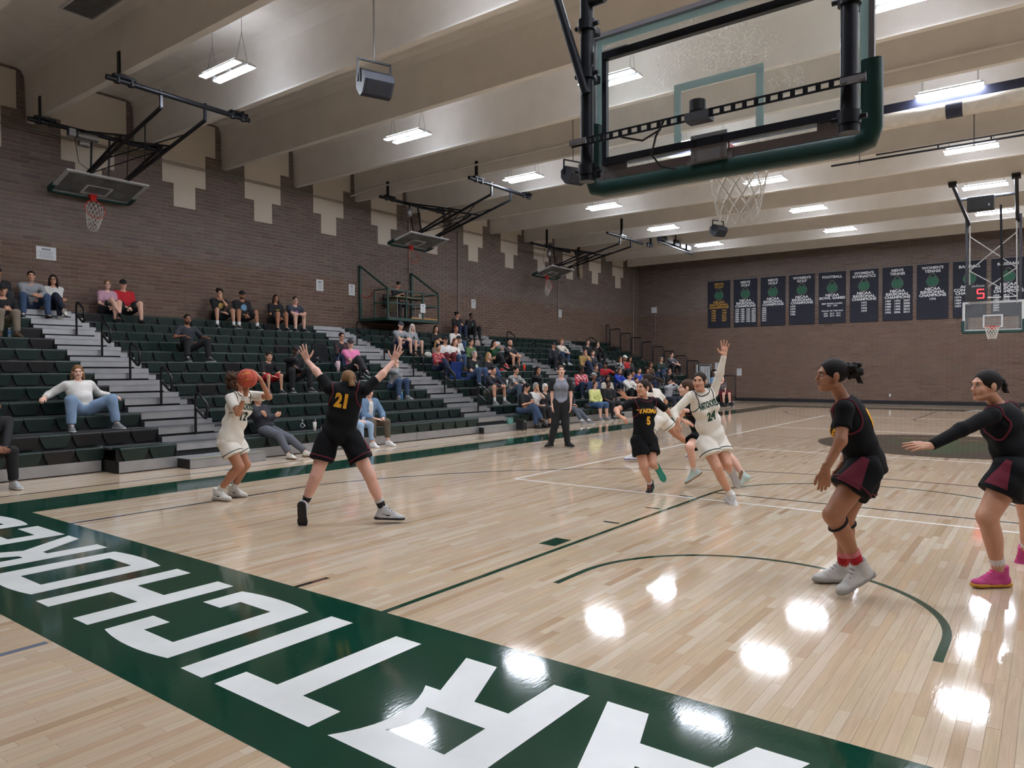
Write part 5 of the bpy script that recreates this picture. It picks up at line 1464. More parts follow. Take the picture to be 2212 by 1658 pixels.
SPR = {}
def person(J, sp, label, loc):
    """J: joints in metres; sp: looks.  One skin mesh, with hair and clothes as its parts"""
    root = empty('person', tuple(loc)); tag(root, label, 'person', sp.get('group'))
    g = sp['g']; s = g.get('s', 1.0); h = sp['h']; fem = bool(g.get('fem'))
    hs = sp.get('hs', 1.0)*(0.96 if fem else 1.0)
    HR = rot_to(J['hf'], J['hu']); HC = np.asarray(J['head'], float)
    jaw = HC-HR[:, 2]*0.045*hs-HR[:, 1]*0.012*hs
    body = torso_prims(J, g)+limb_prims(J, g, 'arm')+limb_prims(J, g, 'leg')
    body += [cone(J['neck']-nrm(J['neck']-J['pelvis'])*0.02, jaw, 0.058*s*(0.88 if fem else 1.0), 0.050*s*(0.9 if fem else 1.0), k=0.02)]
    for q in 'LR':
        body.append(cone(J['A'+q], J['A'+q]+J['F'+q]*0.10*s-np.asarray(J.get('FU'+q, (0, 0, 1.0)))*0.048*s, 0.030*s, 0.016*s))
    V, F = sdf_mesh(body, h, k=0.028)
    parts = [(V, F, 0)]
    hv, hf_, hm = head_template(sp['hh'], fem)
    parts.append((hv*hs @ HR.T+HC, hf_, hm))
    for q in 'LR':
        pose = sp.get('hand'+q, 'relax'); v, f = hand_template(sp['hd'], pose)
        d = J.get('hd'+q); nn = J.get('hn'+q)
        if d is None: d = nrm(J['W'+q]-J['E'+q])
        if nn is None: nn = np.array([0, 0, 1.0])
        R = rot_to(d, nn)      # right, forward, up
        v2 = v*np.array([1 if q == 'R' else -1, 1, 1])*s*sp.get('hands', 1.0)
        f2 = f if q == 'R' else f[:, ::-1]
        parts.append((v2 @ R.T+J['W'+q], f2, 0))
    V, F, M = cat_mesh(parts)
    add_part('body', V, F, [skin(sp['skin']), lips(sp['skin']), m_sclera, hairm('black' if sp.get('hair', ('', 'dark'))[1] in ('black', 'dark', 'brown') else 'brown')], root, M)
    # hair
    if sp.get('hair') and sp['hair'][0] != 'bald':
        v, f = hair_template(sp['hair'][0], sp['hh']*(1.0))
        add_part('hair', v*hs @ HR.T+HC, f, hairm(sp['hair'][1]), root)
    if sp.get('beard'):
        v, f = sdf_mesh([ellp((0, 0.030, -0.075), I3, (0.060, 0.062, 0.045))], sp['hh'], subs=[ellp((0, 0.1, -0.025), I3, (0.05, 0.06, 0.040), k=0.01)], cuts=[lambda P: -P[..., 1]])
        add_part('beard', v*hs @ HR.T+HC, f, hairm(sp['beard']), root)
    if sp.get('cap'):
        v, f = cap_template(sp['hh']); add_part('cap', v*hs @ HR.T+HC, f, cloth(sp['cap']), root)
    if sp.get('band'):
        mb = MB(); mb.tube([HC+HR @ (np.array([0.086*math.cos(t), -0.016+0.104*math.sin(t), 0.060+0.03*math.sin(t)])*hs) for t in np.arange(20)*2*math.pi/20], 0.007, 6, closed=True); mb.build('headband', cloth(sp['band']), root)
    if sp.get('glasses'):
        mb = MB()
        for q in (-1, 1):
            mb.tube([HC+HR @ (np.array([q*0.032+0.022*math.cos(t), 0.098, 0.005+0.016*math.sin(t)])*hs) for t in np.arange(10)*2*math.pi/10], 0.0022, 5, closed=True)
            mb.tube([HC+HR @ (np.array([q*0.054, 0.097, 0.008])*hs), HC+HR @ (np.array([q*0.080, 0.0, 0.008])*hs)], 0.002, 4)
        mb.tube([HC+HR @ (np.array([-0.011, 0.1, 0.007])*hs), HC+HR @ (np.array([0.011, 0.1, 0.007])*hs)], 0.002, 4)
        mb.build('glasses', m_blackplastic, root)
    # clothes
    t = sp['top']; tm = t['m'] if not isinstance(t['m'], tuple) else cloth(t['m'])
    gr = t.get('grow', 0.014); hc = max(0.009, h*0.85) if h < 0.02 else h
    pr = torso_prims(J, dict(g, waist=t.get('waist', g.get('waist', 1.0))))
    up = nrm(J['neck']-J['pelvis'])
    hem = t.get('hem', 0.06)
    if hem > 0.03: pr.append(ellp(J['pelvis']-up*hem*0.6, np.stack([nrm(J['HL']-J['HR']), nrm(np.cross(nrm(J['HL']-J['HR']), up)), up], 1), np.array([0.150*g.get('b', 1)*g.get('hip', 1), 0.116*g.get('b', 1), 0.12+hem*1.2])*s*t.get('flare', 1.0)))
    hemc = J['pelvis']-up*hem
    fwt = nrm(np.cross(nrm(J['SL']-J['SR']), up))
    cuts = [lambda P: np.minimum((hemc-P) @ up, 0.26*s-np.linalg.norm((P-hemc)-((P-hemc) @ up)[..., None]*up, axis=-1))]
    nk = [] if t.get('high') else [ellp(J['neck']+up*0.040*s+fwt*0.028*s, I3, np.array([0.078, 0.078, 0.066])*s*t.get('neckw', 1.0), k=0.006)]
    sl = t.get('sleeve', 0.6)
    if t.get('under'):
        for i_, S_ in ((-2, J['SL']), (-1, J['SR'])):
            c_ = pr[i_ - (1 if hem > 0.03 else 0)]
            pr[i_ - (1 if hem > 0.03 else 0)] = cone(c_[1], c_[1]+(c_[2]-c_[1])*0.74, c_[3], c_[4]*1.02, k=0.03)
        ug = t['under']
        Vu, Fu = sdf_mesh(torso_prims(J, g)[2:]+limb_prims(J, g, 'arm', ug['sleeve'], True, ug.get('loose', 1.03), ug.get('taper', 1.06)), hc, k=0.028, grow=ug.get('grow', 0.007), subs=[ellp(J['neck']+up*0.048*s+fwt*0.02*s, I3, np.array([0.066, 0.066, 0.06])*s, k=0.006)], disp=folds(0.0014, 4))
        add_part('undershirt', Vu, Fu, ug['m'] if not isinstance(ug['m'], tuple) else cloth(ug['m']), root)
        sl = 0
    if sl > 0: pr += limb_prims(J, g, 'arm', sl, True, 1.0+t.get('sl_loose', 0.12), t.get('sl_taper', 1.12 if sl <= 1 else 1.0))
    V, F = sdf_mesh(pr, hc, k=0.028, grow=gr, cuts=cuts, subs=nk, disp=folds(t.get('fold', 0.0022), sp.get('seed', 1)))
    top = add_part(t.get('name', 'shirt'), V, F, tm, root)
    if t.get('hood'):
        c = J['neck']-nrm(np.cross(nrm(J['SL']-J['SR']), up))*0.06*s
        mb = MB(); mb.tube([c+nrm(J['SL']-J['SR'])*0.085*s*math.cos(q)+(up*0.02+nrm(np.cross(nrm(J['SL']-J['SR']), up))*0.10*s)*math.sin(q)+up*0.02 for q in np.arange(16)*2*math.pi/16], 0.026*s, 7, closed=True); mb.build('hood', tm, root)
    if t.get('vest'):        # open jacket over the shirt
        pr2 = torso_prims(J, g)+limb_prims(J, g, 'arm', t.get('vsleeve', 1.9), True, 1.2)
        fw = nrm(np.cross(nrm(J['SL']-J['SR']), up)); lf = nrm(J['SL']-J['SR']); cN = J['pelvis']
        V, F = sdf_mesh(pr2, hc, k=0.028, grow=gr+0.014, cuts=cuts+[lambda P: np.minimum(0.055*s-np.abs((P-cN) @ lf), ((P-cN-up*0.0) @ fw))], disp=folds(0.003, 5))
        add_part('jacket', V, F, cloth(t['vest']) if isinstance(t['vest'], tuple) else t['vest'], root)
    b = sp['bot']; bm_ = b['m'] if not isinstance(b['m'], tuple) else cloth(b['m'])
    pr = torso_prims(J, g)[:1]+limb_prims(J, g, 'leg', b.get('len', 1.9), True, 1.0+b.get('loose', 0.10), b.get('taper', 1.15))
    for q in 'LR': pr.append(cone(J['pelvis'], J['H'+q], 0.09*s, 0.086*s*g.get('lb', 1)))
    wc = J['pelvis']+up*0.10*s
    if b.get('len', 1.9) < 1: pr = [p_ if p_[0] != 'c' or not p_[5] else p_[:6]+(0.008,) for p_ in pr]
    V, F = sdf_mesh(pr, hc, k=0.03, grow=b.get('grow', 0.010), cuts=[lambda P: np.minimum((P-wc) @ up, 0.24*s-np.linalg.norm((P-wc)-((P-wc) @ up)[..., None]*up, axis=-1))], disp=folds(b.get('fold', 0.002), sp.get('seed', 1)+3))
    bot = add_part(b.get('name', 'trousers'), V, F, bm_, root)
    # socks, shoes
    for q in 'LR':
        if sp.get('sock'):
            d = nrm(J['K'+q]-J['A'+q]); hgt = sp.get('sockh', 0.12)
            mb = MB(); mb.cyl(J['A'+q]-d*0.01, J['A'+q]+d*hgt, 0.037*s, 12, r2=0.044*s*g.get('lb', 1)); mb.build('sock', cloth(sp['sock']) if isinstance(sp['sock'], tuple) else sp['sock'], root)
            if sp.get('sock2'):
                mb = MB(); mb.cyl(J['A'+q]+d*hgt, J['A'+q]+d*(hgt+0.035), 0.0455*s*g.get('lb', 1), 12, r2=0.047*s*g.get('lb', 1)); mb.build('sock_top', cloth(sp['sock2']), root)
        v, f, m = shoe_template(sp['hd']*1.6, sp.get('high', False))
        R = rot_to(J['F'+q], J.get('FU'+q, np.array([0, 0, 1.0])))
        sh = sp.get('shoe', ((40, 40, 42), (200, 198, 192), (180, 180, 180)))
        so_ = add_part('shoe', v*s*sp.get('feet', 1.0) @ R.T+J['A'+q], f, [cloth(sh[0]), cloth(sh[1]), cloth(sh[2])], root, m)
        if sp.get('mark'):
            fs_ = s*sp.get('feet', 1.0); bs_ = bvh_of(so_)
            T_ = np.array([(-0.045, 0.004), (-0.030, -0.010), (-0.012, -0.012), (0.055, 0.020), (-0.008, -0.001), (-0.026, 0.001)])*fs_
            for sd_ in (-1, 1): stick(so_, bs_, 'shoe_mark', T_*np.array([-1, 1]), [(0, 1, 2, 3, 4, 5)], J['A'+q]+R @ (np.array([0, 0.03, -0.035])*fs_), R[:, 1], R[:, 2], R[:, 0]*sd_, cloth(sp['mark']), 0.002, 0.12).matrix_parent_inverse = Matrix.Identity(4)
    return root, top, bot

def V3(*a): return np.array(a, float)
# ------------------------------------------------------------------ spectators
def seated_joints(seat, yaw, g, arm='lap', lean=0.12, feet_drop=0.24, foot_x=0.34, knees=0.16, feet=None, head_yaw=0.0, head_pitch=-0.08, side=0.0, legs=None):
    """seat: hip point on the bench; yaw about z with 0 looking to +x"""
    s = g.get('s', 1.0); seat = np.asarray(seat, float)
    F = V3(math.cos(yaw), math.sin(yaw), 0); L = V3(-math.sin(yaw), math.cos(yaw), 0); U = V3(0, 0, 1.0)
    J = {'fwd': F}
    P = seat+U*0.105*s; J['pelvis'] = P
    ax = nrm(U*math.cos(lean)+F*math.sin(lean)+L*side)
    NB = P+ax*0.47*s; J['neck'] = NB
    J['SL'] = NB-ax*0.045*s+L*0.178*s*g.get('sh', 1.0); J['SR'] = NB-ax*0.045*s-L*0.178*s*g.get('sh', 1.0)
    J['HL'] = P+L*0.09*s-U*0.01; J['HR'] = P-L*0.09*s-U*0.01
    hy = yaw+head_yaw
    hf = V3(math.cos(hy)*math.cos(head_pitch), math.sin(hy)*math.cos(head_pitch), math.sin(head_pitch))
    J['hf'] = hf; J['hu'] = nrm(U+ax*0.3)
    J['head'] = NB+nrm(U+ax*0.6+F*0.10)*0.178*s+F*0.02*s
    drop = feet_drop
    for q, sg in (('L', 1), ('R', -1)):
        fx, fy, fz = foot_x, knees, 0.085*s
        if legs == 'cross' and q == 'R': fx, fy, fz = foot_x+0.14, -0.12, 0.24
        if legs == 'cross' and q == 'L': fx, fy = foot_x-0.02, 0.06
        if legs == 'stretch': fx = foot_x+0.22+(0.06 if q == 'L' else 0)
        A = seat+F*fx*s+L*sg*fy*s-U*drop+U*fz*s if not (feet and q in feet) else np.asarray(feet[q], float)
        pole = U*1.0+F*0.8+L*sg*(knees-0.12)*2.5
        if legs == 'cross': pole = U*1.0+F*0.9+L*sg*(-0.15)
        K, A = ik(J['H'+q], A, 0.435*s, 0.425*s, pole)
        J['K'+q] = K; J['A'+q] = A; J['F'+q] = nrm(F*0.96+L*sg*0.22) if legs != 'cross' or q == 'L' else nrm(F*0.8-U*0.35+L*0.1)
    mid = (J['KL']+J['KR'])/2; Fp = nrm(F-ax*(F @ ax))
    tg = {}
    if arm == 'lap': tg = {'L': P+F*0.26*s+L*0.06*s+U*0.06*s, 'R': P+F*0.29*s-L*0.05*s+U*0.07*s}
    elif arm == 'knees': tg = {'L': J['KL']-F*0.05+U*0.085*s, 'R': J['KR']-F*0.05+U*0.085*s}
    elif arm == 'clasp': tg = {'L': mid+F*0.09+L*0.035+U*0.03, 'R': mid+F*0.10-L*0.035+U*0.01}
    elif arm == 'crossed': tg = {'L': P+ax*0.205*s+Fp*0.18*s-L*0.10*s, 'R': P+ax*0.170*s+Fp*0.20*s+L*0.10*s}
    elif arm == 'phone': tg = {'L': P+F*0.36*s+L*0.05*s+U*0.22*s, 'R': P+F*0.36*s-L*0.05*s+U*0.22*s}
    elif arm == 'camera': tg = {'L': J['head']+hf*0.24*s+L*0.07-U*0.06, 'R': J['head']+hf*0.24*s-L*0.07-U*0.06}
    elif arm == 'chinR': tg = {'R': J['head']+hf*0.10*s-U*0.13*s-L*0.02, 'L': P+F*0.27*s+U*0.10*s-L*0.04*s}
    elif arm == 'chinL': tg = {'L': J['head']+hf*0.10*s-U*0.13*s+L*0.02, 'R': P+F*0.27*s+U*0.10*s+L*0.04*s}
    elif arm == 'faceR': tg = {'R': J['head']+hf*0.11*s-U*0.08*s, 'L': mid-F*0.10+U*0.05}
    elif arm == 'back': tg = {'L': J['SL']+L*0.36*s-U*0.20*s+F*0.03, 'R': J['SR']-L*0.36*s-U*0.20*s+F*0.06}
    elif arm == 'split': tg = {'L': J['KL']-F*0.10+U*0.09*s, 'R': P+F*0.28*s+U*0.08*s}
    elif arm == 'down': tg = {'L': P+L*0.30*s+U*0.02, 'R': P-L*0.30*s+U*0.02}
    elif arm == 'reach': tg = {'L': J['SL']+F*0.42*s+L*0.12-U*0.08, 'R': P+F*0.3*s+U*0.1*s}
    elif arm == 'table': tg = {'L': P+F*0.38*s+L*0.08*s+U*0.27*s, 'R': P+F*0.38*s-L*0.10*s+U*0.27*s}
    for q, sg in (('L', 1), ('R', -1)):
        pole = -U*0.7+L*sg*0.9-F*0.35
        if arm in ('clasp',): pole = -U*0.3+L*sg*0.9-F*0.1
        if arm == 'back': pole = -U*0.2-F*0.8
        E, W = ik(J['S'+q], tg[q], 0.285*s, 0.245*s, pole)
        J['E'+q] = E; J['W'+q] = W
        d = nrm(W-E); J['hd'+q] = d
        J['hn'+q] = nrm(U*1.0+F*0.3) if arm in ('lap', 'knees', 'split', 'down', 'back', 'table') else nrm(F*0.8+L*sg*0.4+U*0.3)
        if arm == 'crossed': J['hn'+q] = F
        if arm == 'knees': J['hd'+q] = nrm(F*0.9-U*0.25)
        if arm in ('lap', 'split'): J['hd'+q] = nrm(d*0.5+F*0.5-L*sg*0.3-U*0.1)
        if arm == 'clasp': J['hd'+q] = nrm(F*0.7-L*sg*0.6-U*0.1)
        if arm == 'camera' or arm == 'phone': J['hd'+q] = nrm(d*0.4-L*sg*0.6+U*0.4)
        if arm[:4] in ('chin', 'face') and q == arm[-1]: J['hd'+q] = nrm(U*0.8-F*0.15-L*sg*0.2); J['hn'+q] = F
    return J

WH = ((225, 225, 224), (235, 233, 228), (230, 230, 230)); BK = ((24, 24, 26), (60, 60, 62), (50, 50, 50)); BW = ((26, 26, 28), (225, 223, 218), (220, 220, 220)); GY = ((120, 120, 124), (210, 208, 204), (200, 200, 200)); BR = ((96, 70, 50), (60, 44, 34), (70, 60, 50)); SA = ((226, 222, 212), (120, 92, 66), (40, 40, 40))
JEAN = (62, 82, 112); LJEAN = (126, 150, 178); DJEAN = (36, 46, 72); BLK = (26, 26, 29); NVY = (34, 38, 54)
GREYT = (150, 152, 156); WHT = (222, 221, 218)
SPEC = []
def sp(px, py, label, skin_, hair_, top, sleeve, bot, blen, **kw): SPEC.append((px, py, label, skin_, hair_, top, sleeve, bot, blen, kw))
F_ = dict(fem=1, b=0.93, waist=0.95, lb=0.95, sh=0.92); M_ = dict(b=1.04, sh=1.05, lb=1.0); HV = dict(b=1.22, sh=1.1, lb=1.15, belly=0.85); KID = dict(s=0.80, b=0.9, lb=0.9); HF = dict(fem=1, b=1.15, lb=1.12)
# far left of the stands
sp(-6, 590, 'man in a dark jacket and black cap cut off at the left edge, top row', 'c', ('short', 'black'), (30, 30, 34), 1.9, (50, 52, 58), 1.9, g=M_, cap=BLK, row=11)
sp(6, 632, 'man in a black polo, black cap and khaki trousers at the left edge', 'b', ('short', 'dark'), BLK, 0.75, (128, 116, 100), 1.9, g=M_, cap=BLK, arm='phone', shoe=BR)
sp(67, 594, 'man in a grey hooded sweatshirt and jeans beside the woman with long black hair', 'b', ('buzz', 'black'), GREYT, 1.9, JEAN, 1.9, g=M_, hood=1, arm='clasp', lean=0.2, shoe=BW, knees=0.24)
sp(115, 606, 'woman with long black hair in a white jacket and navy trousers, top row', 'b', ('long', 'black'), (216, 214, 210), 1.2, NVY, 1.9, g=F_, legs='cross', arm='crossed', glasses=1, shoe=SA, yaw=-0.15)
sp(232, 612, 'woman in a pink t-shirt and glasses next to the man in red', 'a', ('lowbun', 'dblond'), (196, 152, 170), 0.75, (36, 36, 42), 0.8, g=F_, legs='cross', glasses=1, shoe=BK, arm='lap')
sp(266, 613, 'man in a red polo and black cap with dark shorts', 'a', ('short', 'grey'), (186, 28, 40), 0.8, (32, 32, 38), 0.85, g=HV, cap=BLK, glasses=1, shoe=BK, knees=0.26, arm='lap', lean=-0.05)
sp(474, 627, 'young man with curly black hair in a black graphic t-shirt, hand at his mouth', 'b', ('messy', 'black'), BLK, 0.8, (30, 30, 34), 0.85, g=M_, arm='chinL', sock=(230, 230, 230), patch=((190, 160, 90), 0.07, 0.08), knees=0.24)
sp(523, 634, 'heavy bearded man in a black cap and black printed t-shirt', 'c', ('short', 'black'), BLK, 0.85, (34, 34, 40), 0.95, g=HV, cap=BLK, beard='black', arm='lap', sock=(230, 230, 230), patch=((110, 150, 176), 0.09, 0.09), knees=0.28)
sp(596, 646, 'woman with long dark hair in a black t-shirt beside the man in navy', 'c', ('long', 'dark'), BLK, 0.8, (34, 34, 38), 0.85, g=HF, arm='lap', shoe=BW, patch=((170, 140, 60), 0.07, 0.02))
sp(638, 647, 'man in glasses and a navy t-shirt with a purple print, leaning forward', 'a', ('short', 'dark'), (62, 66, 80), 0.8, (34, 36, 44), 0.9, g=HV, arm='clasp', lean=0.28, glasses=1, patch=((170, 100, 180), 0.08, 0.045))
sp(405, 697, 'bearded man in a dark t-shirt and black trousers sitting alone in mid stand', 'd', ('buzz', 'black'), (44, 46, 54), 0.8, (26, 26, 28), 1.9, g=M_, beard='dark', arm='knees', knees=0.28, lean=0.0, yaw=0.12)
sp(168, 815, 'man with long light brown hair in a white shirt and light jeans, arms spread', 'a', ('mullet', 'dblond'), (220, 216, 210), 1.75, LJEAN, 1.9, g=HV, arm='back', lean=-0.32, knees=0.36, yaw=0.05, head_yaw=-0.35, shoe=GY)
sp(-14, 900, 'person in black trousers and silver trainers cut off at the left edge, front row', 'd', ('short', 'black'), BLK, 1.9, (24, 24, 26), 1.9, g=M_, shoe=((190, 192, 194), (220, 218, 214), (170, 170, 172)), row=0, arm='clasp', lean=0.3)
sp(581, 769, 'boy in a black t-shirt and red shorts', 'b', ('fringe', 'dark'), (30, 31, 36), 0.8, (178, 26, 40), 0.9, g=KID, arm='split', knees=0.2, lean=0.15)
sp(639, 762, 'man all in black with a black cap, hand to his face', 'e', ('short', 'black'), (22, 22, 25), 1.9, (26, 26, 29), 1.9, g=M_, cap=(28, 28, 30), arm='faceR', lean=0.30, knees=0.24)
sp(738, 727, 'woman in glasses and a dark flowered cardigan with jeans', 'b', ('lowbun', 'black'), 'floral', 1.9, JEAN, 1.9, g=F_, glasses=1, arm='lap', shoe=BW)
sp(757, 737, 'person in a pink t-shirt and dark cap with legs crossed in a stadium chair', 'a', ('short', 'grey'), (214, 120, 160), 0.9, (44, 42, 46), 1.9, g=M_, cap=(52, 48, 50), legs='cross', arm='lap', glasses=1, shoe=BW, yaw=-0.2, lean=-0.2)
sp(856, 792, 'grey haired woman in a grey sweater and jeans, hand at her mouth', 'a', ('short', 'grey'), (140, 142, 144), 1.9, JEAN, 1.9, g=F_, arm='chinR', lean=0.2, shoe=GY)
sp(866, 706, 'man in a grey t-shirt and cap under the platform', 'a', ('short', 'grey'), GREYT, 0.85, (40, 46, 80), 0.9, g=M_, cap=(70, 74, 80), arm='clasp', lean=0.28, patch=((60, 70, 60), 0.04, 0.05), knees=0.22, shoe=BK)
sp(891, 713, 'woman with long white hair in a grey t-shirt under the platform', 'a', ('long', 'white'), GREYT, 0.8, (120, 120, 128), 0.85, g=F_, arm='lap', patch=((50, 62, 54), 0.045, 0.055), shoe=BR)
sp(942, 713, 'woman with long black hair in black holding a phone', 'b', ('long', 'black'), (24, 24, 27), 1.9, (28, 28, 32), 1.9, g=F_, arm='phone', yaw=-0.3)
sp(988, 690, 'woman with a dark hair bun in black on the top row, turned aside', 'b', ('bun', 'black'), (28, 28, 32), 1.9, DJEAN, 1.9, g=HF, yaw=-0.2, head_yaw=0.8, arm='phone', row=11)
sp(1018, 695, 'dark skinned man in black with a green leaf print, top row', 'e', ('buzz', 'black'), (20, 21, 25), 1.9, (28, 28, 33), 1.9, g=M_, patch=((90, 140, 96), 0.035, 0.05), arm='lap', row=11)
sp(985, 712, 'man with short reddish hair in a white sweater', 'c', ('short', 'red'), (216, 212, 204), 1.9, JEAN, 1.9, g=M_, arm='lap', lean=0.2)
sp(962, 737, 'man in a white t-shirt and black cap with a white mark', 'b', ('short', 'black'), WHT, 0.8, (96, 28, 34), 1.9, g=HV, cap=BLK, arm='lap', lean=0.22, yaw=-0.2)
sp(991, 728, 'child in a dark cap and white top between the adults', 'b', ('short', 'dark'), (210, 208, 204), 1.9, DJEAN, 1.9, g=KID, cap=(30, 30, 34), arm='lap')
sp(983, 739, 'woman with red hair in a white printed sweater, jeans and brown boots', 'a', ('long', 'red'), (222, 218, 210), 1.9, JEAN, 1.85, g=F_, arm='lap', patch=((150, 60, 60), 0.05, 0.05), shoe=BR, high=True)
sp(947, 757, 'woman with dark hair in a red patterned holiday sweater holding a paper', 'b', ('lowbun', 'black'), 'redxmas', 1.9, DJEAN, 1.9, g=F_, arm='phone', yaw=-0.1, legs='cross', shoe=BK)
sp(945, 745, 'blond girl half hidden behind the red patterned sweater', 'a', ('long', 'blond'), (120, 100, 90), 1.9, JEAN, 1.9, g=dict(F_, s=0.85), arm='lap')
sp(1018, 739, 'woman with dark hair in a green jacket', 'b', ('lowbun', 'dark'), (74, 100, 60), 1.9, (40, 44, 50), 1.9, g=F_, arm='lap', yaw=-0.1)
sp(1025, 764, 'grey haired man in a black t-shirt with a white shield print, jeans', 'a', ('short', 'grey'), (22, 23, 26), 0.8, JEAN, 1.9, g=HV, arm='lap', patch=((176, 190, 178), 0.06, 0.06), shoe=BW)
sp(1056, 770, 'woman with long blond hair in a black top beside the man with the shield print', 'a', ('long', 'blond'), (26, 26, 29), 0.8, JEAN, 1.9, g=F_, legs='cross', arm='lap', shoe=((190, 40, 50), (220, 220, 220), (220, 220, 220)))
sp(1067, 745, 'woman in a green dress holding a white phone up in front of her face', 'b', ('long', 'black'), (26, 78, 50), 0.6, (28, 28, 32), 1.9, g=F_, arm='camera', prop='phone', legs='cross', shoe=((180, 30, 40), (220, 220, 220), (220, 220, 220)))
sp(1102, 736, 'bald man in a dark t-shirt with a green print and black shorts', 'b', ('bald', 'dark'), (48, 49, 52), 0.8, (24, 24, 27), 0.9, g=M_, arm='clasp', lean=0.18, beard='dark', patch=((80, 140, 80), 0.04, 0.045), shoe=BK)
sp(1066, 803, 'young man in a dark navy sweater and grey shorts with white socks', 'b', ('short', 'black'), (34, 37, 46), 1.9, (98, 96, 88), 0.9, g=M_, arm='clasp', lean=0.25, sock=(230, 230, 230), shoe=GY, knees=0.22)
sp(1115, 803, 'person with black mop hair in a grey camouflage t-shirt and jeans', 'b', ('messy', 'black'), 'camo', 0.8, (78, 90, 108), 1.9, g=M_, arm='clasp', lean=0.25, shoe=GY)
sp(1162, 803, 'woman with long black hair all in black, hand on her chin', 'c', ('long', 'black'), (24, 24, 27), 1.9, (28, 30, 32), 1.9, g=HF, arm='chinR')
sp(1138, 843, 'woman in a black t-shirt and jeans bent over her phone in the front row', 'b', ('lowbun', 'black'), (26, 27, 30), 0.9, JEAN, 1.9, g=HF, arm='phone', legs='cross', lean=0.25, head_pitch=-0.5, head_yaw=0.1, shoe=BK, row=0, prop='phone')
sp(1158, 835, 'grey haired woman in a white t-shirt beside the referee', 'b', ('bob', 'grey'), WHT, 0.85, (30, 30, 34), 1.6, g=HF, arm='chinL', shoe=BK)
sp(1178, 841, 'white haired woman in black partly hidden behind the referee', 'a', ('bob', 'white'), (40, 42, 44), 1.9, (32, 32, 36), 1.9, g=F_, glasses=1, arm='lap')
# towards the far end
sp(1196, 741, 'man in a black cap and dark jacket beside the curly blond woman', 'b', ('short', 'black'), (30, 32, 40), 1.9, (34, 36, 44), 1.9, g=M_, cap=(24, 24, 27), arm='lap', yaw=-0.35)
sp(1213, 741, 'woman with curly blond hair in a cream sweater', 'a', ('curlylong', 'dblond'), (212, 202, 188), 1.9, JEAN, 1.9, g=F_, arm='clasp', lean=0.2, shoe=WH, yaw=-0.3)
sp(1256, 805, 'dark skinned person in a red and white holiday sweater turned to the side', 'e', ('lowbun', 'black'), 'redxmas2', 1.9, DJEAN, 1.9, g=HF, arm='lap', yaw=-0.5, glasses=1, head_yaw=0.9)
sp(1264, 762, 'man in glasses and a mustard shirt, chin on his hand', 'b', ('buzz', 'dark'), (168, 140, 84), 1.1, DJEAN, 1.9, g=M_, arm='chinL', lean=0.22, legs='cross', glasses=1, yaw=-0.4)
sp(1270, 742, 'woman in a black v-neck with short hair, upper row', 'a', ('lowbun', 'brown'), (24, 24, 26), 1.9, (28, 28, 32), 1.9, g=HF, arm='lap', yaw=-0.35)
sp(1291, 744, 'woman in dark brown with a hand at her cheek, upper row', 'a', ('long', 'dark'), (44, 36, 34), 1.9, (30, 28, 30), 1.9, g=F_, arm='chinL', shoe=WH, yaw=-0.35)
sp(1281, 765, 'girl in a dark grey printed t-shirt behind the man in mustard', 'a', ('lowbun', 'brown'), (56, 56, 60), 0.8, DJEAN, 1.9, g=F_, arm='lap', yaw=-0.35)
sp(1288, 791, 'boy in black beside the person reaching in red', 'b', ('short', 'brown'), (28, 28, 31), 1.9, DJEAN, 1.9, g=KID, arm='lap', yaw=-0.3)
sp(1308, 792, 'person with curly black hair in a red top reaching sideways', 'd', ('curly', 'black'), (172, 28, 42), 1.9, (32, 34, 42), 1.9, g=F_, arm='reach', yaw=-0.9, lean=0.3, head_pitch=-0.4)
sp(1283, 815, 'person with grey curls in a dark blue jacket seen from behind the yellow jacket', 'd', ('curly', 'grey'), (46, 62, 96), 1.9, (40, 40, 46), 1.9, g=HF, arm='lap', yaw=-0.6)
sp(1286, 835, 'elderly woman in a pale yellow jacket and blue capri trousers, front row', 'a', ('bob', 'brown'), (216, 218, 140), 1.85, (58, 86, 124), 1.25, g=HF, arm='lap', glasses=1, shoe=GY, yaw=-0.25, row=0)
sp(1313, 812, 'woman with long black hair in a cream jacket bent to the side', 'c', ('long', 'black'), (206, 196, 182), 1.9, (34, 34, 38), 1.9, g=F_, arm='lap', yaw=-0.6, lean=0.3, head_pitch=-0.3)
sp(1314, 828, 'dark skinned man in a black t-shirt behind the yellow jacket', 'e', ('buzz', 'black'), (24, 24, 26), 0.85, (28, 28, 31), 1.9, g=HV, arm='lap', yaw=-0.3)
sp(1340, 780, 'woman in a black and white plaid shirt, hand at her mouth', 'c', ('long', 'dark'), 'plaid', 1.9, (30, 30, 34), 1.9, g=F_, arm='chinR', yaw=-0.35)
sp(1350, 777, 'man in a red t-shirt and white cap', 'c', ('short', 'dark'), (180, 40, 44), 0.8, (36, 36, 42), 1.9, g=M_, cap=(226, 224, 220), beard='dark', arm='lap', yaw=-0.3)
sp(1361, 781, 'woman in a dark green top right of the white cap', 'c', ('long', 'dark'), (52, 52, 44), 1.9, (30, 30, 34), 1.9, g=F_, arm='lap', yaw=-0.3)
sp(1339, 808, 'girl in a bright blue hooded top with long hair', 'b', ('long', 'brown'), (34, 62, 160), 1.9, DJEAN, 1.9, g=F_, arm='clasp', lean=0.25, yaw=-0.3, hood=1)
sp(1360, 816, 'man in a white hooded sweatshirt looking up', 'b', ('short', 'black'), (214, 210, 204), 1.9, (28, 28, 32), 1.9, g=M_, hood=1, arm='clasp', lean=0.2, yaw=-0.3)
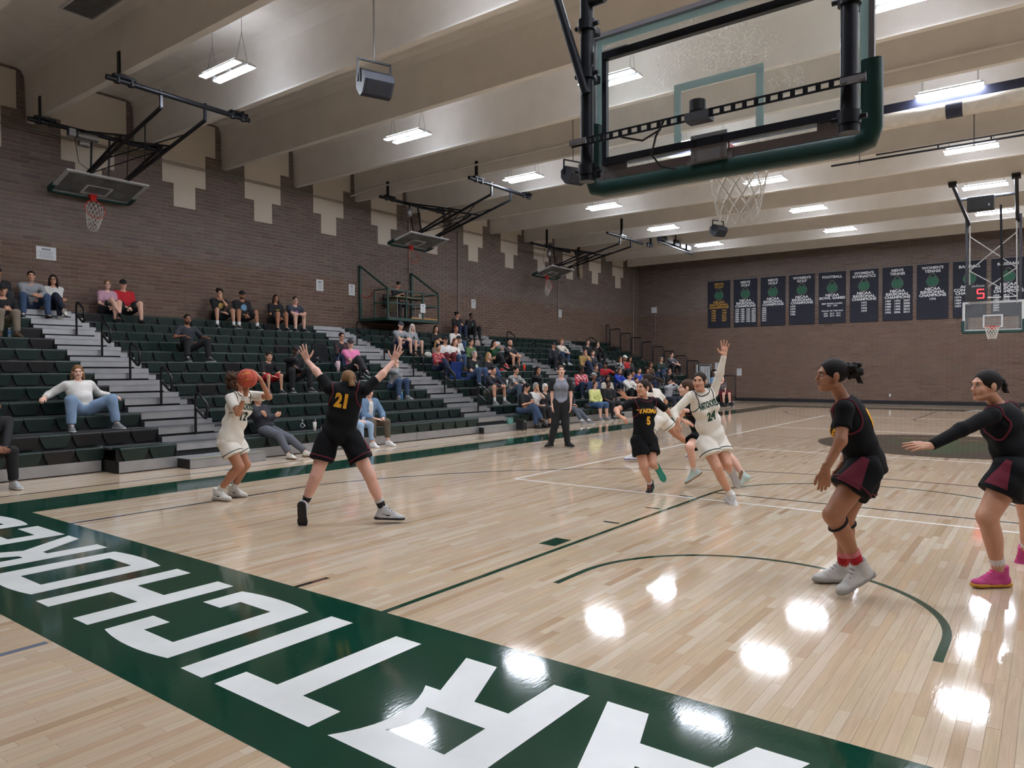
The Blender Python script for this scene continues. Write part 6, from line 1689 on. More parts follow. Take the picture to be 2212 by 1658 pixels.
sp(1381, 806, 'smiling girl in bright blue with hair pulled back', 'b', ('lowbun', 'dark'), (36, 64, 160), 1.9, DJEAN, 1.9, g=F_, arm='clasp', lean=0.2, yaw=-0.3)
sp(1367, 804, 'boy with dark hair between the two blue tops', 'c', ('short', 'black'), (50, 60, 110), 1.9, DJEAN, 1.9, g=KID, yaw=-0.5)
sp(1375, 821, 'boy in black behind the white hooded sweatshirt', 'b', ('short', 'dark'), (30, 30, 33), 1.9, (30, 30, 34), 1.9, g=KID, arm='clasp', yaw=-0.3)
sp(1406, 792, 'woman with curly brown hair in a brown top', 'c', ('curlylong', 'brown'), (84, 58, 42), 1.9, DJEAN, 1.9, g=F_, yaw=-0.3)
sp(1398, 803, 'woman with brown hair seated just below the brown top', 'c', ('curlylong', 'dark'), (70, 54, 48), 1.9, DJEAN, 1.9, g=F_, yaw=-0.3)
sp(1429, 778, 'woman with a pale headband in a dark green t-shirt', 'b', ('lowbun', 'dark'), (40, 54, 50), 0.9, JEAN, 1.9, g=HF, band=(220, 214, 206), arm='lap', lean=0.15, yaw=-0.35)
sp(1451, 765, 'man in a grey t-shirt and black trousers by the end railing', 'a', ('short', 'dark'), (86, 88, 94), 0.85, (28, 28, 31), 1.9, g=HV, arm='clasp', yaw=-0.3, knees=0.24)
sp(1446, 804, 'woman with long dark hair in black below the grey t-shirt man, hand raised', 'b', ('long', 'dark'), (28, 28, 30), 1.9, (26, 26, 30), 1.9, g=F_, arm='chinL', yaw=-0.3)
sp(1447, 822, 'man in a grey hooded jacket filming with his phone, front rows', 'b', ('short', 'dark'), (170, 172, 176), 1.9, (40, 44, 60), 1.9, g=M_, hood=1, arm='camera', prop='darkphone', yaw=-0.3)
# front row near the camera
sp(556, 874, 'young man in a dark puffer jacket and grey jeans stretched out in the front row', 'b', ('messy', 'black'), (44, 45, 52), 1.9, (92, 94, 102), 1.9, g=M_, arm='crossed', lean=-0.50, legs='stretch', shoe=SA, row=0, puffer=1, yaw=0.25, knees=0.20, hood=0, head_yaw=0.1)
sp(798, 854, 'man in an open denim shirt over a white t-shirt and brown trousers, front row', 'a', ('short', 'brown'), (226, 224, 220), 0.7, (96, 84, 70), 1.75, g=M_, vest=(108, 136, 166), arm='split', lean=0.12, shoe=WH, row=0, knees=0.2)
sp(768, 856, 'person in light blue jeans mostly hidden behind the black number 21', 'a', ('long', 'brown'), (150, 160, 176), 1.9, (158, 182, 208), 1.8, g=F_, arm='lap', shoe=WH, row=0)
sp(1228, 838, 'seated person in dark clothes and grey trousers hidden behind the referee', 'b', ('short', 'dark'), (38, 40, 48), 1.9, (84, 88, 98), 1.85, g=M_, arm='lap', shoe=GY, row=0, legs='stretch', sock=(225, 225, 225))

PATM = {'floral': lambda: cloth2('cloth_floral', (28, 30, 36), (120, 52, 52), 22, 0.60), 'redxmas': lambda: cloth2('cloth_red_holiday', (150, 24, 38), (222, 205, 200), 26, 0.60), 'redxmas2': lambda: cloth2('cloth_red_white', (188, 30, 48), (224, 200, 204), 20, 0.56),
        'camo': lambda: cloth2('cloth_camo', (92, 92, 92), (178, 178, 174), 24, 0.5), 'plaid': lambda: cloth2('cloth_plaid', (34, 34, 38), (206, 204, 200), 14, 0.5, 'check')}
LOG = []
def spectator(i, e):
    px, py, label, sk, hair, top, sleeve, bot, blen, kw = e
    g = dict(kw.get('g', {})); g.setdefault('s', 1.0); s = g['s']
    if kw.get('g') is F_: g['s'] = s = 0.95
    lean = kw.get('lean', 0.10); yaw = kw.get('yaw', -0.05); leg = kw.get('legs')
    args = dict(arm=kw.get('arm', 'lap'), lean=lean, knees=kw.get('knees', 0.15), legs=leg, head_yaw=kw.get('head_yaw', -0.25), head_pitch=kw.get('head_pitch', -0.06))
    J0 = seated_joints((0, 0, 0), yaw, g, **args)
    dh = J0['head']
    best = None
    rows = [kw['row']] if 'row' in kw else range(12)
    for r in rows:
        P = on(px, py, 0, RX(r)-0.16+dh[0]); err = P[2]-(RZ(r)+dh[2])
        if best is None or abs(err) < abs(best[0]): best = (err, r, P[1]-dh[1])
    err, r, y = best
    LOG.append((round(err, 2), r, round(y, 2), label[:40]))
    drop = RZ(r) if r == 0 else 0.2385
    seat = V3(RX(r)-0.16, y, RZ(r)+0.004)
    J = seated_joints(seat, yaw, g, feet_drop=drop, foot_x=0.40 if r else 0.46, **args)
    dist = depth_of(J['head'])
    h = 0.022 if dist < 13 else (0.029 if dist < 19 else 0.034)
    sd = dict(g=g, h=h, hh=0.0090 if dist < 13 else 0.0125, hd=0.0075 if dist < 13 else 0.0110, skin=sk, hair=hair, seed=i, group='spectators on the bleachers',
              hs=1.0 if s > 0.9 else 0.95)
    if kw.get('cap'): sd['cap'] = kw['cap']; sd['hair'] = (hair[0] if hair[0] in ('long', 'bob') else 'buzz', hair[1])
    for q in ('glasses', 'beard', 'band', 'shoe', 'sock', 'high'):
        if q in kw: sd[q] = kw[q]
    tm = PATM[top]() if isinstance(top, str) else top
    sd['top'] = dict(m=tm, sleeve=sleeve, grow=0.016 if not kw.get('puffer') else 0.034, hood=kw.get('hood'), hem=-0.02, fold=0.003 if not kw.get('puffer') else 0.007, name='jacket' if kw.get('puffer') else 'shirt')
    if kw.get('vest'): sd['top']['vest'] = kw['vest']
    sd['bot'] = dict(m=bot, len=blen, loose=0.12 if blen > 1 else 0.28, taper=1.22, name='trousers' if blen > 1.05 else 'shorts')
    if args['arm'] in ('knees', 'split'): sd['handL'] = sd['handR'] = 'flat'
    if args['arm'] in ('phone', 'camera'): sd['handL'] = sd['handR'] = 'grip'
    root, topo, boto = person(J, sd, label, (seat[0], seat[1], seat[2]))
    if kw.get('patch'):
        col, rx_, rz_ = kw['patch']
        up = nrm(J['neck']-J['pelvis']); l = nrm(J['SL']-J['SR']); f = nrm(np.cross(l, up))
        v, fc = disc2(rx_*s, rz_*s, 14)
        stick(root, bvh_of(topo), 'shirt_print', v, fc, J['pelvis']+up*0.31*s, -l, up, f, cloth(col), 0.005)
    if kw.get('prop'):
        mid = (J['WL']+J['WR'])/2+nrm(J['hdL']+J['hdR'])*0.09
        ph = empty('phone', tuple(mid)); tag(ph, ('white' if kw['prop'] == 'phone' else 'dark')+' phone held by the '+label.split(' ')[0]+' '+' '.join(label.split(' ')[1:6]), 'phone', 'phones in hands')
        R = rot_to(J['hf'], (0, 0, 1)) if args['arm'] == 'camera' else rot_to(nrm(J['hf']*0.5-V3(0, 0, 0.8)), (0, 0, 1))
        MB().box(mid, (0.15, 0.009, 0.075) if args['arm'] == 'camera' else (0.075, 0.009, 0.15), R).build('case', cloth((225, 225, 226)) if kw['prop'] == 'phone' else m_blackplastic, ph)
        MB().box(mid-R[:, 1]*0.006, (0.14, 0.003, 0.066) if args['arm'] == 'camera' else (0.066, 0.003, 0.14), R).build('screen', mat('phone_screen', (60, 70, 84), 0.2), ph)
    return J
for i_, e_ in enumerate(SPEC): spectator(i_, e_)
# ------------------------------------------------------------------ players and referee on the court
UPV = V3(0, 0, 1.0)
def pose_px(depth, pts):
    """joints from picture points: each (px, py, metres farther than the player's own distance)"""
    return {k: atdepth(p[0], p[1], depth+(p[2] if len(p) > 2 else 0.0)) for k, p in pts.items()}
def player(depth, pts, look, label, hf, feet, hands, group='players on the court', FU=None):
    J = pose_px(depth, pts)
    l = nrm(J['SL']-J['SR']); mid = (J['SL']+J['SR'])/2
    up = nrm(mid-J['pelvis'])
    J['neck'] = mid+up*0.045
    J['fwd'] = nrm(np.cross(nrm(J['HL']-J['HR']), UPV))
    J['hf'] = nrm(hf); J['hu'] = UPV
    for q in 'LR':
        J['F'+q] = nrm(feet[q][0]); J['FU'+q] = feet[q][1] if len(feet[q]) > 1 else UPV
        if q in hands: J['hd'+q] = nrm(hands[q][0]); J['hn'+q] = nrm(hands[q][1])
    D = lambda a, b: round(float(np.linalg.norm(J[a]-J[b])), 2)
    LOG.append((label[:30], 'sh', D('SL', 'SR'), 'uaL', D('SL', 'EL'), 'faL', D('EL', 'WL'), 'uaR', D('SR', 'ER'), 'faR', D('ER', 'WR'), 'thL', D('HL', 'KL'), 'shL', D('KL', 'AL'), 'thR', D('HR', 'KR'), 'shR', D('KR', 'AR'), 'tor', D('pelvis', 'neck'), 'head', D('neck', 'head')))
    look.setdefault('high', True); look.setdefault('h', 0.0135); look.setdefault('hh', 0.0058); look.setdefault('hd', 0.0046); look['group'] = group
    base = (J['AL']+J['AR'])/2
    root, top, bot = person(J, look, label, (base[0], base[1], 0.0))
    return J, root, top, bot
def lettering(root, top, J, text, size, frac, m, back=False, bold=0.010, sx=0.8, name='jersey_number', arch=0.0, dx=0.0, ex=None, n=None):
    up = nrm(J['neck']-J['pelvis']); l = nrm(J['SL']-J['SR']); f = nrm(np.cross(l, up)); l = np.cross(up, f)
    T, F = text_mesh(text, size, bold, 'CENTER', sx)
    T = T.copy()
    if arch: T[:, 1] += arch*(1-(T[:, 0]/max(1e-6, np.abs(T[:, 0]).max()))**2)
    O = J['pelvis']+up*frac*np.linalg.norm(J['neck']-J['pelvis'])+l*dx
    return stick(root, bvh_of(top), name, T, F, O, -l if back else l, up, -f if back else f, m, 0.0035, 0.35)
m_goldcl = cloth((232, 168, 42)); m_inkbl = cloth((28, 36, 34)); m_greencl = cloth((24, 66, 50)); m_maroon = cloth((104, 24, 44)); m_whitecl = cloth((226, 222, 214)); m_blackcl = cloth((21, 22, 25))
m_yak = mat('jersey_black', (15, 16, 19), 0.8, spec=0.2, var=0.10, scale=9, bump=0.15, bscale=160)
m_art = mat('jersey_white', (228, 222, 210), 0.62, var=0.05, scale=8, bump=0.12, bscale=160)
def piping(root, top, J, m, tr=0.006, neck=True):
    b = bvh_of(top); up = nrm(J['neck']-J['pelvis']); l = nrm(J['SL']-J['SR']); f = nrm(np.cross(l, up))
    for q, sg in (('L', 1), ('R', -1)):
        ring(root, b, 'armhole_trim', J['S'+q]-l*sg*0.035-up*0.05, nrm(l*sg+up*0.15), 0.13, tr, m, n=28)
    if neck:
        ring(root, b, 'neck_trim', J['neck']+up*0.0+f*0.035, nrm(up+f*0.35), 0.09, tr, m, n=24)
def hem_trim(root, bot, J, m, frac, tr=0.006, r=0.12):
    b = bvh_of(bot)
    for q in 'LR':
        c = J['H'+q]+(J['K'+q]-J['H'+q])*frac
        ring(root, b, 'hem_trim', c, nrm(J['K'+q]-J['H'+q]), r, tr, m, n=26)
def side_panel(root, bot, J, m, q, w0=0.04, w1=0.16, h=0.24, shift=0.0):
    b = bvh_of(bot); l = nrm(J['HL']-J['HR'])*(1 if q == 'L' else -1)
    d = nrm(J['K'+q]-J['H'+q]); x = nrm(np.cross(d, l))*(1 if q == 'L' else -1)
    P = np.array([(-w0/2, 0.0), (w0/2, 0.0), (w1/2, -h), (-w1/2, -h)])
    stick(root, b, 'side_panel', P, [(0, 1, 2, 3)], J['H'+q]-d*0.05+x*shift, x, -d, nrm(l-d*(l @ d)), m, 0.004, 0.25)

# shooter, white number 12
J, r, t, b = player(9.05, dict(pelvis=(499, 944), HL=(508, 953, 0.08), HR=(490, 956, -0.07), KL=(531, 1003, 0.12), AL=(503, 1056, 0.22), KR=(517, 1008, -0.10), AR=(470, 1063, -0.05),
    SL=(542, 854, 0.14), SR=(498, 860, -0.13), ER=(515, 892, -0.28), WR=(531, 852, -0.30), EL=(581, 857, 0.02), WL=(561, 816, -0.12), head=(511, 826, 0.0)),
    dict(g=dict(fem=1, b=0.98, lb=1.06, s=0.97), skin='c', hair=('curlylong', 'brown'), top=dict(under=dict(m=m_art, sleeve=0.66, loose=1.15, taper=1.2, grow=0.010), m=m_art, sleeve=0.62, grow=0.020, hem=0.10, flare=1.08, fold=0.0045, name='jersey', waist=1.13),
         bot=dict(m=m_art, len=0.50, loose=0.05, taper=1.40, grow=0.016, name='shorts', fold=0.004), sock=(228, 226, 222), sockh=0.10, shoe=((222, 219, 212), (196, 186, 172), (170, 168, 164)), handR='ball', handL='ball', seed=3, feet=1.06, mark=(30, 30, 34)),
    'player in white number 12 raising the ball to shoot, side on', CR*0.97-CF*0.15, {'L': (CR*0.95-CF*0.25,), 'R': (CR*0.93-CF*0.35,)},
    {'R': (UPV*0.95+CR*0.15, -CR*0.4-CF*0.9), 'L': (UPV*0.75-CR*0.6, CR*0.9+UPV*0.4)})
lettering(r, t, J, '12', 0.15, 0.52, m_inkbl, sx=0.80, bold=0.006); lettering(r, t, J, 'ARTICHOKES', 0.105, 0.74, m_greencl, sx=0.40, name='team_name', bold=0.004)
piping(r, t, J, m_inkbl, 0.0045); hem_trim(r, b, J, m_inkbl, 0.44, 0.0045)
wb = MB(); d = nrm(J['ER']-J['WR']); wb.cyl(J['WR']+d*0.02, J['WR']+d*0.075, 0.036, 12); wb.build('wristband', m_whitecl, r)
# the ball
bc = atdepth(534.5, 817, 8.78)
ball = empty('basketball', tuple(bc)); tag(ball, 'orange basketball held up by the shooter in white', 'ball')
m_ball = mat('ball_leather', (196, 78, 54), 0.6, var=0.08, scale=20, bump=0.5, bscale=400)
MB().sphere((0, 0, 0), 0.119, 28, 18).build('ball_skin', m_ball, ball, keep=False)
Rb = rot_to(CF*0.8+CR*0.5, UPV*0.9+CR*0.35)
for ax_ in range(3):
    s_ = MB()
    s_.tube([Rb @ (np.roll(V3(math.cos(q), math.sin(q), 0), ax_))*0.1188 for q in np.arange(36)*2*math.pi/36], 0.0022, 5, closed=True); s_.build('seam', m_blackcl, ball, keep=False)
for sg in (-1, 1):
    s_ = MB(); s_.tube([Rb @ (nrm(V3(0.62*math.cos(q), sg*0.72, 0.62*math.sin(q)*1.15))*0.1188) for q in np.arange(36)*2*math.pi/36], 0.0022, 5, closed=True); s_.build('seam', m_blackcl, ball, keep=False)
bb = bvh_of(ball.children[0])
for zz, nb in ((0.045, 5), (-0.035, 4)):
    n_ = nrm(-CF*0.95+CR*0.2+UPV*0.12)
    for k in range(nb):
        x_ = (k-(nb-1)/2)*0.018; T = np.array([(x_-0.005, -0.010), (x_+0.004, -0.008), (x_+0.006, 0.010), (x_-0.003, 0.012)])
        o_ = stick(ball, bb, 'ball_print', T, [(0, 1, 2, 3)], n_*0.12+UPV*zz, nrm(CR+UPV*0.25), UPV, n_, m_goldcl, 0.001, 0.1); o_.matrix_parent_inverse = Matrix.Identity(4)

# defender, black number 21, back to the camera
J, r, t, b = player(7.56, dict(pelvis=(733, 935), HL=(709, 947), HR=(758, 947), KL=(683, 1028, -0.10), AL=(657, 1090, -0.05), KR=(799, 1028, -0.05), AR=(828, 1102, 0.05),
    SL=(712, 840, 0.02), SR=(789, 842, 0.0), EL=(683, 801, 0.14), WL=(664, 779, 0.32), ER=(826, 808, 0.12), WR=(850, 780, 0.28), head=(752, 824, 0.06)),
    dict(g=dict(fem=1, b=1.0, lb=1.08, s=0.99), skin='p', hair=('pony', 'dblond'), top=dict(under=dict(m=m_yak, sleeve=0.60, loose=1.08, taper=1.15, grow=0.009), m=m_yak, sleeve=0.58, grow=0.018, hem=0.09, fold=0.004, name='jersey', waist=1.13, sl_loose=0.10),
         bot=dict(m=m_yak, len=0.55, loose=0.05, taper=1.40, grow=0.016, name='shorts', fold=0.004), sock=(26, 26, 28), sock2=(214, 210, 206), sockh=0.11, shoe=((196, 196, 198), (40, 40, 44), (30, 30, 32)), handL='open', handR='open', seed=8, feet=1.1, high=True, mark=(26, 26, 30)),
    'player in black number 21 seen from behind with both arms raised', CF*0.9-CR*0.42, {'L': (CF*0.35-UPV*0.85-CR*0.1, CF*0.9), 'R': (CR*0.95+CF*0.15-UPV*0.05,)},
    {'L': (UPV*0.9-CR*0.35, -CF*0.9-CR*0.2), 'R': (UPV*0.9+CR*0.4, -CF*0.9+CR*0.2)})
lettering(r, t, J, '21', 0.19, 0.66, m_goldcl, back=True, bold=0.011, sx=0.82)
piping(r, t, J, m_maroon, 0.007, neck=False); hem_trim(r, b, J, m_maroon, 0.50, 0.006); side_panel(r, b, J, m_maroon, 'R', 0.02, 0.12, 0.24)

# referee
J, r, t, b = player(15.05, dict(pelvis=(1211, 866), HR=(1203, 870), HL=(1219, 870), KR=(1199, 915, -0.02), KL=(1221, 915, -0.02), AR=(1190, 955), AL=(1226, 955),
    SR=(1195, 824), SL=(1229, 824), ER=(1192.5, 852, 0.02), EL=(1233, 852, 0.02), WR=(1193, 876, -0.06), WL=(1233, 875, -0.06), head=(1212, 801, -0.03)),
    dict(g=dict(fem=1, b=0.98, lb=1.02, s=0.98), skin='a', hair=('lowbun', 'brown'), top=dict(m=mat('referee_grey', (136, 140, 152), 0.8, var=0.05), sleeve=0.62, grow=0.014, hem=0.03, name='shirt'),
         bot=dict(m=(24, 24, 27), len=1.97, loose=0.12, taper=1.25, grow=0.012, name='trousers'), shoe=((20, 20, 22), (16, 16, 18), (24, 24, 26)), h=0.017, hh=0.0075, hd=0.006, seed=2),
    'referee in a grey striped shirt with black sleeves and black trousers, whistle in mouth', -CF*0.9+CR*0.1+UPV*0.12, {'L': (-CF*0.75+CR*0.6,), 'R': (-CF*0.75-CR*0.6,)},
    {'L': (-UPV, CR*0.7), 'R': (-UPV, -CR*0.7)}, group='officials')
up = nrm(J['neck']-J['pelvis'])
V, F = sdf_mesh(torso_prims(J, dict(fem=1, b=0.98, s=0.98))[-2:]+limb_prims(J, dict(s=0.98), 'arm', 0.64, True, 1.14, 1.14), 0.016, grow=0.019, k=0.028, subs=[ellp(J['neck']+up*0.04-CF*0.03, I3, np.array([0.08, 0.08, 0.066]), k=0.006)])
add_part('sleeve_yoke', V, F, m_blackcl, r)
bv = bvh_of(t); l = nrm(J['SL']-J['SR']); f = nrm(np.cross(l, up))
for k in range(9):
    x = -0.128+0.032*k; P = np.array([(x-0.0035, -0.16), (x+0.0035, -0.16), (x+0.0035, 0.12), (x-0.0035, 0.12)])
    stick(r, bv, 'stripe', P, [(0, 1, 2, 3)], J['pelvis']+up*0.22, l, up, f, m_inkbl, 0.003, 0.3)
wh = MB(); hc_ = J['head']+nrm(J['hf'])*0.118-UPV*0.055; wh.cyl(hc_-CR*0.014, hc_+CR*0.014, 0.012, 10); wh.bar(hc_, hc_-CF*0.03, 0.012); wh.build('whistle', m_blackplastic, r)

# black number 5, running
J, r, t, b = player(9.45, dict(pelvis=(1391, 943), HR=(1379, 952, -0.04), HL=(1404, 952, 0.06), KR=(1391, 1008, -0.14), AR=(1405, 1046, 0.06), KL=(1410, 1002, -0.10), AL=(1419, 1010, 0.28),
    SR=(1361, 871, -0.06), SL=(1419, 868, 0.10), ER=(1332, 885, -0.16), WR=(1337, 897, -0.36), EL=(1449, 892, 0.08), WL=(1473, 906, 0.02), head=(1389, 838, -0.03)),
    dict(g=dict(fem=1, b=0.95, lb=0.98, s=0.95), skin='b', hair=('pony', 'dark'), top=dict(under=dict(m=m_yak, sleeve=0.64, loose=1.08, taper=1.12, grow=0.008), m=m_yak, sleeve=0.62, grow=0.016, hem=0.10, fold=0.004, name='jersey', waist=1.13),
         bot=dict(m=m_yak, len=0.52, loose=0.05, taper=1.40, grow=0.016, name='shorts'), sock=(224, 222, 220), sockh=0.07, shoe=((30, 30, 32), (60, 150, 130), (220, 110, 90)), handR='relax', handL='flat', seed=5),
    'player in black number 5 with YAKIMA across the chest, running', -CR*0.72-CF*0.6+UPV*0.05, {'R': (-CF*0.75-CR*0.35-UPV*0.45,), 'L': (-UPV*0.85+CR*0.4, CF*0.8)},
    {'R': (CR*0.8-UPV*0.45, UPV*0.8-CF*0.4), 'L': (CR*0.85-UPV*0.35, UPV*0.7-CF*0.5)})
lettering(r, t, J, 'YAKIMA', 0.078, 0.66, m_goldcl, bold=0.003, sx=0.92, name='team_name', arch=0.012, dx=-0.01); lettering(r, t, J, '5', 0.135, 0.42, m_goldcl, bold=0.008, sx=0.85)
piping(r, t, J, m_maroon, 0.0065); side_panel(r, b, J, m_maroon, 'L', 0.03, 0.10, 0.22)

# white number 24, arm raised
J, r, t, b = player(8.62, dict(pelvis=(1538, 947, 0.10), HR=(1524, 957, 0.04), HL=(1553, 955, 0.14), KR=(1549, 1010, -0.10), AR=(1579, 1072, 0.0), KL=(1571, 1003, -0.02), AL=(1578, 1019, 0.34),
    SR=(1489, 858, -0.02), SL=(1541, 848, 0.06), ER=(1457, 889, -0.08), WR=(1464, 910, -0.24), EL=(1555, 806, 0.02), WL=(1564, 768, -0.02), head=(1511, 824, -0.04)),
    dict(g=dict(fem=1, b=0.97, lb=1.0, s=0.99), skin='b', hair=('lowbun', 'dark'), top=dict(under=dict(m=(222, 214, 198), sleeve=1.97, grow=0.007), m=m_art, sleeve=1.95, grow=0.018, hem=0.10, fold=0.0045, name='jersey', waist=1.13, sl_loose=0.06),
         bot=dict(m=m_art, len=0.46, loose=0.05, taper=1.40, grow=0.018, name='shorts', fold=0.004), sock=(226, 224, 220), sockh=0.10, shoe=((214, 212, 208), (176, 172, 166), (160, 158, 156)), handL='open', handR='relax', seed=9),
    'player in white number 24 calling with her left arm straight up', -CR*0.5-CF*0.85+UPV*0.02, {'R': (-CF*0.8+CR*0.35-UPV*0.4,), 'L': (-UPV*0.8+CR*0.3, CF*0.8)},
    {'L': (UPV*0.98+CR*0.06, CF*0.95), 'R': (-UPV*0.95-CR*0.1, -CR*0.8-CF*0.4)})
lettering(r, t, J, 'ARTICHOKES', 0.100, 0.73, m_greencl, bold=0.004, sx=0.40, name='team_name', arch=0.012); lettering(r, t, J, '24', 0.14, 0.50, m_greencl, bold=0.007, sx=0.85)
piping(r, t, J, m_inkbl, 0.0055); hem_trim(r, b, J, m_inkbl, 0.41, 0.0055)
bv = bvh_of(t); up = nrm(J['neck']-J['pelvis']); l = nrm(J['SL']-J['SR']); f = nrm(np.cross(l, up))
for k in range(3):
    P = np.array([(0.0+0.014*k, 0), (0.009+0.014*k, 0), (0.0+0.014*k, 0.014+0.009*k), (-0.009+0.014*k, 0.014+0.009*k)])
    stick(r, bv, 'chest_mark', P, [(0, 1, 2, 3)], J['pelvis']+up*0.42-l*0.10, l, up, f, m_inkbl, 0.0035, 0.3)

# white player behind number 5
J, r, t, b = player(12.7, dict(pelvis=(1426, 902), HL=(1420, 908, -0.08), HR=(1434, 908, 0.08), KR=(1460, 938, 0.05), AR=(1492, 962, 0.10), KL=(1390, 942, -0.1), AL=(1372, 982, 0.0),
    SL=(1402, 850, -0.14), SR=(1420, 848, 0.16), EL=(1374, 862, -0.28), WL=(1352, 858, -0.36), ER=(1438, 868, 0.22), WR=(1430, 888, 0.1), head=(1397, 821, 0.0)),
    dict(g=dict(fem=1, b=0.97, lb=1.0, s=0.98), skin='c', hair=('flypony', 'dark'), top=dict(m=m_art, sleeve=0.6, grow=0.018, hem=0.08, fold=0.004, name='jersey', waist=1.13),
         bot=dict(m=m_art, len=0.5, loose=0.05, taper=1.40, grow=0.018, name='shorts'), sock=(226, 224, 220), sockh=0.10, shoe=((208, 208, 212), (120, 120, 160), (230, 228, 224)), handL='open', handR='relax', seed=11, h=0.016, hh=0.0075, hd=0.006),
    'player in white with a flying dark ponytail running behind number 5', -CR*0.9+CF*0.3, {'L': (-CR*0.9-CF*0.2,), 'R': (-UPV*0.7-CR*0.6,)},
    {'L': (-CR*0.6+UPV*0.75, CF*0.8)})
hem_trim(r, b, J, m_inkbl, 0.44, 0.0055)
# black player behind number 24
J, r, t, b = player(9.95, dict(pelvis=(1516, 938), HL=(1508, 946, -0.08), HR=(1524, 946, 0.08), KL=(1489, 965, -0.30), AL=(1500, 1017, -0.02), KR=(1573, 982, 0.05), AR=(1610, 1031, -0.15),
    SL=(1484, 870, -0.12), SR=(1512, 868, 0.16), EL=(1470, 897, -0.22), WL=(1478, 888, -0.40), ER=(1520, 905, 0.2), WR=(1505, 925, 0.1), head=(1482, 838, 0.0)),
    dict(g=dict(fem=1, b=0.97, lb=1.0, s=0.98), skin='a', hair=('lowbun', 'brown'), top=dict(m=m_yak, sleeve=0.5, grow=0.016, hem=0.09, name='jersey', waist=1.13),
         bot=dict(m=m_yak, len=0.5, loose=0.05, taper=1.40, grow=0.016, name='shorts'), sock=(226, 224, 220), sockh=0.10, shoe=((186, 206, 200), (150, 110, 84), (216, 226, 222)), seed=12, h=0.015, hh=0.0065, hd=0.0055),
    'player in black with pale mint shoes running behind number 24', -CR*0.92+CF*0.1, {'L': (-CR*0.75-UPV*0.5,), 'R': (-CR*0.3-UPV*0.85, CR*0.8)}, {})
lettering(r, t, J, 'YAKIMA', 0.085, 0.66, m_goldcl, bold=0.005, sx=0.88, name='team_name'); piping(r, t, J, m_maroon, 0.0065)

# black number 0, standing side on
J, r, t, b = player(5.15, dict(pelvis=(1869, 1000), HL=(1866, 1014, -0.09), HR=(1868, 1012, 0.09), KL=(1799, 1112, -0.13), AL=(1858, 1226, -0.08), KR=(1826, 1112, 0.14), AR=(1822, 1227, 0.27),
    SL=(1824, 884, -0.16), SR=(1836, 880, 0.16), EL=(1816, 952, -0.24), WL=(1783, 1014, -0.25), ER=(1840, 950, 0.24), WR=(1818, 1008, 0.16), head=(1797, 812, 0.0)),
    dict(g=dict(fem=1, b=1.0, lb=1.12, s=1.0), skin='c', hair=('puff', 'black'), top=dict(under=dict(m=m_yak, sleeve=0.58, loose=1.08, taper=1.12, grow=0.008), m=m_yak, sleeve=0.55, grow=0.016, hem=0.08, fold=0.004, name='jersey', waist=1.13, sl_loose=0.10),
         bot=dict(m=m_yak, len=0.44, loose=0.05, taper=1.40, grow=0.016, name='shorts', fold=0.004), sock=(176, 24, 40), sock2=(206, 120, 126), sockh=0.11, shoe=((206, 204, 200), (166, 162, 156), (150, 148, 146)), handL='relax', handR='relax', seed=14, h=0.012, hh=0.005, hd=0.004, feet=1.12, hs=1.04),
    'player in black number 0 standing side on with curly hair tied up and red socks', -CR*0.97+CF*0.12+UPV*0.02, {'L': (-CR*0.80-UPV*0.36-CF*0.25,), 'R': (-CR*0.97-CF*0.05,)},
    {'L': (-UPV*0.97-CR*0.06, -CF*0.9-CR*0.25), 'R': (-UPV*0.9-CR*0.3, CF*0.8)})
lettering(r, t, J, 'YAKIMA', 0.095, 0.62, m_goldcl, bold=0.003, sx=0.95, name='team_name'); lettering(r, t, J, '0', 0.14, 0.36, m_goldcl, bold=0.008, sx=0.85); lettering(r, t, J, '0', 0.19, 0.66, m_goldcl, back=True, bold=0.010, sx=0.85)
piping(r, t, J, m_maroon, 0.0075); side_panel(r, b, J, m_maroon, 'L', 0.05, 0.17, 0.23, 0.03); hem_trim(r, b, J, m_maroon, 0.39, 0.006)
for q in 'LR':
    d = nrm(J['A'+q]-J['K'+q]); c = J['K'+q]+d*0.075; x, y, _ = frame_z(d+CR*0.25)
    mb = MB(); mb.tube([c+(x*math.cos(a_)+y*math.sin(a_))*0.068+CR*0.004 for a_ in np.arange(20)*2*math.pi/20], 0.009, 6, closed=True); mb.build('knee_strap', m_blackcl, r)

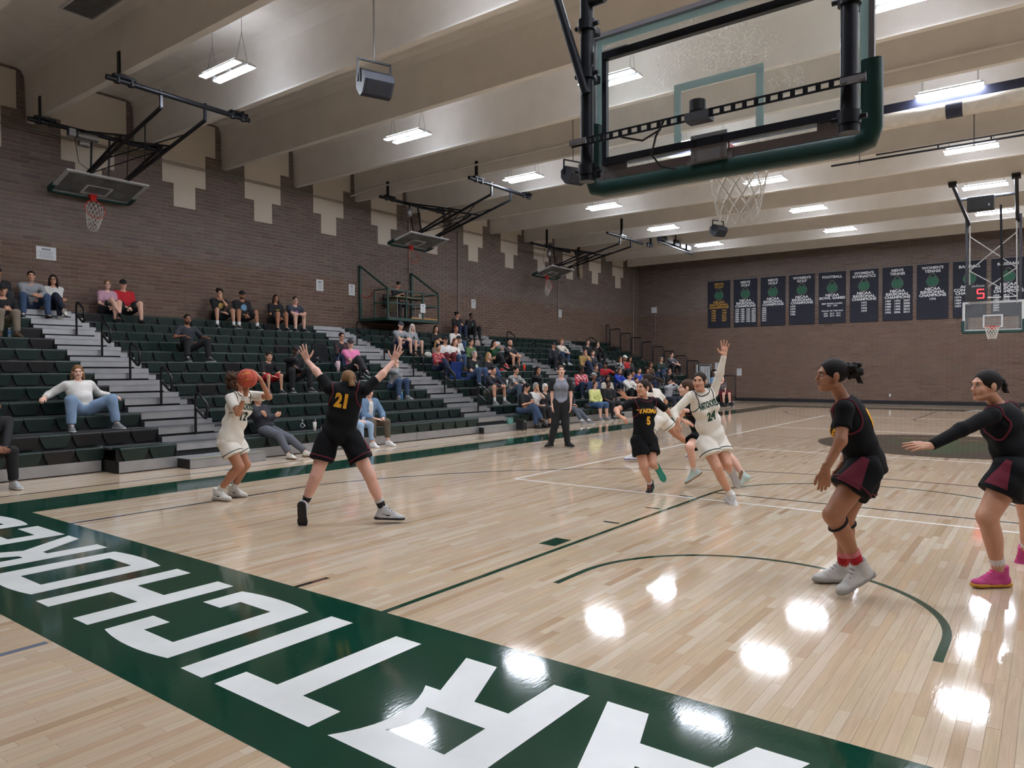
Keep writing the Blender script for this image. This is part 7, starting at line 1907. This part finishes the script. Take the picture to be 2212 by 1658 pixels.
# black number 4, arm reaching forward
J, r, t, b = player(5.35, dict(pelvis=(2196, 1006), HL=(2184, 1020, -0.09), HR=(2206, 1016, 0.10), KL=(2132, 1116, -0.10), AL=(2160, 1238, -0.06), KR=(2222, 1108, 0.30), AR=(2218, 1187, 0.58),
    SL=(2142, 898, -0.10), SR=(2184, 884, 0.22), EL=(2076, 928, -0.16), WL=(2010, 962, -0.20), ER=(2218, 955, 0.34), WR=(2190, 1012, 0.3), head=(2130, 834, 0.0)),
    dict(g=dict(fem=1, b=1.08, lb=1.2, s=1.0), skin='b', hair=('braid', 'black'), top=dict(under=dict(m=m_yak, sleeve=1.95, grow=0.008), m=m_yak, sleeve=1.95, grow=0.016, hem=0.09, fold=0.004, name='jersey', waist=1.13),
         bot=dict(m=m_yak, len=0.46, loose=0.05, taper=1.40, grow=0.016, name='shorts', fold=0.004), sock=(226, 224, 222), sockh=0.12, shoe=((196, 72, 130), (206, 150, 60), (220, 60, 120)), handL='flat', handR='relax', seed=15, h=0.012, hh=0.005, hd=0.004, feet=1.06, hs=1.02),
    'player in black number 4 at the right edge reaching forward, braid and pink shoes', -CR*0.97-CF*0.02, {'L': (-CR*0.97-CF*0.1,), 'R': (-CR*0.6-UPV*0.6+CF*0.2,)},
    {'L': (-CR*0.97-UPV*0.02, UPV*0.75-CF*0.55), 'R': (-UPV*0.9-CR*0.3, CF*0.8)})
lettering(r, t, J, '4', 0.20, 0.62, m_goldcl, back=True, bold=0.010, sx=0.85)
piping(r, t, J, m_maroon, 0.0075); side_panel(r, b, J, m_maroon, 'L', 0.04, 0.17, 0.24, 0.02)
# ------------------------------------------------------------------ small things in the stands and by the court
def lathe(mb, c, prof, n=14):
    c = np.array(c, float); vs = []; fs = []
    for r_, z_ in prof:
        for i in range(n):
            t = 2*math.pi*i/n; vs.append(c+V3(r_*math.cos(t), r_*math.sin(t), z_))
    for j in range(len(prof)-1):
        for i in range(n): fs.append((j*n+i, j*n+(i+1) % n, (j+1)*n+(i+1) % n, (j+1)*n+i))
    mb.add(vs, fs, True); return mb
def row_point(px, x, z):
    P = on(px, 829, 0, x); return V3(x, P[1], z)
m_blub = mat('bottle_blue_plastic', (110, 170, 200), 0.15, var=0.05, trans=0.5)
m_clrb = mat('bottle_clear_plastic', (190, 205, 214), 0.12, var=0.04, trans=0.6)
def bottle(P, label, m, capc=(225, 228, 230), h=0.21):
    r = empty('water_bottle', tuple(P)); tag(r, label, 'bottle')
    k = h/0.21
    lathe(MB(), P, [(0.0, 0.0), (0.031, 0.002), (0.033, 0.012), (0.031, 0.06), (0.033, 0.075), (0.031, 0.10), (0.033, 0.14), (0.026, 0.165), (0.014, 0.185), (0.013, 0.195*k/k)]).build('body', m, r)
    lathe(MB(), P, [(0.0, 0.21), (0.015, 0.208), (0.015, 0.190), (0.0, 0.188)]).build('cap', cloth(capc), r)
    lathe(MB(), P, [(0.0335, 0.085), (0.0338, 0.135)]).build('label_band', cloth((60, 110, 170)), r)
bottle(row_point(22, RX(9)+0.10, RZ(8)+0.001), 'clear water bottle by the khaki trousers at far left', m_clrb)
bottle(row_point(868, RX(3)+0.42, RZ(2)+0.001), 'blue water bottle beside the feet of the woman in the grey sweater', m_blub)
def tumbler(P, label, c, s=1.0, straw=True, handle=True):
    r = empty('tumbler', tuple(P)); tag(r, label, 'cup')
    lathe(MB(), P, [(0.0, 0.0), (0.034*s, 0.0), (0.036*s, 0.08*s), (0.047*s, 0.13*s), (0.049*s, 0.235*s), (0.0, 0.236*s)]).build('body', cloth(c), r)
    lathe(MB(), P, [(0.05*s, 0.234*s), (0.05*s, 0.25*s), (0.0, 0.252*s)]).build('lid', cloth((min(255, c[0]+10), c[1], c[2])), r)
    if straw: MB().cyl(P+V3(0.01, 0, 0.24*s), P+V3(0.015, 0.01, 0.33*s), 0.005, 6).build('straw', cloth((220, 200, 205)), r)
    if handle: MB().tube([P+V3(0, -0.045*s, 0.21*s), P+V3(0, -0.085*s, 0.20*s), P+V3(0, -0.085*s, 0.13*s), P+V3(0, -0.045*s, 0.12*s)], 0.008, 6).build('handle', cloth(c), r)
tumbler(row_point(731, RX(6)+0.30, RZ(5)+0.001), 'tall pale pink tumbler with a handle beside the flowered cardigan', (218, 190, 194), 1.15)
tumbler(row_point(679, RX(0)-0.10, RZ(0)+0.004), 'white insulated cup left on the front bench next to number 21', (214, 210, 200), 0.75, True, False)
tumbler(row_point(1095, RX(3)-0.15, RZ(3)+0.004), 'white paper cup beside the camouflage t-shirt', (222, 220, 214), 0.8, False, False)
tumbler(row_point(1132.5, RX(6)+0.28, RZ(5)+0.001), 'bright orange bottle near the bald man', (214, 62, 40), 0.95, False, False)
cn = row_point(686, RX(6)-0.12, RZ(6)+0.004); r = empty('drink_can', tuple(cn)); tag(r, 'slim silver drink can standing on an empty green seat', 'can')
lathe(MB(), cn, [(0.0, 0), (0.026, 0.004), (0.028, 0.012), (0.028, 0.135), (0.024, 0.15), (0.0, 0.15)]).build('body', m_galv, r)
lathe(MB(), cn, [(0.0284, 0.03), (0.0284, 0.11)]).build('label_band', m_blackcl, r)
def handbag(P, label, c, w=0.26, h=0.2, d=0.12):
    r = empty('handbag', tuple(P)); tag(r, label, 'bag')
    V, F = sdf_mesh([ellp(P+V3(0, 0, h*0.48), I3, (d*0.55, w*0.52, h*0.52)), ellp(P+V3(0, 0, h*0.25), I3, (d*0.6, w*0.55, h*0.30))], 0.012, k=0.03, cuts=[lambda Q: P[2]-Q[..., 2]])
    add_part('body', V, F, cloth(c), r)
    MB().tube([P+V3(0.02, w*0.25*math.cos(t), h*0.9+h*0.45*math.sin(t)) for t in np.linspace(0, math.pi, 9)], 0.008, 6).build('strap', cloth((int(c[0]*0.8), int(c[1]*0.8), int(c[2]*0.8))), r)
    MB().box(P+V3(d*0.58, 0, h*0.55), (0.01, 0.03, 0.02)).build('clasp', m_galv, r)
handbag(row_point(925, RX(8)+0.28, RZ(7)+0.001), 'white handbag on the bench right of the white haired woman', (216, 212, 204), 0.30, 0.17)
handbag(row_point(1032, RX(10)+0.20, RZ(9)+0.001), 'beige handbag with upright handle near the top row', (176, 152, 140), 0.28, 0.24)
handbag(row_point(1085, RX(3)-0.12, RZ(3)+0.004), 'black backpack between the dark sweater and the camouflage t-shirt', (26, 26, 29), 0.30, 0.30, 0.18)
handbag(row_point(1118, RX(6)+0.25, RZ(5)+0.001), 'black bag beside the orange bottle', (24, 24, 27), 0.26, 0.24)
handbag(row_point(1268, RX(0)-0.10, RZ(0)+0.004), 'shiny black handbag next to the yellow jacket', (18, 18, 20), 0.30, 0.15)
def stadium_chair(P, label, c):
    r = empty('stadium_chair', tuple(P)); tag(r, label, 'chair', 'padded stadium chairs'); m = cloth(c)
    MB().b2(P+V3(-0.20, -0.24, 0.0), P+V3(0.18, 0.24, 0.05)).build('seat', m, r)
    MB().box(P+V3(-0.24, 0, 0.28), (0.06, 0.48, 0.50), np.array([[0.98, 0, -0.17], [0, 1, 0], [0.17, 0, 0.98]]).T).build('backrest', m, r)
    for s in (-1, 1): MB().tube([P+V3(-0.24, s*0.25, 0.22), P+V3(0.10, s*0.26, 0.20), P+V3(0.14, s*0.25, 0.04)], 0.018, 6).build('armrest', m, r)
stadium_chair(V3(RX(6)-0.24, 9.15, RZ(6)+0.004), 'black padded stadium chair next to the flowered cardigan', (30, 31, 36))
stadium_chair(V3(RX(4)-0.28, 13.42, RZ(4)+0.004), 'blue stadium chair beside the man with the shield print', (34, 62, 130))
stadium_chair(V3(RX(11)-0.24, 18.95, RZ(11)+0.004), 'black stadium chair at the end of the top row', (26, 26, 29))
# box and teal crate at the foot of the second aisle
bx_ = on(1127, 929, 2, 0); r = empty('equipment_case', tuple(bx_)); tag(r, 'black wheeled case on the floor by the second aisle', 'case')
MB().b2(bx_+V3(-0.12, -0.10, 0.02), bx_+V3(0.10, 0.10, 0.29)).build('body', m_blackplastic, r); MB().b2(bx_+V3(0.10, -0.02, 0.22), bx_+V3(0.105, 0.06, 0.26)).build('sticker', cloth((110, 150, 140)), r)
for s in (-0.08, 0.08): MB().cyl(bx_+V3(0.09, s-0.01, 0.018), bx_+V3(0.09, s+0.01, 0.018), 0.018, 8).build('wheel', m_blackcl, r)
MB().tube([bx_+V3(-0.1, -0.05, 0.29), bx_+V3(-0.1, -0.05, 0.33), bx_+V3(-0.1, 0.05, 0.33), bx_+V3(-0.1, 0.05, 0.29)], 0.008, 6).build('handle', m_blackplastic, r)
tc_ = V3(-10.0, bx_[1]-0.06, 0.175); r = empty('teal_box', tuple(tc_)); tag(r, 'pale teal carton beside the black case', 'box')
MB().b2(tc_+V3(-0.08, -0.17, 0.0), tc_+V3(0.06, -0.02, 0.17)).build('body', cloth((110, 158, 148)), r)
for q in (-0.13, -0.06): MB().b2(tc_+V3(0.06, q-0.018, 0.13), tc_+V3(0.064, q+0.018, 0.15)).build('hand_hole', m_blackcl, r)
# walking cane
c0 = on(1173, 862, 0, -9.55); c1 = on(1191, 896, 0, -9.45)
r = empty('walking_cane', tuple(c1)); tag(r, 'black walking cane leaning beside the woman in the white t-shirt', 'cane')
dc_ = nrm(c0-c1); c2 = c0-dc_*((c0[2]-0.005)/dc_[2])
MB().cyl(c2, c0, 0.010, 8).build('shaft', m_blackplastic, r); MB().bar(c0+V3(0, -0.07, 0.005), c0+V3(0, 0.06, 0.01), 0.022).build('handle', m_blackplastic, r)
# wheelchair signs on the front seats
def access_sign(P, s):
    r = empty('seat_sign', tuple(P)); tag(r, 'white wheelchair symbol on a bench front, %s' % ('larger one' if s > 0.1 else 'small one behind number 21'), 'sign')
    X = V3(0, 1, 0)*s; Z = V3(0, 0, 1)*s; n = V3(0.004, 0, 0)
    mb = MB(); mb.tube([P+n+X*(0.30*math.cos(t)-0.08)+Z*(0.30*math.sin(t)-0.18) for t in np.linspace(1.7, 6.6, 18)], 0.028*s/0.7, 5)
    mb.build('wheel_mark', m_paper, r)
    mb = MB(); mb.tube([P+n+X*-0.06+Z*0.34, P+n+X*-0.03+Z*-0.02, P+n+X*0.22+Z*-0.04, P+n+X*0.34+Z*-0.34, P+n+X*0.44+Z*-0.30], 0.035*s/0.7, 5); mb.sphere(P+n+X*-0.07+Z*0.48, 0.07*s/0.7, 8, 5); mb.build('figure_mark', m_paper, r)
access_sign(on(654, 915, 0, RX(1)+0.006), 0.15); access_sign(on(694, 924, 0, RX(1)+0.006), 0.07)

# man at the table on the platform
gP = dict(b=1.08, sh=1.05, s=1.0); sP = V3(-16.72, 14.5, PZ+0.475)
J = seated_joints(sP, 0.0, gP, arm='table', lean=0.30, feet_drop=0.475, foot_x=0.38, head_pitch=-0.6, head_yaw=-0.1)
person(J, dict(g=gP, h=0.026, hh=0.011, hd=0.009, skin='b', hair=('buzz', 'black'), top=dict(m=(26, 27, 32), sleeve=1.4, hem=0.02), bot=dict(m=(44, 42, 44), len=1.9), shoe=BK, group='spectators on the bleachers'), 'man in black bent over the table on the wall platform', tuple(sP))

# woman in a mobility chair and the man in blue behind her
wb_ = on(1560, 877, 2, 0); yw = math.atan2(-0.62, 0.78)
F2 = V3(math.cos(yw), math.sin(yw), 0); L2 = V3(-math.sin(yw), math.cos(yw), 0)
r = empty('wheelchair', tuple(wb_)); tag(r, 'black and red wheelchair at the far end of the bleachers', 'wheelchair')
Q = lambda f, l, z: wb_+F2*f+L2*l+V3(0, 0, z)
R2 = np.stack([F2, L2, V3(0, 0, 1)], 1)
MB().box(Q(0, 0, 0.46), (0.46, 0.46, 0.07), R2).build('seat', m_blackcl, r); MB().box(Q(-0.25, 0, 0.75), (0.08, 0.46, 0.55), R2).build('backrest', m_blackcl, r)
MB().box(Q(-0.05, 0, 0.25), (0.5, 0.36, 0.25), R2).build('base', m_blackplastic, r)
m_redfr = cloth((120, 24, 34))
for s in (-1, 1):
    MB().tube([Q(-0.25, s*0.27, 0.68), Q(0.22, s*0.27, 0.68), Q(0.30, s*0.27, 0.45), Q(0.36, s*0.27, 0.20)], 0.018, 7).build('armrest', m_redfr, r)
    for f_, rr in ((-0.18, 0.17), (0.36, 0.10)):
        w = MB(); w.tube([Q(f_+(rr-0.02)*math.cos(t), s*0.26, rr+(rr-0.02)*math.sin(t)) for t in np.arange(18)*2*math.pi/18], 0.02, 6, closed=True)
        for k in range(4): a_ = k*math.pi/4; w.bar(Q(f_-(rr-0.02)*math.cos(a_), s*0.26, rr-(rr-0.02)*math.sin(a_)), Q(f_+(rr-0.02)*math.cos(a_), s*0.26, rr+(rr-0.02)*math.sin(a_)), 0.012)
        w.build('wheel', m_blackcl, r)
MB().box(Q(0.46, 0, 0.08), (0.2, 0.36, 0.03), R2).build('footplate', m_blackplastic, r)
gW = dict(fem=1, b=1.22, lb=1.15, s=0.95, belly=0.8); sW = Q(-0.06, 0, 0.50)
J = seated_joints(sW, yw, gW, arm='faceR', lean=0.06, feet_drop=0.42, foot_x=0.46, head_yaw=-0.1)
person(J, dict(g=gW, h=0.03, hh=0.012, hd=0.010, skin='a', hair=('short', 'white'), top=dict(m=cloth2('cloth_dotted', (48, 42, 46), (190, 170, 168), 34, 0.56), sleeve=0.9, hem=0.02), bot=dict(m=(104, 24, 44), len=0.95, loose=0.2), shoe=BK, group='spectators at the far end'), 'white haired woman in a dotted top sitting in the wheelchair', tuple(sW))
J, r, t, b = player(33.6, dict(pelvis=(1546, 838), HR=(1543, 840), HL=(1549, 840), KR=(1543, 856), KL=(1550, 856), AR=(1543, 871), AL=(1551, 871), SR=(1538, 818), SL=(1554, 818), ER=(1536, 830), EL=(1556, 830), WR=(1538, 841), WL=(1555, 841), head=(1546, 808)),
    dict(g=dict(b=1.15, belly=0.9, s=1.0), skin='b', hair=('buzz', 'grey'), cap=(220, 218, 214), top=dict(m=(112, 150, 190), sleeve=0.8, hem=0.08), bot=dict(m=(60, 64, 76), len=1.9), h=0.036, hh=0.014, hd=0.012, high=False, shoe=BK), 'man in a light blue shirt and white cap standing behind the raised arm', -CF*0.9-CR*0.3, {'L': (-CF*0.9,), 'R': (-CF*0.9,)}, {}, group='spectators at the far end')
# folded white mats against the end wall
r = empty('folded_mats', (-13.2, 33.6, 0)); tag(r, 'white folded panels standing by the end wall behind the railings', 'panels')
for k in range(6): MB().b2((-13.55+0.13*k, 33.5, 0.9), (-13.45+0.13*k, 33.75, 1.9)).build('panel', m_paper, r)
MB().b2((-13.6, 33.45, 0.0), (-12.7, 33.8, 0.9)).build('cart', m_galv, r)
